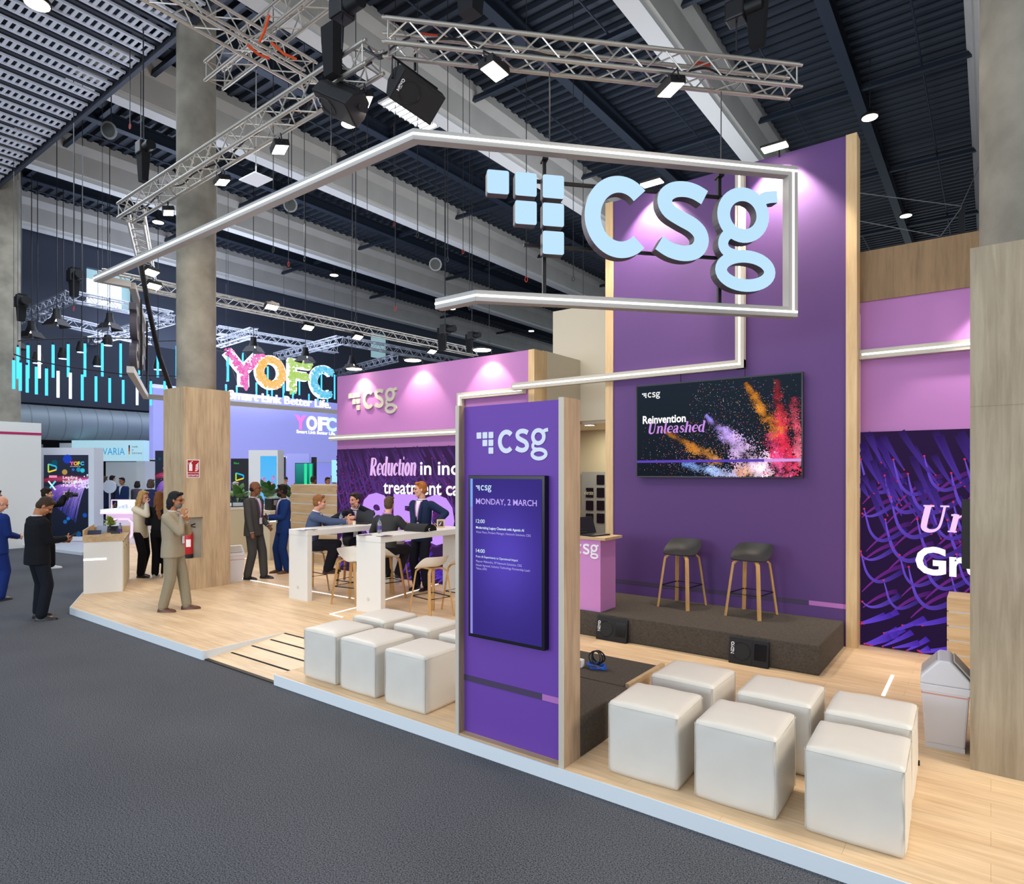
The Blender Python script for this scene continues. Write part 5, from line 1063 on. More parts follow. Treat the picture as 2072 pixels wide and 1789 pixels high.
# ---- grey stand at far left, red stand at far right of the low hall
t = thing('booth', 'grey stand with a glowing white name beside the far left column', 'booth', atd(55, 1060, 26)); M, w, z0, z1, _ = fbox(20, 80, 899, 931, 26, .2); mb = MB(); fb(mb, M, 0, w, z0, z1, -.2, 0); mb.build('name_board', mat('booth_grey', '9c9da0', .6), t); mb = MB(); mb.text('higi', .36, M @ Matrix.Translation((.2, z0 + .28, .01)), bold=.012, ext=.02); mb.build('lettering', M_glow, t)
mb = MB(); fb(mb, M, 0, w, .08, z0, -1.8, -1.7); mb.build('inner_wall', M_dark, t); mb = MB(); fb(mb, M, .74, w, .15, z0 - .1, -1.6, -1.5); mb.build('white_panel', M_bw, t); mb = MB(); fb(mb, M, .74, .79, .15, z0 - .15, -1.5, -1.46); mb.build('light_strip', M_glow, t); mb = MB(); fb(mb, M, .88, w, 1.5, 1.85, -1.49, -1.44); mb.build('screen', M_dark, t)
t = thing('bar_chair', 'dark blue upholstered bar chair behind the curly-haired person', 'chair', atd(72, 1040, 24)); p = t.location; mb = MB(); mb.ell((p.x, p.y, .85), (.27, .25, .1), 14); mb.build('seat', mat('chair_blue', '1a2340', .7), t, smooth=True); mb = MB(); mb.ell((p.x + .12, p.y + .12, 1.1), (.22, .12, .3), 14); mb.build('backrest', mat('chair_blue', '1a2340', .7), t, smooth=True)
for sx, sy in ((1, 1), (1, -1), (-1, 1), (-1, -1)): mb = MB(); mb.cyl((p.x + sx * .1, p.y + sy * .1, .8), (p.x + sx * .26, p.y + sy * .26, .08), .015, 6); mb.build('leg', M_dark, t)
t = thing('booth', 'red name board of a distant stand beside the clad column', 'booth', atd(303, 1010, 29)); M, w, z0, z1, _ = fbox(289, 318, 907, 931, 29, .2); mb = MB(); fb(mb, M, 0, w, z0, z1, -.2, 0); mb.build('name_board', mat('red_board', '9c1c24', .5, emit='8c1820', es=.3), t); mb = MB(); mb.text('ED KANG', .2, M @ Matrix.Translation((.04, z0 + .14, .01)), bold=.008, shear=.2, width=.58); mb.build('lettering', M_glow, t); mb = MB(); fb(mb, M, 0, w, .08, z0, -1.2, -1.1); mb.build('inner_wall', M_bw, t)
mb = MB()
for i in range(4): fb(mb, M, .12 + i * .11, .18 + i * .11, z0 - .55 + .08 * i, z0 - .1, -1.09, -1.07)
mb.build('red_bars', mat('red_board', '9c1c24'), t)
# ---- curtain of blue light tubes
M_tube = mat('blue_tube', '40b8f4', .4, emit='3cb4f2', es=1.15); M_tubew = mat('white_tube', 'e8f4ff', .4, emit='dcecff', es=1.2)
up = [(150, 840, 1105), (235, 825, 1100), (330, 825, 1100), (445, 820, 1095), (572, 815, 1090), (712, 810, 1088), (858, 808, 1085), (1012, 810, 1088), (1170, 820, 1090), (1323, 835, 1092), (1482, 830, 1100), (1912, 920, 1125)]
lo = [(115, 950, 1190), (170, 970, 1205), (228, 990, 1220), (305, 1005, 1235), (390, 1020, 1245), (487, 1040, 1262), (590, 1055, 1272), (690, 1070, 1285), (805, 1085, 1295), (920, 1100, 1305), (1033, 1115, 1315), (1150, 1120, 1325), (1265, 1125, 1328), (1380, 1125, 1330), (1495, 1130, 1330)]
br = [(165, 300, 505), (295, 265, 470), (505, 380, 560), (640, 400, 600), (720, 420, 620), (770, 430, 620), (955, 445, 640), (1065, 450, 655), (155, 530, 700), (245, 540, 700), (410, 515, 690), (500, 560, 700), (540, 560, 700), (635, 540, 690), (715, 600, 720), (850, 610, 735), (925, 620, 740), (1005, 640, 745)]
tubes = [(x / 4.144, 500 + a / 4.144, 500 + b / 4.144, -20.4) for x, a, b in up] + [(x / 4.144, 500 + a / 4.144, 500 + b / 4.144, -19.9) for x, a, b in lo] + [(420 + x / 4.144, 650 + a / 4.144, 650 + b / 4.144, -24.9) for x, a, b in br]
for i, (x, ya, yb, X) in enumerate(tubes):
    p = atx(x, ya, X); q = atx(x, yb, X); t = thing('light_tube', 'slim glowing blue tube hanging in the curtain of light tubes' if i not in (2, 17, 18, 23) else 'slim glowing white tube hanging among the blue tubes', 'light tube', q, 0, 'hanging light tubes' if i not in (2, 17, 18, 23) else 'hanging white tubes')
    mb = MB(); mb.cyl((q.x, q.y, q.z), (q.x, q.y, p.z), .035, 8); mb.build('tube', M_tubew if i in (2, 17, 18, 23) else M_tube, t); mb = MB(); mb.cyl((q.x, q.y, p.z), (q.x, q.y, p.z + .06), .02, 6); mb.build('cap', M_blackm, t); mb = MB(); mb.cyl((q.x, q.y, p.z + .06), (q.x, q.y, p.z + .16), .004, 4); mb.build('wire', M_cable, t)
for g_, X_, lab in ((tubes[:12], -20.4, 'thin dark rail carrying the upper row of light tubes'), (tubes[12:27], -19.9, 'thin dark rail carrying the lower row of light tubes'), (tubes[27:], -24.9, 'thin dark rail carrying the light tubes behind the YOFC letters')):
    P = sorted([tuple(atx(x, ya, X_) + V((0, 0, .16))) for x, ya, yb, _ in g_], key=lambda q: q[1]); t = thing('tube_rail', lab, 'rail', P[0], 0); mb = MB(); mb.tube(P, .018, 6); mb.build('rail', M_blackm, t)
    for q in (P[0], P[len(P) // 2], P[-1]): mb = MB(); mb.cyl(q, (q[0], q[1], roof_z(q[0])), .006, 5); mb.build('wire', M_cable, t)
# ---- trusses and stage lamps over the lavender stand
GT = 'trusses over the lavender stand'
for i, (a, b, z, lab) in enumerate((((34, 648), (144, 600), 7.8, 'front left truss of the high frame beside the far left column'), ((144, 600), (345, 640), 7.8, 'truss running right from the hoist corner past the bright window'), ((85, 641), (300, 690), 7.6, 'second long truss below the window, parallel to the first'),
    ((186, 690), (345, 645), 7.6, 'cross truss rising to the column behind the edge-on logo'), ((440, 695), (514, 672), 7.6, 'short truss rising above the letter Y'), ((440, 668), (680, 708), 7.8, 'truss behind the letters, parallel to the warm lamp truss'), ((560, 722), (688, 688), 7.6, 'truss crossing above the letter F'), ((680, 756), (800, 725), 7.6, 'truss tips showing over the pink wall'), ((30, 712), (230, 735), 7.3, 'low truss behind the upper row of blue tubes'), ((700, 690), (960, 738), 7.6, 'far truss just above the pink wall'))):
    truss(lab, atz(*a, z), atz(*b, z), .3, .03, M_alu2, None, GT)
def stage_lamp(x, y, d, lab, s=.8):
    p = atd(x, y, d); t = thing('stage_lamp', lab, 'stage lamp', p, 0, 'stage lamps with barn doors'); T = Matrix.Translation(p) @ Matrix.Scale(s, 4)
    mb = MB(); mb.lathe([(.12, .42), (.13, .25), (.2, .05), (.22, .0)], 14, T); mb.build('body', M_black, t, smooth=True); mb = MB(); mb.lathe([(.2, -.01), (.2, .0)], 14, T); mb.build('lens', M_lamp, t)
    for k in range(4): a = k * math.pi / 2 + .4; mb = MB(); mb.add([T @ V((.2 * math.cos(a) - w_ * math.sin(a), .2 * math.sin(a) + w_ * math.cos(a), 0)) * 1. for w_ in (-.2, .2)] + [T @ V((.36 * math.cos(a) - w_ * math.sin(a), .36 * math.sin(a) + w_ * math.cos(a), -.24)) for w_ in (.28, -.28)], [(0, 1, 2, 3)]); o = mb.build('barn_door', M_black, t); o.modifiers.new('s', 'SOLIDIFY').thickness = .015
    mb = MB(); mb.cyl(T @ V((0, 0, .4)), (p.x, p.y, roof_z(p.x)), .012, 6); mb.build('hanger', M_black, t)
for x, y, d, lab in ((64, 672, 20, 'stage lamp lowest on the left truss by the far left column'), (115, 648, 19.4, 'stage lamp halfway along the left truss'), (222, 655, 20.5, 'stage lamp under the bright window'), (30, 694, 20.5, 'stage lamp against the far left column'), (513, 702, 22, 'stage lamp above the gap between letters Y and O'), (618, 722, 23, 'stage lamp above the letter F'), (712, 738, 24, 'stage lamp over the corner of the pink wall')): stage_lamp(x, y, d, lab)
M_bl = mat('blue_lens', 'c8dcff', .4, emit='a8c8ff', es=3.)
for i, (x, y, d, lab) in enumerate(((128, 726, 21, 'first blue-lit lamp behind the light tubes'), (165, 713, 21, 'second blue-lit lamp behind the light tubes'), (218, 699, 21.5, 'blue-lit lamp right behind the light tubes, near the edge-on logo'), (76, 735, 20.5, 'blue-lit lamp lowest behind the tubes'), (320, 748, 22, 'blue-lit lamp beside the black cable sleeve'), (198, 741, 22, 'white-fronted lamp bar under the blue-lit lamps'))):
    p = atd(x, y, d); t = thing('moving_lamp', lab, 'stage lamp', p, 0, 'small stage lamps behind the tubes'); mb = MB(); mb.lathe([(.14, 0), (.16, .1), (.1, .35)], 12, Matrix.Translation(p)); mb.build('head', M_black, t, smooth=True); mb = MB(); mb.lathe([(.13, -.008), (.13, 0)], 12, Matrix.Translation(p)); mb.build('lens', M_bl, t); mb = MB(); mb.cyl(p + V((0, 0, .3)), (p.x, p.y, roof_z(p.x)), .012, 6); mb.build('hanger', M_black, t)
# ================================================================= counters, plants, bins and small things on the stand
def plant(pos, label, n, r, leaf, col, pot=None, cat='plant', h=.25, group=None):
    p = V(pos); t = thing('potted_plant', label, cat, p, 0, group); rnd = random.Random(n); mb = MB(); st = MB(); z0 = pot[1] if pot else 0
    for i in range(n):
        a = rnd.uniform(0, 6.28); e = rnd.uniform(.1, 1.25); d = V((math.cos(a) * math.sin(e), math.sin(a) * math.sin(e), math.cos(e))); q = p + V((0, 0, z0)) + V((d.x * r, d.y * r, abs(d.z) * h)) * rnd.uniform(.6, 1.1)
        st.tube([p + V((0, 0, z0)), (p + V((0, 0, z0)) + q) / 2 + V((0, 0, .02)), q], .0035 if leaf > .05 else .0015, 4)
        x = (d + V((0, 0, .3))).normalized(); y = x.cross(ZA); y = y.normalized() if y.length > .1 else XA; k = leaf * rnd.uniform(.7, 1.2); nn = y.cross(x)
        pts = [(0, 0), (.25, .42), (.6, .48), (1.0, .22), (1.2, 0), (1.0, -.22), (.6, -.48), (.25, -.42)]
        mb.add([q + x * (u * k) + y * (v * k) - nn * (.25 * k * u * u) for u, v in pts] , [(0, 1, 7), (1, 2, 6, 7), (2, 3, 5, 6), (3, 4, 5)])
    mb.build('foliage', mat('leaf_' + col, col, .45, noise=.25, nscale=9), t); st.build('stems', mat('stem_green', '55702e', .6), t)
    if pot: m = MB(); m.lathe([(pot[0] * .8, 0), (pot[0], pot[1]), (pot[0] * .9, pot[1]), (pot[0] * .85, pot[1] * .85)], 18, Matrix.Translation(p)); m.build('pot', mat('pot_' + pot[2], pot[2], .6), t, smooth=True)
    return t
# display counter at the left end, turned along the slanting edge of the stand
L0 = V((-12.165, 4.26, 0)); R0 = V((-11.92, 4.77, 0)); u = (R0 - L0).normalized(); bkd = V((-u.y, u.x, 0)); Mc = FR((L0.x, L0.y, FZ), u); wC = (R0 - L0).length; dC_ = 1.45
t = thing('display_counter', 'white cabinet counter with an oak tray top at the left end of the stand', 'counter', L0 + V((0, 0, FZ)))
mb = MB(); mb.box((0, 0, -dC_), (wC, .87, 0), M=Mc); mb.build('body', M_white, t, bevel=.003)
for k in range(3): mb = MB(); mb.box((wC, .03, -dC_ + .02 + k * .475), (wC + .012, .85, -dC_ + .485 + k * .475), M=Mc); o = mb.build('door', M_cream, t); mb = MB(); q = Mc @ V((wC + .012, .74, -dC_ + .43 + k * .475)); mb.ell(q, .014, 8); mb.build('knob', mat('brass_knob', 'b59a62', .3, .8), o)
mb = MB(); mb.box((-.01, .87, -dC_ - .01), (wC + .02, .9, .01), M=Mc); mb.box((-.01, .9, -.01), (wC + .02, .99, .012), M=Mc); mb.box((-.012, .9, -dC_ - .01), (.01, 1.07, 0), M=Mc); mb.box((0, .9, -dC_ - .012), (wC + .02, 1.02, -dC_ + .01), M=Mc); mb.build('tray', M_oakx, t)
ml = MB(); ml.box((0, .56, .001), (wC * .58, .59, .005), M=Mc); ml.build('light_strip', M_led, t, label='bright white light line')
def on(x, z, y=.9): return Mc @ V((x, y, z))
laptop(on(.3, -.62), R(62), 'dark blue notebook lying open on the oak tray counter', 140)
plant(on(.3, -.95), 'leafy yellow-green plant in a square cream pot on the oak tray counter', 26, .1, .07, '8fa03a', (.085, .13, 'd8d0ba'), h=.14)
for i, (x, z, w_, h_, c, lab) in enumerate(((.12, -.2, .2, .16, '2a3350', 'dark brochure stand at the front corner of the oak tray counter'), (.2, -.5, .16, .22, '8a93a4', 'tilted tablet screen at the left edge of the oak tray counter'), (.3, -.25, .12, .1, 'b99462', 'small wooden brochure holder on the oak tray counter'))):
    t = thing('brochure_stand', lab, 'stand', on(x, z)); q = RZ(on(x, z), R(55)) @ Matrix.Rotation(R(-25), 4, 'X'); mb = MB(); mb.box((-w_ / 2, 0, 0), (w_ / 2, .012, h_), M=q); mb.build('panel', mat('brochure_' + c, c, .4), t); mb = MB(); mb.box((-w_ / 2, .0, 0), (w_ / 2, .09, .008), M=q); mb.build('foot', M_black, t)
def bottle(p, label, s=1.):
    p = V(p); t = thing('water_bottle', label, 'bottle', p); T = Matrix.Translation(p) @ Matrix.Scale(s, 4); mb = MB(); mb.lathe([(.028, 0), (.032, .01), (.032, .14), (.028, .16), (.012, .19), (.012, .2)], 16, T); mb.build('bottle', mat('clear_plastic', 'd4dfee', .08, trans=.75), t, smooth=True)
    mb = MB(); mb.lathe([(.0326, .055), (.0326, .115)], 16, T); mb.build('wrapper', mat('violet_wrapper', '5b3f8e', .5), t); mb = MB(); mb.lathe([(.0135, .2), (.0135, .222)], 12, T); mb.build('cap', mat('blue_cap', '3d4f9c', .5), t)
bottle(on(.47, -.8), 'water bottle with a violet wrapper on the oak tray counter')
mb = MB(); q = on(.5, -.12, .9); mb.box((q.x - .06, q.y - .05, q.z), (q.x + .06, q.y + .05, q.z + .008)); solo(mb, 'phone', M_black, 'black phone lying near the corner of the oak tray counter', 'phone')
# fire extinguisher and its sign on the clad column
p = V((-11.24, 5.55, nz0)); t = thing('fire_extinguisher', 'red fire extinguisher standing in the niche of the oak-clad column', 'fire extinguisher', p); T = Matrix.Translation(p)
mb = MB(); mb.lathe([(.075, .06), (.08, .08), (.08, .4), (.065, .46), (.03, .49), (.03, .5)], 20, T); mb.build('cylinder', mat('extinguisher_red', 'b51f26', .35), t, smooth=True); mb = MB(); mb.lathe([(.082, 0), (.082, .07)], 20, T); mb.build('foot_ring', M_black, t)
mb = MB(); mb.tube([T @ V(q) for q in ((0, 0, .5), (.02, 0, .56), (.14, .05, .6))], .011, 6); mb.tube([T @ V(q) for q in ((0, 0, .53), (.06, .03, .55), (.15, .05, .54))], .009, 6); mb.build('lever', M_blackm, t); mb = MB(); mb.add([T @ V((.0815 * math.cos(a), .0815 * math.sin(a), z)) for z in (.2, .33) for a in [(-.9 + .12 * i) for i in range(9)]], [(i, i + 1, i + 10, i + 9) for i in range(8)]); mb.build('label', M_logo, t)
a0 = atx(378, 930, -11.09); a1 = atx(404, 967, -11.09); t = thing('safety_sign', 'red and white EXTINTOR fire extinguisher sign on the oak-clad column', 'sign', (-11.09, (a0.y + a1.y) / 2, a1.z)); M = FR((-11.094, a0.y, a1.z), YA); w, h = a1.y - a0.y, a0.z - a1.z
mb = MB(); mb.box((0, 0, 0), (w, h, .004), M=M); mb.build('plate', M_logo, t); mb = MB(); e = .012; mb.box((e, e, .004), (w - e, h * .27, .0055), M=M); mb.box((e, h * .3, .004), (w - e, h - e, .0055), M=M); mb.build('red_fields', mat('sign_red', 'a5141c', .5), t)
mb = MB(); MM = M @ Matrix.Translation((0, 0, .0056)); mb.text('EXTINTOR', h * .16, MM, w * .08, h * .08, width=w * .84, bold=.001); mb.box((w * .16, h * .38, 0), (w * .42, h * .75, .001), M=MM); mb.box((w * .22, h * .75, 0), (w * .36, h * .84, .001), M=MM); mb.stroke([(w * .2, h * .8), (w * .14, h * .84), (w * .12, h * .74)], w * .03, 0, .001, MM); mb.stroke([(w * .3, h * .86), (w * .46, h * .92)], w * .04, 0, .001, MM)
for k in range(4): mb.stroke(smooth_path([(w * (.62 + .02 * k), h * (.38 + .1 * k)), (w * .78, h * (.42 + .1 * k)), (w * .9, h * (.54 + .1 * k))], 4), [w * .09 * q for q in [.5, .7, .9, 1, .9, .8, .6, .4, .2]], 0, .001, MM)
mb.build('symbols', M_logo, t)
# cream reception counters behind the two standing men
p = atz(500, 1117, FZ); zt = 1.26; t = thing('reception_counter', 'long cream reception counter with plants behind the grey-suited man', 'counter', (p.x, p.y, FZ)); mb = MB(); mb.box((p.x - .7, p.y - 1.2, FZ), (p.x, p.y + 1.25, zt - .06)); mb.build('body', M_cream, t); mb = MB(); mb.box((p.x - .75, p.y - 1.25, zt - .06), (p.x + .04, p.y + 1.3, zt)); mb.build('top', M_white, t); XR, YR = p.x, p.y
p = atz(546, 1134, FZ); t = thing('reception_counter', 'cream counter block with a white light line behind the man in royal blue', 'counter', (p.x, p.y, FZ)); mb = MB(); mb.box((p.x - .8, p.y, FZ), (p.x, p.y + 1.6, 1.24)); mb.build('body', M_cream, t); ml = MB(); ml.box((p.x, p.y, 1.0 - .012), (p.x + .004, p.y + 1.6, 1.0 + .012)); ml.build('light_strip', M_led, t); XB, YB = p.x, p.y
plant((XR - .3, YR - .1, zt), 'big-leaved dark green plant on the cream counter, left clump', 22, .35, .2, '3f6b2c', None, h=.4); plant((XR - .3, YR + .75, zt), 'big-leaved dark green plant on the cream counter, between the two men', 26, .38, .2, '35612a', None, h=.45); plant((XB - .4, YB + .9, 1.24), 'big-leaved dark green plant right of the man in royal blue', 20, .3, .18, '2f5828', None, h=.5)
q = atx(612, 1005, XB - .2); mb = MB(); mb.box((q.x - .1, q.y - .3, 1.24), (q.x + .12, q.y + .15, 1.5)); o = solo(mb, 'carton', mat('kraft_carton', 'cbb98f', .7), 'printed kraft carton on the cream counter block', 'box'); mb = MB(); mb.text('a coffee time', .07, FR((q.x + .121, q.y - .26, 1.42), YA)); mb.build('lettering', M_black, o)
t = thing('coffee_machine', 'black appliance on the cream counter below the plants', 'appliance', (XB - .4, YB + .35, 1.24)); mb = MB(); mb.box((XB - .55, YB + .2, 1.24), (XB - .25, YB + .55, 1.52)); mb.build('body', M_black, t, bevel=.02); mb = MB(); mb.box((XB - .25, YB + .26, 1.36), (XB - .245, YB + .5, 1.48)); mb.build('front_panel', mat('grey_panel', '8a8c90', .4), t)
q = atx(478, 1010, XR - .2); t = thing('glass_case', 'small dark-framed glass case on the cream counter beside the clad column', 'case', (q.x, q.y, zt)); mb = MB()
for a in (-.18, .18):
    for b in (-.12, .12): mb.bar((q.x + b, q.y + a, zt), (q.x + b, q.y + a, zt + .24), .02, .02)

for z_ in (zt + .01, zt + .24):
    for b in (-.12, .12): mb.bar((q.x + b, q.y - .18, z_), (q.x + b, q.y + .18, z_), .02, .02)
    for a in (-.18, .18): mb.bar((q.x - .12, q.y + a, z_), (q.x + .12, q.y + a, z_), .02, .02)
if 1:
    pass
if 1: mb.build('frame', M_black, t); mb = MB(); mb.box((q.x - .1, q.y - .16, zt + .01), (q.x + .1, q.y + .16, zt + .1)); mb.build('contents', M_bw, t)
# slatted oak block behind the tables
def slat_block(x0, x1, y0, y1, z1, rows, label):
    t = thing('slatted_counter', label, 'counter', ((x0 + x1) / 2, y0, FZ)); mb = MB(); mb.box((x0 + .015, y0 + .015, FZ), (x1 - .015, y1, z1 - .002)); mb.build('core', M_white, t); hh = (z1 - FZ) / rows
    for i in range(rows): mb = MB(); mb.box((x0, y0, z1 - hh * i - hh * .86), (x1, y1 + .01, z1 - hh * i)); mb.build('board', M_oakx, t)
slat_block(-12.95, -11.15, 8.75, 9.4, 1.86, 8, 'tall slatted oak block left of the violet screen wall'); slat_block(-.365, .6, 8.0, 8.45, .845, 5, 'low slatted oak counter beside the right clad column')
t = thing('monitor', 'black monitor seen edge on above the slatted oak counter', 'monitor', (-.05, 8.1, .845)); mb = MB(); mb.box((-.24, 7.98, 1.163), (.9, 8.03, 1.872)); mb.build('panel', M_black, t, bevel=.004); mb = MB(); mb.box((-.0, 8.03, .845), (.1, 8.1, 1.5)); mb.build('stand', M_blackm, t); mb = MB(); mb.tube([(-.06, 7.975, 1.2), (-.09, 7.96, 1.3), (-.07, 7.96, 1.42), (-.03, 7.975, 1.5)], .006, 6); mb.build('cable', M_black, t)
# swing-lid bins
def bin_(loc, rz, label):
    t = thing('trash_bin', label, 'trash bin', loc, rz); mb = MB(); secs = [[(sx * a, sy * b, z) for sx, sy in ((-1, -1), (1, -1), (1, 1), (-1, 1))] for z, a, b in ((0.03, .122, .145), (.43, .148, .175))]
    mb.loft(secs); mb.build('body', mat('bin_white', 'dfdfe3', .4), t, local=True, bevel=.015); mb = MB(); mb.box((-.12, -.143, 0), (.12, .143, .035)); mb.build('base', mat('bin_white', 'dfdfe3'), t, local=True)
    mb = MB(); mb.loft([[(sx * a, sy * b, z) for sx, sy in ((-1, -1), (1, -1), (1, 1), (-1, 1))] for z, a, b in ((.425, .15, .178), (.48, .155, .182))]); mb.build('rim', mat('bin_white', 'dfdfe3'), t, local=True, bevel=.006)
    mb = MB(); mb.loft([[(-.153, y, .48), (.153, y, .48), (.153, y, .53), (.035, y, .665), (-.035, y, .665), (-.153, y, .53)] for y in (-.18, .18)]); mb.build('lid', mat('bin_white', 'dfdfe3'), t, local=True, bevel=.012)
    for s_ in (1, -1): mb = MB(); mb.add([(s_ * .148, -.13, .545), (s_ * .052, -.13, .655), (s_ * .052, .13, .655), (s_ * .148, .13, .545)], [(0, 1, 2, 3)]); o = mb.build('flap', mat('bin_flap', 'bdb8b0', .4), t, local=True); o.modifiers.new('s', 'SOLIDIFY').thickness = .012
    mb = MB(); mb.loft([[(sx * a, sy * b, z) for sx, sy in ((-1, -1), (1, -1), (1, 1), (-1, 1))] for z, a, b in ((.405, .1475, .1745), (.417, .1482, .1752))]); mb.build('band', mat('bin_band', 'd5a394', .5), t, local=True)
    mb = MB(); mb.box((.05, -.1475, .075), (.1, -.1465, .1)); mb.build('sticker', mat('bin_sticker', 'c9c9c4', .6), t, local=True); return t
bin_((-.278, 5.82, FZ), R(3), 'white swing-lid trash bin beside the right clad column'); q = atz(477, 1178, FZ); bin_((q.x - .16, q.y + .02, FZ), R(-8), 'white swing-lid trash bin behind the left clad column')
# ---------------------------------------------------------------- things on the bar tables
ZT = 1.223
q = atz(690, 1063, ZT); bottle((q.x, q.y, ZT), 'water bottle in front of the open laptop on the far bar table'); q = atz(768, 1079, ZT); bottle((q.x, q.y, ZT), 'water bottle at the end of the near bar table')
q = atz(731, 1060, ZT); laptop((q.x, q.y, ZT), R(25), 'open black laptop on the far bar table, its lid towards us', 105)
q = atz(717, 1063, ZT); t = thing('paper_cup', 'small paper cup beside the laptop on the far bar table', 'cup', (q.x, q.y, ZT)); mb = MB(); mb.lathe([(.022, 0), (.03, .07), (.027, .07), (.022, .02)], 16, Matrix.Translation((q.x, q.y, ZT))); mb.build('cup', mat('paper_cup', 'e2d8c4', .6), t, smooth=True)
for i, (x, y, c, lab) in enumerate(((612, 1073, '5a6276', 'printed leaflet lying at the front of the far bar table'), (628, 1072, '2c2c32', 'dark leaflet half over the other one on the far bar table'), (738, 1083, '44444c', 'dark leaflet at the corner of the near bar table'), (778, 1085, '33303a', 'dark leaflet beside the bottle on the near bar table'))):
    q = atz(x, y, ZT); mb = MB(); mb.box((-.1, -.07, 0), (.1, .07, .003), M=RZ((q.x, q.y, ZT + .001), R(30 * i))); mb.box((-.08, .02, .003), (.0, .05, .0034), 1, RZ((q.x, q.y, ZT + .001), R(30 * i))); solo(mb, 'leaflet', [mat('leaflet_' + c, c, .5), M_logo], lab, 'leaflet')
q = atz(850, 1074, ZT); t = thing('bag', 'soft black bag with a white mark lying on the near bar table', 'bag', (q.x, q.y, ZT)); mb = MB(); T = RZ((q.x, q.y, ZT), R(100)); mb.loft([[T @ V((x, y * k, z)) for x, z in ((-.17 * k, 0), (.17 * k, 0), (.16 * k, .05), (.08 * k, .1), (-.06 * k, .12), (-.16 * k, .06))] for y, k in ((-.24, .7), (-.2, 1), (.0, 1.05), (.2, .95), (.24, .6))]); mb.build('body', mat('bag_black', '1b1b1d', .8, bump=.3, bscale=40), t, smooth=True, angle=50); mb = MB(); m_ = FR(T @ V((-.15, -.246, .03)), RIGHT); mb.tube([T @ V((-.1 + .018 * math.cos(k), -.246, .035 + .018 * math.sin(k))) for k in [.8 + .35 * i for i in range(13)]], .004, 5); mb.build('mark', M_logo, t)
q = atz(892, 1068, ZT); t = thing('photo_frame', 'small oak photo frame with a dark print on the near bar table', 'photo frame', (q.x, q.y, ZT)); T = FR((q.x, q.y, ZT), RIGHT * .96 + FWD * .2) @ Matrix.Translation((-.065, 0, 0)) @ Matrix.Rotation(R(-8), 4, 'X'); mb = MB(); mb.box((0, 0, -.02), (.13, .14, 0), M=T); mb.build('frame', M_oakl, t, bevel=.003); mb = MB(); mb.box((.022, .025, 0), (.108, .115, .002), M=T); mb.build('print', mat('photo_print', '26202c', .4), t); mb = MB(); mb.text('Outrageous', .016, T @ Matrix.Translation((0, 0, .0025)), .03, .095); mb.stroke([(.04, .04), (.07, .085)], .016, .002, .003, T); mb.build('print_marks', mat('print_pale', 'd8c8dc', .5), t)
q = atz(905, 1058, ZT); plant((q.x, q.y + .05, ZT), 'little white-flowered plant in a pale pot behind the photo frame', 40, .075, .03, 'aebd8c', (.04, .08, 'c4c0b2'), h=.1)
q = atz(772, 1060, ZT); plant((q.x, q.y + .1, ZT), 'little violet-flowered plant behind the dark grey jacket', 40, .08, .032, '5f7a34', (.045, .08, 'bdb7aa'), h=.11)
q = atz(758, 1055, ZT); mb = MB(); mb.tube([(q.x + .05 * math.cos(k * .8), q.y + .05 * math.sin(k * .8), ZT + .015 + .004 * (k % 4)) for k in range(14)], .012, 6); solo(mb, 'headset', M_black, 'small black coiled headset beside the laptop on the far bar table', 'headset', smooth=True)
mb = MB(); p = atz(1857, 1548, FZ); mb.box((p.x - .012, p.y - .012, FZ), (p.x + .012, p.y + .012, FZ + .03)); solo(mb, 'floor_plug', M_black, 'tiny black plug on the floor beside the rightmost poufs', 'plug')
# ================================================================= people
def caps(mb, p0, r0, p1, r1, n=10):
    p0, p1 = V(p0), V(p1); d = p1 - p0; L_ = d.length
    if L_ < 1e-5: d = ZA.copy(); L_ = 1e-5
    d = d / max(L_, 1e-5); pts = [p0 - d * r0, p0 - d * r0 * .7, p0, p1, p1 + d * r1 * .7, p1 + d * r1]; rr = [r0 * .15, r0 * .71, r0, r1, r1 * .71, r1 * .15]
    mb.tube(pts, rr, n)
def ik(a, b, l1, l2, pole):
    a, b = V(a), V(b); d = b - a; L_ = min(d.length, (l1 + l2) * .999); u = d.normalized(); x = (l1 * l1 - l2 * l2 + L_ * L_) / (2 * L_); h = math.sqrt(max(0, l1 * l1 - x * x))
    p = V(pole); p = (p - u * p.dot(u)); p = p.normalized() if p.length > 1e-4 else YA; return a + u * x + p * h, a + u * L_
def fuse(mb, name, m, parent, voxel, it=3):
    me = D.meshes.new(name); me.from_pydata([tuple(v) for v in mb.v], [], mb.f); o = D.objects.new(name, me); COL.objects.link(o)
    r = o.modifiers.new('r', 'REMESH'); r.mode = 'VOXEL'; r.voxel_size = voxel; s_ = o.modifiers.new('s', 'SMOOTH'); s_.factor = .5; s_.iterations = it
    dg = bpy.context.evaluated_depsgraph_get(); ne = D.meshes.new_from_object(o.evaluated_get(dg)); o.modifiers.clear(); o.data = ne; D.meshes.remove(me); ne.name = name
    ne.materials.clear(); ne.materials.append(m); ne.polygons.foreach_set('use_smooth', [True] * len(ne.polygons))
    if parent: o.parent = parent
    return o
SKIN = {'fair': 'd9a58a', 'pink': 'd69c82', 'tan': 'a8714f', 'brown': '7d4f36', 'dark': '4f3122'}
def cloth(c): return mat('cloth_' + c, c, .85, noise=.1, nscale=120, bump=.15, bscale=300, spec=.15)
def ell_ring(cx, cy, z, rx, ry, T, n=20, pw=2.3):
    return [T(V((cx + rx * math.copysign(abs(math.cos(a)) ** (2 / pw), math.cos(a)), cy + ry * math.copysign(abs(math.sin(a)) ** (2 / pw), math.sin(a)), z))) for a in [2 * math.pi * i / n for i in range(n)]]
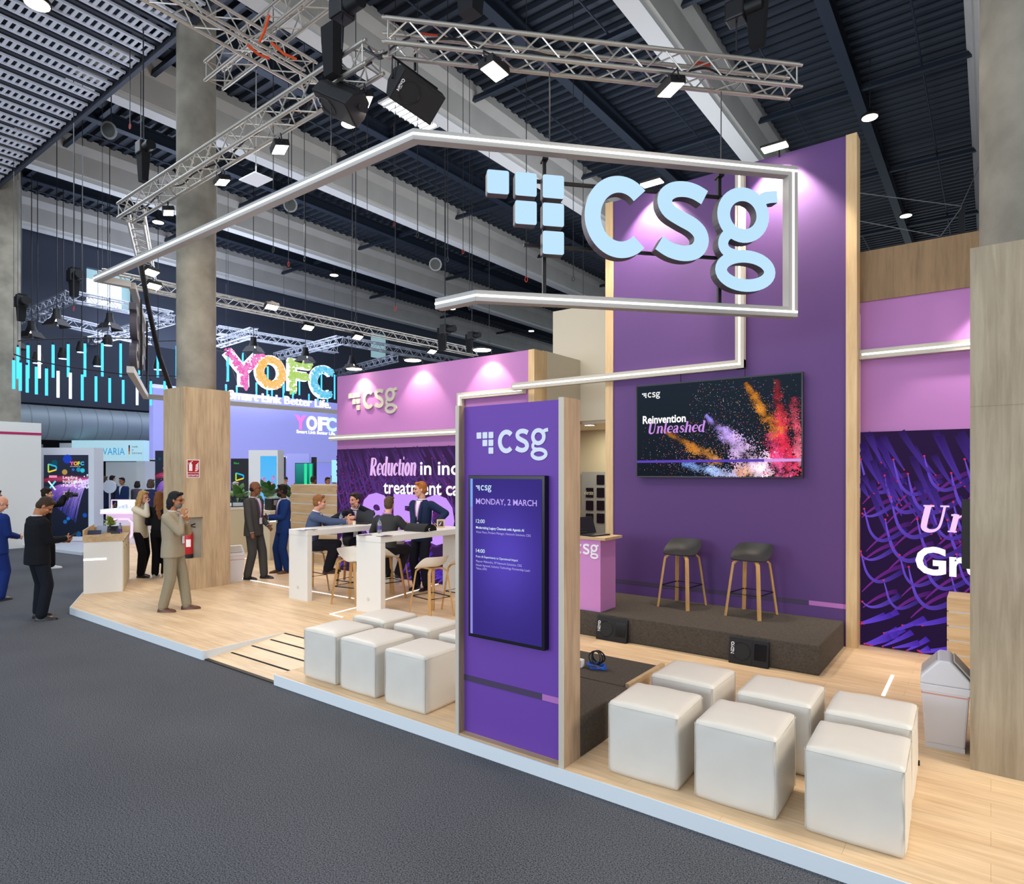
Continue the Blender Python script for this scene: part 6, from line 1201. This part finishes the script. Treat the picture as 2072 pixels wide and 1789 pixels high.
def person(label, loc, heading, H=1.75, skin='fair', hair='short', hairc='2a1d14', jacket='22242c', trousers='22242c', shirt='e6e4e6', shoes='1c1614', lean=0, girth=1., feet=((.1, .0), (-.1, .0)), fyaw=(0, 0),
           rh=(.24, .06, .80), lh=(-.24, .06, .80), rpole=(.4, -1, -.2), lpole=(-.4, -1, -.2), look=None, pitch=0, roll=0, seat=None, vox=.008, jlen=.79, vneck=1.1, lanyard=None, beard=None, glasses=False, curl=.55, rd=None, ld=None, pocket=False, tie=None):
    k = H / 1.75; hd = V((heading[0], heading[1], 0)).normalized(); rz = math.atan2(-hd.x, hd.y)
    pz = .94 if seat is None else (seat + .085) / k
    Rl = Matrix.Rotation(-R(lean), 3, 'X')
    def T(p): # upper body: lean about the hips
        p = V(p); q = Rl @ (p - V((0, 0, .94))); return V((q.x, q.y, q.z + pz))
    S = V((k, k, k))
    def sc(mb): mb.v = [v * k for v in mb.v]; return mb
    lk = heading if look is None else look; ld_ = V((lk[0], lk[1], 0)).normalized(); yaw = math.atan2(hd.x * ld_.y - hd.y * ld_.x, hd.x * ld_.x + hd.y * ld_.y)
    HM = Matrix.Translation(T((0, .02, 1.545))) @ Matrix.Rotation(yaw, 4, 'Z') @ Matrix.Rotation(-R(pitch), 4, 'X') @ Matrix.Rotation(R(roll), 4, 'Y') @ Matrix.Translation((0, .015, .095))
    g = girth; mb = MB()
    # --- body: torso, legs
    mb.loft([ell_ring(0, .0, z, rx * g, ry * g, T) for z, rx, ry in ((.86, .13, .09), (.95, .155, .105), (1.08, .14, .095), (1.25, .155, .105), (1.38, .16, .095), (1.45, .09, .07))])
    caps(mb, T((0, -.015, 1.43)), .06, HM @ V((0, -.03, -.07)), .054)
    hips = [V((.088 * s_, 0, pz - .02)) for s_ in (1, -1)]; legs = []
    for i, s_ in enumerate((1, -1)):
        if seat is None: an = V((feet[i][0], feet[i][1], .085)); pole = V((s_ * .12 + math.sin(-fyaw[i]), 1, 0))
        else: an = V((feet[i][0], feet[i][1], feet[i][2] / k + .085)); pole = V((s_ * .25, 1, .5))
        kn, an = ik(hips[i], an, .432, .418, pole); legs.append((hips[i], kn, an)); caps(mb, hips[i], .078, kn, .052); caps(mb, kn, .052, an, .036)
        fd = V((math.sin(-fyaw[i]), math.cos(fyaw[i]), 0)); caps(mb, an - V((0, 0, .045)) - fd * .03, .035, an - V((0, 0, .055)) + fd * .12, .027)
    # --- arms and hands
    arms = []
    for i, (s_, tgt, pole, hdv) in enumerate(((1, rh, rpole, rd), (-1, lh, lpole, ld))):
        sh = T((.178 * s_ * (.5 + .5 * g), -.005, 1.405)); el, wr = ik(sh, V(tgt), .295, .265, pole); arms.append((sh, el, wr)); caps(mb, sh, .05, el, .04); caps(mb, el, .04, wr, .028)
        d = (wr - el).normalized() if hdv is None else V(hdv).normalized(); inn = V((-s_, .25, 0)); nrm = inn - d * inn.dot(d); nrm = nrm.normalized() if nrm.length > .1 else YA; side = d.cross(nrm).normalized()
        if side.dot(V((0, 1, .4))) < 0: side = -side        # towards the thumb
        if pocket and i == 0: caps(mb, wr, .03, wr + d * .08, .034); continue
        pal = wr + d * .045; mb.ell(pal, (1, 1, 1), 10, A=Matrix((side * .04, d * .052, nrm * .017)).transposed())
        for f in range(4):
            b0 = wr + d * .085 + side * (.027 - .018 * f); L_ = (.07, .078, .072, .056)[f]; a1 = curl * .7; a2 = curl * 1.6
            p1 = b0 + (d * math.cos(a1) + nrm * math.sin(a1)) * L_ * .52; p2 = p1 + (d * math.cos(a2) + nrm * math.sin(a2)) * L_ * .5; caps(mb, b0, .0095, p1, .009, 7); caps(mb, p1, .009, p2, .0075, 7)
        t0 = wr + d * .03 + side * .032; t1 = t0 + (d * .55 + side * .7 + nrm * .35).normalized() * .04; caps(mb, t0, .013, t1, .011, 7); caps(mb, t1, .011, t1 + (d * .85 + side * .1 + nrm * .5).normalized() * .032, .009, 7)
    # --- head and face
    h = MB(); h.ell((0, -.012, .035), (.074, .094, .092), 18); h.ell((0, .016, -.045), (.058, .07, .078), 16); h.ell((0, .062, -.098), (.027, .022, .02), 10)
    caps(h, (0, .084, .01), .011, (0, .104, -.03), .015, 8); h.ell((.013, .094, -.034), .011, 8); h.ell((-.013, .094, -.034), .011, 8); caps(h, (-.034, .076, .022), .013, (.034, .076, .022), .013, 8)
    h.ell((.038, .06, -.03), (.024, .024, .022), 10); h.ell((-.038, .06, -.03), (.024, .024, .022), 10); caps(h, (-.02, .08, -.064), .008, (.02, .08, -.064), .008, 8)
    for s_ in (1, -1): h.ell((.073 * s_, -.008, -.008), (.012, .02, .031), 10)
    mb.add(h.v, h.f, M=HM); sc(mb)
    sk = mat('skin_' + skin, SKIN[skin], .55, noise=.05, nscale=30, spec=.3)
    body = fuse(mb, 'person', sk, None, vox, 2); body.location = loc; body.rotation_euler = (0, 0, rz); tag(body, label, 'person')
    def sub(mb_, nm, m, v=None, it=3, **kw):
        sc(mb_)
        if v: return fuse(mb_, nm, m, body, v, it)
        return mb_.build(nm, m, body, local=True, smooth=True, **kw)
    cv = max(vox * 1.5, .011)
    e = MB()
    for s_ in (1, -1): e.ell(HM @ V((.031 * s_, .083, .002)), .0095, 8)
    sub(e, 'eyes', mat('eye_dark', '241a16', .3))
    hc = mat('hair_' + hairc, hairc, .75, noise=.35, nscale=60, bump=.5, bscale=160, spec=.3)
    e = MB()
    for s_ in (1, -1): e.tube([HM @ V((.014 * s_, .09, .023)), HM @ V((.032 * s_, .088, .029)), HM @ V((.048 * s_, .078, .024))], .0035, 5)
    sub(e, 'eyebrows', hc)
    e = MB(); e.tube([HM @ V((-.021, .086, -.0635)), HM @ V((0, .0905, -.0615)), HM @ V((.021, .086, -.0635))], .0035, 5); sub(e, 'mouth', mat('lip_' + skin, {'fair': 'a8604f', 'pink': 'a8594c', 'tan': '7c4438', 'brown': '5c3028', 'dark': '3c1f1c'}[skin], .5))
    a = MB()
    if hair in ('short', 'curly', 'long', 'medium', 'bob'):
        a.ell((0, -.022, .05), (.081, .098, .09), 16); a.ell((0, -.05, .0), (.074, .068, .09), 14)
        for s_ in (1, -1): a.ell((.06 * s_, -.01, .03), (.02, .045, .04), 10); a.ell((.03 * s_, .05, .1), (.045, .035, .026), 10)
    if hair == 'curly':
        for j in range(26): t_ = random.random() * 6.28; u_ = random.uniform(.1, 1.3); a.ell((.08 * math.cos(t_) * math.sin(u_), -.02 + .09 * math.sin(t_) * math.sin(u_), .05 + .095 * math.cos(u_)), random.uniform(.018, .03), 8)
    if hair == 'medium':
        a.ell((0, -.07, -.03), (.085, .065, .1), 14); a.ell((0, -.075, -.095), (.08, .055, .06), 12)
        for s_ in (1, -1): a.ell((.07 * s_, -.035, -.03), (.022, .04, .07), 10)
    if hair == 'bob':
        a.ell((0, -.055, -.05), (.1, .075, .12), 14)
        for s_ in (1, -1): a.ell((.078 * s_, -.0, -.04), (.026, .05, .1), 10)
    if hair == 'long':
        for z, w, y, q in ((-.05, .088, -.06, .06), (-.14, .098, -.075, .05), (-.24, .1, -.085, .042), (-.33, .085, -.09, .034), (-.4, .06, -.092, .025)): a.ell((0, y, z), (w, q, .085), 14)
        for s_ in (1, -1):
            for z, x, y in ((-.02, .077, .0), (-.1, .085, .0), (-.19, .09, .0), (-.27, .085, .0)): a.ell((x * s_, y, z), (.026, .042, .07), 10)
    if hair == 'bald': a.ell((0, -.05, -.012), (.075, .062, .055), 12)
    if hair == 'cap':
        a.ell((0, -.016, .062), (.084, .1, .075), 14); a.loft([[(x, y, z) for x, y in ((-.06, .06), (.06, .06), (.05, .155), (-.05, .155))] for z in (.062, .074)])
    if a.v: a.v = [HM @ V(q) for q in a.v]; sub(a, 'hair' if hair != 'cap' else 'cap', hc, max(.006, vox * .8), 2)
    if beard:
        a = MB(); a.ell((0, .034, -.075), (.056, .056, .052), 14); caps(a, (-.026, .082, -.05), .007, (.026, .082, -.05), .007, 7); a.v = [HM @ V(q) for q in a.v]
        sub(a, 'beard', mat('hair_' + beard, beard, .8, noise=.3, nscale=90), max(.006, vox * .8), 2)
    if glasses:
        a = MB()
        for s_ in (1, -1): a.tube([HM @ V((.033 * s_ + .021 * math.cos(j * .6), .096, .002 + .016 * math.sin(j * .6))) for j in range(11)], .0022, 5, closed=True); a.tube([HM @ V((.055 * s_, .094, .006)), HM @ V((.076 * s_, .0, .006))], .002, 5)
        a.tube([HM @ V((-.012, .1, .004)), HM @ V((.012, .1, .004))], .002, 5); sub(a, 'glasses', M_black)
    # --- clothes
    secs = ((jlen, .185, .13), (.92, .18, .128), (1.06, .165, .118), (1.22, .178, .127), (1.36, .19, .115), (1.43, .15, .09), (1.475, .075, .066))
    j = MB(); j.loft([ell_ring(0, -.004, z, rx * g, ry * g, T) for z, rx, ry in secs if seat is None or z > .9])
    for sh, el, wr in arms: caps(j, sh - V((0, 0, .012)), .074 * (.6 + .4 * g), el, .058); caps(j, el, .058, wr - (wr - el).normalized() * .015, .044)
    sub(j, 'jacket', cloth(jacket), cv)
    def front(x, z):
        for (z0, a0, b0), (z1, a1, b1) in zip(secs, secs[1:]):
            if z0 <= z <= z1: t_ = (z - z0) / (z1 - z0); rx = (a0 + (a1 - a0) * t_) * g; ry = (b0 + (b1 - b0) * t_) * g; break
        else: rx, ry = .075 * g, .066 * g
        return -.004 + ry * max(.05, 1 - min(.999, abs(x) / rx) ** 2.3) ** (1 / 2.3)
    def strip(x0, x1, nz, off, z0, z1):
        q = MB(); rows = []
        for i in range(nz + 1):
            z = z0 + (z1 - z0) * i / nz; a_, b_ = x0(z), x1(z); rows.append([T((a_ + (b_ - a_) * t_ / 6, front(a_ + (b_ - a_) * t_ / 6, z) + off, z)) for t_ in range(7)])
        q.add([p for r_ in rows for p in r_], [(r_ * 7 + c, r_ * 7 + c + 1, r_ * 7 + c + 8, r_ * 7 + c + 7) for r_ in range(nz) for c in range(6)]); return q
    if shirt:
        w = lambda z: max(.003, .062 * (z - vneck) / (1.46 - vneck)) ; q = strip(lambda z: -w(z), w, 8, .006, vneck, 1.462); n0 = T((0, -.012, 1.475)); q.tube([T((.06 * math.cos(t_ * .45), -.008 + .058 * math.sin(t_ * .45), 1.478 + .006 * math.sin(t_ * .45 + 3))) for t_ in range(14)], .013, 6, closed=True)
        sub(q, 'shirt', cloth(shirt))
        for sh, el, wr in arms: q = MB(); dd = (wr - el).normalized(); q.tube([wr - dd * .03, wr + dd * .004], .037, 10); sub(q, 'cuff', cloth(shirt))
        for s_ in (1, -1):
            q = strip(lambda z: s_ * (w(z) - .004), lambda z: s_ * (w(z) + .008 + .035 * min(1, (1.46 - z) / .12) * min(1, max(0, (z - vneck) / .2))), 8, .013, vneck, 1.45); sub(q, 'lapel', cloth(jacket))
        if tie: q = strip(lambda z: -.018, lambda z: .018, 6, .011, vneck - .02, 1.44); sub(q, 'tie', cloth(tie))
    if lanyard:
        for s_ in (1, -1): q = strip(lambda z: s_ * (.004 + .05 * (z - 1.12) / .34) - .007, lambda z: s_ * (.004 + .05 * (z - 1.12) / .34) + .007, 6, .016, 1.12, 1.45); sub(q, 'lanyard', cloth(lanyard))
        q = strip(lambda z: -.04, lambda z: .04, 2, .018, 1.0, 1.11); sub(q, 'badge', mat('badge_white', 'e8e8ec', .5))
    tr = MB(); tr.loft([ell_ring(0, -.004, z + pz - .94, rx * g, ry * g, lambda p: p) for z, rx, ry in ((.82, .155, .112), (.92, .17, .12), (1.02, .155, .11))])
    for hp, kn, an in legs: caps(tr, hp + V((0, 0, -.02)), .094 * (.4 + .6 * g), kn, .08); caps(tr, kn, .08, an + V((0, 0, .0)), .072)
    sub(tr, 'trousers', cloth(trousers), cv)
    for i, (hp, kn, an) in enumerate(legs):
        fd = V((math.sin(-fyaw[i]), math.cos(fyaw[i]), 0)); sd = V((fd.y, -fd.x, 0)); b0 = an - V((0, 0, .085)); q = MB()
        def foot(y, w, hh): return [b0 + fd * y + sd * (w * math.cos(t_)) + ZA * max(0, hh * math.sin(t_)) for t_ in [math.pi * c / 8 for c in range(9)]] + [b0 + fd * y + sd * (w * x_) for x_ in (-.6, 0, .6)]
        q.loft([foot(y, w, hh) for y, w, hh in ((-.075, .022, .05), (-.06, .034, .075), (-.01, .038, .09), (.06, .044, .068), (.13, .044, .05), (.175, .032, .038), (.195, .012, .02))]); sub(q, 'shoe', mat('shoe_' + shoes, shoes, .35))
    return body, (lambda p: body_mat(loc, rz) @ (V(p) * k))
def body_mat(loc, rz): return Matrix.Translation(V(loc)) @ Matrix.Rotation(rz, 4, 'Z')
def HV(r, f): return tuple((RIGHT * r + FWD * f)[:2])
def handheld(mb, name, m, label, cat, place, **kw):
    mb.v = [place(v) for v in mb.v]; return solo(mb, name, m, label, cat, **kw)
def at0(x, y, z=0.): p = atz(x, y, z); return (p.x, p.y, z)
# --- in front of the stand, on the carpet
_, W1 = person('person in a black suit seen from behind, looking down at a phone', (-11.1, 3.3, 0), HV(.55, .83), 1.79, 'tan', 'short', '3a2a1e', '14161b', '161a22', 'c9c9cc', girth=1.12, feet=((.13, .0), (-.14, .06)), fyaw=(-.5, .3),
               rh=(.07, .33, 1.13), lh=(-.04, .3, 1.1), look=HV(.9, .5), pitch=38, vox=.007, curl=.8)
mb = MB(); mb.box((-.036, -.07, -.005), (.036, .07, .005), M=Matrix.Translation((.05, .42, 1.165)) @ Matrix.Rotation(R(35), 4, 'X')); handheld(mb, 'phone', M_black, 'black phone held by the man in the black suit', 'phone', W1, bevel=.002)
person('bald person in a bright blue suit at the left picture edge', at0(-8, 1216), HV(.25, .95), 1.74, 'pink', 'bald', '6a5040', '1b2f6e', '1a2d6a', 'e8e6ea', shoes='20222a', girth=1.1, rh=(.1, .3, 1.05), lh=(-.12, .3, 1.05), look=HV(.6, .8), pitch=25, vox=.008, lanyard='b066b0')
person('dark-haired person mostly hidden behind the bald one in blue', at0(-14, 1192), HV(.7, .7), 1.8, 'tan', 'short', '14141c', '1b1e2c', '1b1e2c', vox=.012)
_, W2 = person('curly-haired person all in black raising a camera rig to eye height', at0(92, 1150), HV(.85, .5), 1.76, 'fair', 'curly', '2a1c14', '121214', '131316', None, shoes='d8d8d8', rh=(.05, .34, 1.6), lh=(-.1, .36, 1.56), rpole=(1, -.2, -.8), lpole=(-1, -.2, -.8), feet=((.1, .12), (-.1, -.05)), jlen=.86, vox=.009)
cr = MB(); cr.box((-.09, .36, 1.56), (.07, .5, 1.68)); cr.cyl((0, .5, 1.62), (0, .6, 1.62), .045, 14); cr.tube([(-.12, .4, 1.5), (-.14, .42, 1.7), (.0, .44, 1.76), (.12, .42, 1.7), (.1, .4, 1.5)], .012, 6); handheld(cr, 'camera_rig', M_black, 'black camera rig held up by the curly-haired person', 'camera', W2)
# --- on the stand, left
person('person with long blonde hair and cream blazer covering the mouth with a hand', at0(285, 1168, FZ), HV(.95, -.1), 1.67, 'fair', 'long', 'b58d55', 'd6cab2', '15151a', 'ded6c8', shoes='18181c', girth=.88, rh=(.06, .17, 1.5), lh=(-.05, .2, 1.2), rpole=(.6, .1, -1), pitch=12, feet=((.08, .05), (-.08, -.05)), jlen=.8, vneck=.9, vox=.008, curl=.7)
person('person with long brown hair in black, seen from behind beside the blonde one', at0(322, 1168, FZ), HV(-.1, 1), 1.66, 'fair', 'long', '7a4a26', '17171b', '131317', None, shoes='bcbcbc', girth=.86, rh=(.2, .12, .98), lh=(-.12, .22, 1.08), look=HV(-.6, .7), pitch=8, feet=((.07, .08), (-.07, -.02)), jlen=.98, vox=.008)
person('person in a beige suit standing in profile, hand at the bearded chin', (-9.68, 4.56, FZ), HV(1, .05), 1.74, 'tan', 'medium', '17171b', '9c917c', '8f8671', 'd8d2cc', shoes='5a3420', girth=1.12, feet=((.1, -.1), (-.08, .16)), fyaw=(-.1, .15),
       rh=(.05, .15, 1.405), lh=(.04, .21, 1.33), rpole=(.6, .1, -1), lpole=(-.5, .1, -1), rd=(-.2, .05, .97), ld=(.5, .0, .8), pitch=4, beard='6f6a66', glasses=True, vox=.007, curl=1.0, lanyard='8d5aa0', jlen=.8)
person('tall balding person in a dark grey suit with one hand in the pocket', (-11.3, 6.83, FZ), HV(.93, -.2), 1.85, 'brown', 'bald', '241c18', '474644', '454442', 'e0dce0', shoes='1a1718', girth=1.08, rh=(.23, .12, .86), lh=(-.2, .16, .95), look=HV(1, .15), lanyard='9058a0', vneck=.95, feet=((.1, -.06), (-.1, .14)), vox=.007, pocket=True)
_, W3 = person('person in a royal blue suit and glasses holding a phone in both hands', (-11.5, 7.6, FZ), HV(-.72, -.62), 1.78, 'dark', 'short', '15110f', '1b376f', '19336a', 'eae6ea', shoes='5c3a22', feet=((.1, .05), (-.1, -.04)), rh=(.05, .3, 1.13), lh=(-.04, .31, 1.1), lanyard='a05aa0', beard='15110f', glasses=True, vneck=1.0, vox=.007, look=HV(-.85, -.35), curl=.9, jlen=.8)
mb = MB(); mb.box((-.035, -.07, -.005), (.035, .07, .005), M=Matrix.Translation((.0, .4, 1.15)) @ Matrix.Rotation(R(50), 4, 'X')); handheld(mb, 'phone', M_black, 'phone held in both hands of the man in royal blue', 'phone', W3, bevel=.002)
# --- around the bar tables
SEAT = .745
person('seated person in a pale blue blazer with an arm on the far bar table', (-9.42, 6.75, FZ), HV(.95, .1), 1.78, 'pink', 'short', '8a5a32', '4c5a7a', '2a2c38', 'eee9ea', seat=SEAT, lean=12, feet=((.1, .3, .3), (-.1, .3, .3)), rh=(-.02, .6, 1.16), lh=(-.12, .5, 1.16), look=HV(.9, .25), vox=.008, curl=.2, shoes='4a3020')
person('seated smiling person in a black suit leaning over the open laptop', (-9.5, 7.72, FZ), HV(.45, -.6), 1.82, 'pink', 'short', '35261c', '1b1d27', '1d1f2a', 'e2d6e4', seat=SEAT, lean=14, feet=((.1, .3, .3), (-.1, .3, .3)), rh=(.28, .42, 1.18), lh=(.02, .34, 1.37), rpole=(1, -.2, -.3), lpole=(-1, -.2, -.6), look=HV(-.55, -.8), pitch=4, lanyard='7a4a9a', vneck=1.0, vox=.008)
person('seated person in a dark grey jacket seen from behind at the near bar table', (-7.86, 7.08, FZ), HV(.25, .95), 1.74, 'fair', 'short', '5a4630', '3a3a3b', '26262c', 'b88ac0', seat=SEAT, lean=8, feet=((.1, .25, .3), (-.1, .25, .3)), rh=(.22, .4, 1.15), lh=(-.2, .35, 1.15), look=HV(.1, 1), vox=.008)
person('ginger-haired person in a navy blazer standing between the bar tables', (-7.95, 7.98, FZ), HV(-.45, -.8), 1.86, 'fair', 'short', 'a8642c', '1f2c48', '20222e', 'ece2ee', rh=(-.05, .3, 1.0), lh=(-.36, .1, 1.08), lpole=(-1, -.6, -.3), look=HV(-.9, -.35), lanyard='b06ab0', vneck=.95, vox=.008)
# --- visitors at the stands beyond
for x, yh, d_, hd_, H, hr, hc_, jc, tc_, lab in (
    (210, 972, 22, (0.1, 1), 1.8, 'short', '4a3b30', '1f2440', '1c2036', 'visitor in navy seen from behind beside the white disc at the distant stand'),
    (248, 974, 24, (-.2, -1), 1.76, 'short', '14131a', '22345c', '22263a', 'visitor with black hair in a blue blazer facing us at the distant stand'),
    (277, 981, 24.2, (.2, 1), 1.68, 'bob', '2a2022', '5c5662', '2a2830', 'visitor in a grey top before the white panel of the distant stand'),
    (304, 979, 20, (.3, 1), 1.7, 'bob', '4a3a30', '262c52', '24283c', 'visitor with curly brown hair in navy behind the two whispering women'),
    (226, 967, 26.2, (.3, .9), 1.8, 'short', '191518', '23252e', '22242c', 'dark-clad visitor farthest back beside the blue screen'),
    (262, 970, 27.5, (.6, .7), 1.8, 'short', '161214', '1b1d28', '1c1e26', 'dark-clad visitor standing behind the one in the blue blazer'),
    (41, 975, 25, (.7, .5), 1.78, 'short', '3a2a22', '20222b', '23252e', 'distant visitor in dark clothes with a hand to the ear, behind the far left column'),
    (475, 985, 18, (.7, -.5), 1.7, 'short', 'a8a6a8', '1f2a4c', '20243a', 'white-haired visitor in navy behind the cream counter'),
    (577, 973, 21, (.2, -1), 1.75, 'cap', '22232c', 'c8ccd8', '2a2c38', 'visitor in a dark cap behind the plants'),
    (633, 968, 22.2, (.4, .8), 1.75, 'short', '3a2c24', 'c9cbd6', '2a2c38', 'visitor in pale clothes left of the green screen'),
    (662, 974, 22, (.6, -.6), 1.7, 'short', '3a2618', '2a2a38', '22242c', 'visitor whose head shows above the slatted oak block'),
    (676, 968, 23.3, (-.6, .4), 1.74, 'short', '15131a', '1c1e28', '1c1e28', 'dark-haired visitor at the edge of the violet screen wall')):
    p = atd(x, yh, d_); z0 = .102 if 'slatted' in lab or 'dark-haired visitor at' in lab else .081; H = max(1.6, min(1.9, p.z + .12 - z0)); person(lab, (p.x, p.y, z0), HV(*hd_), H, random.choice(['fair', 'pink', 'tan']), hr, hc_, jc, tc_, vox=.013)
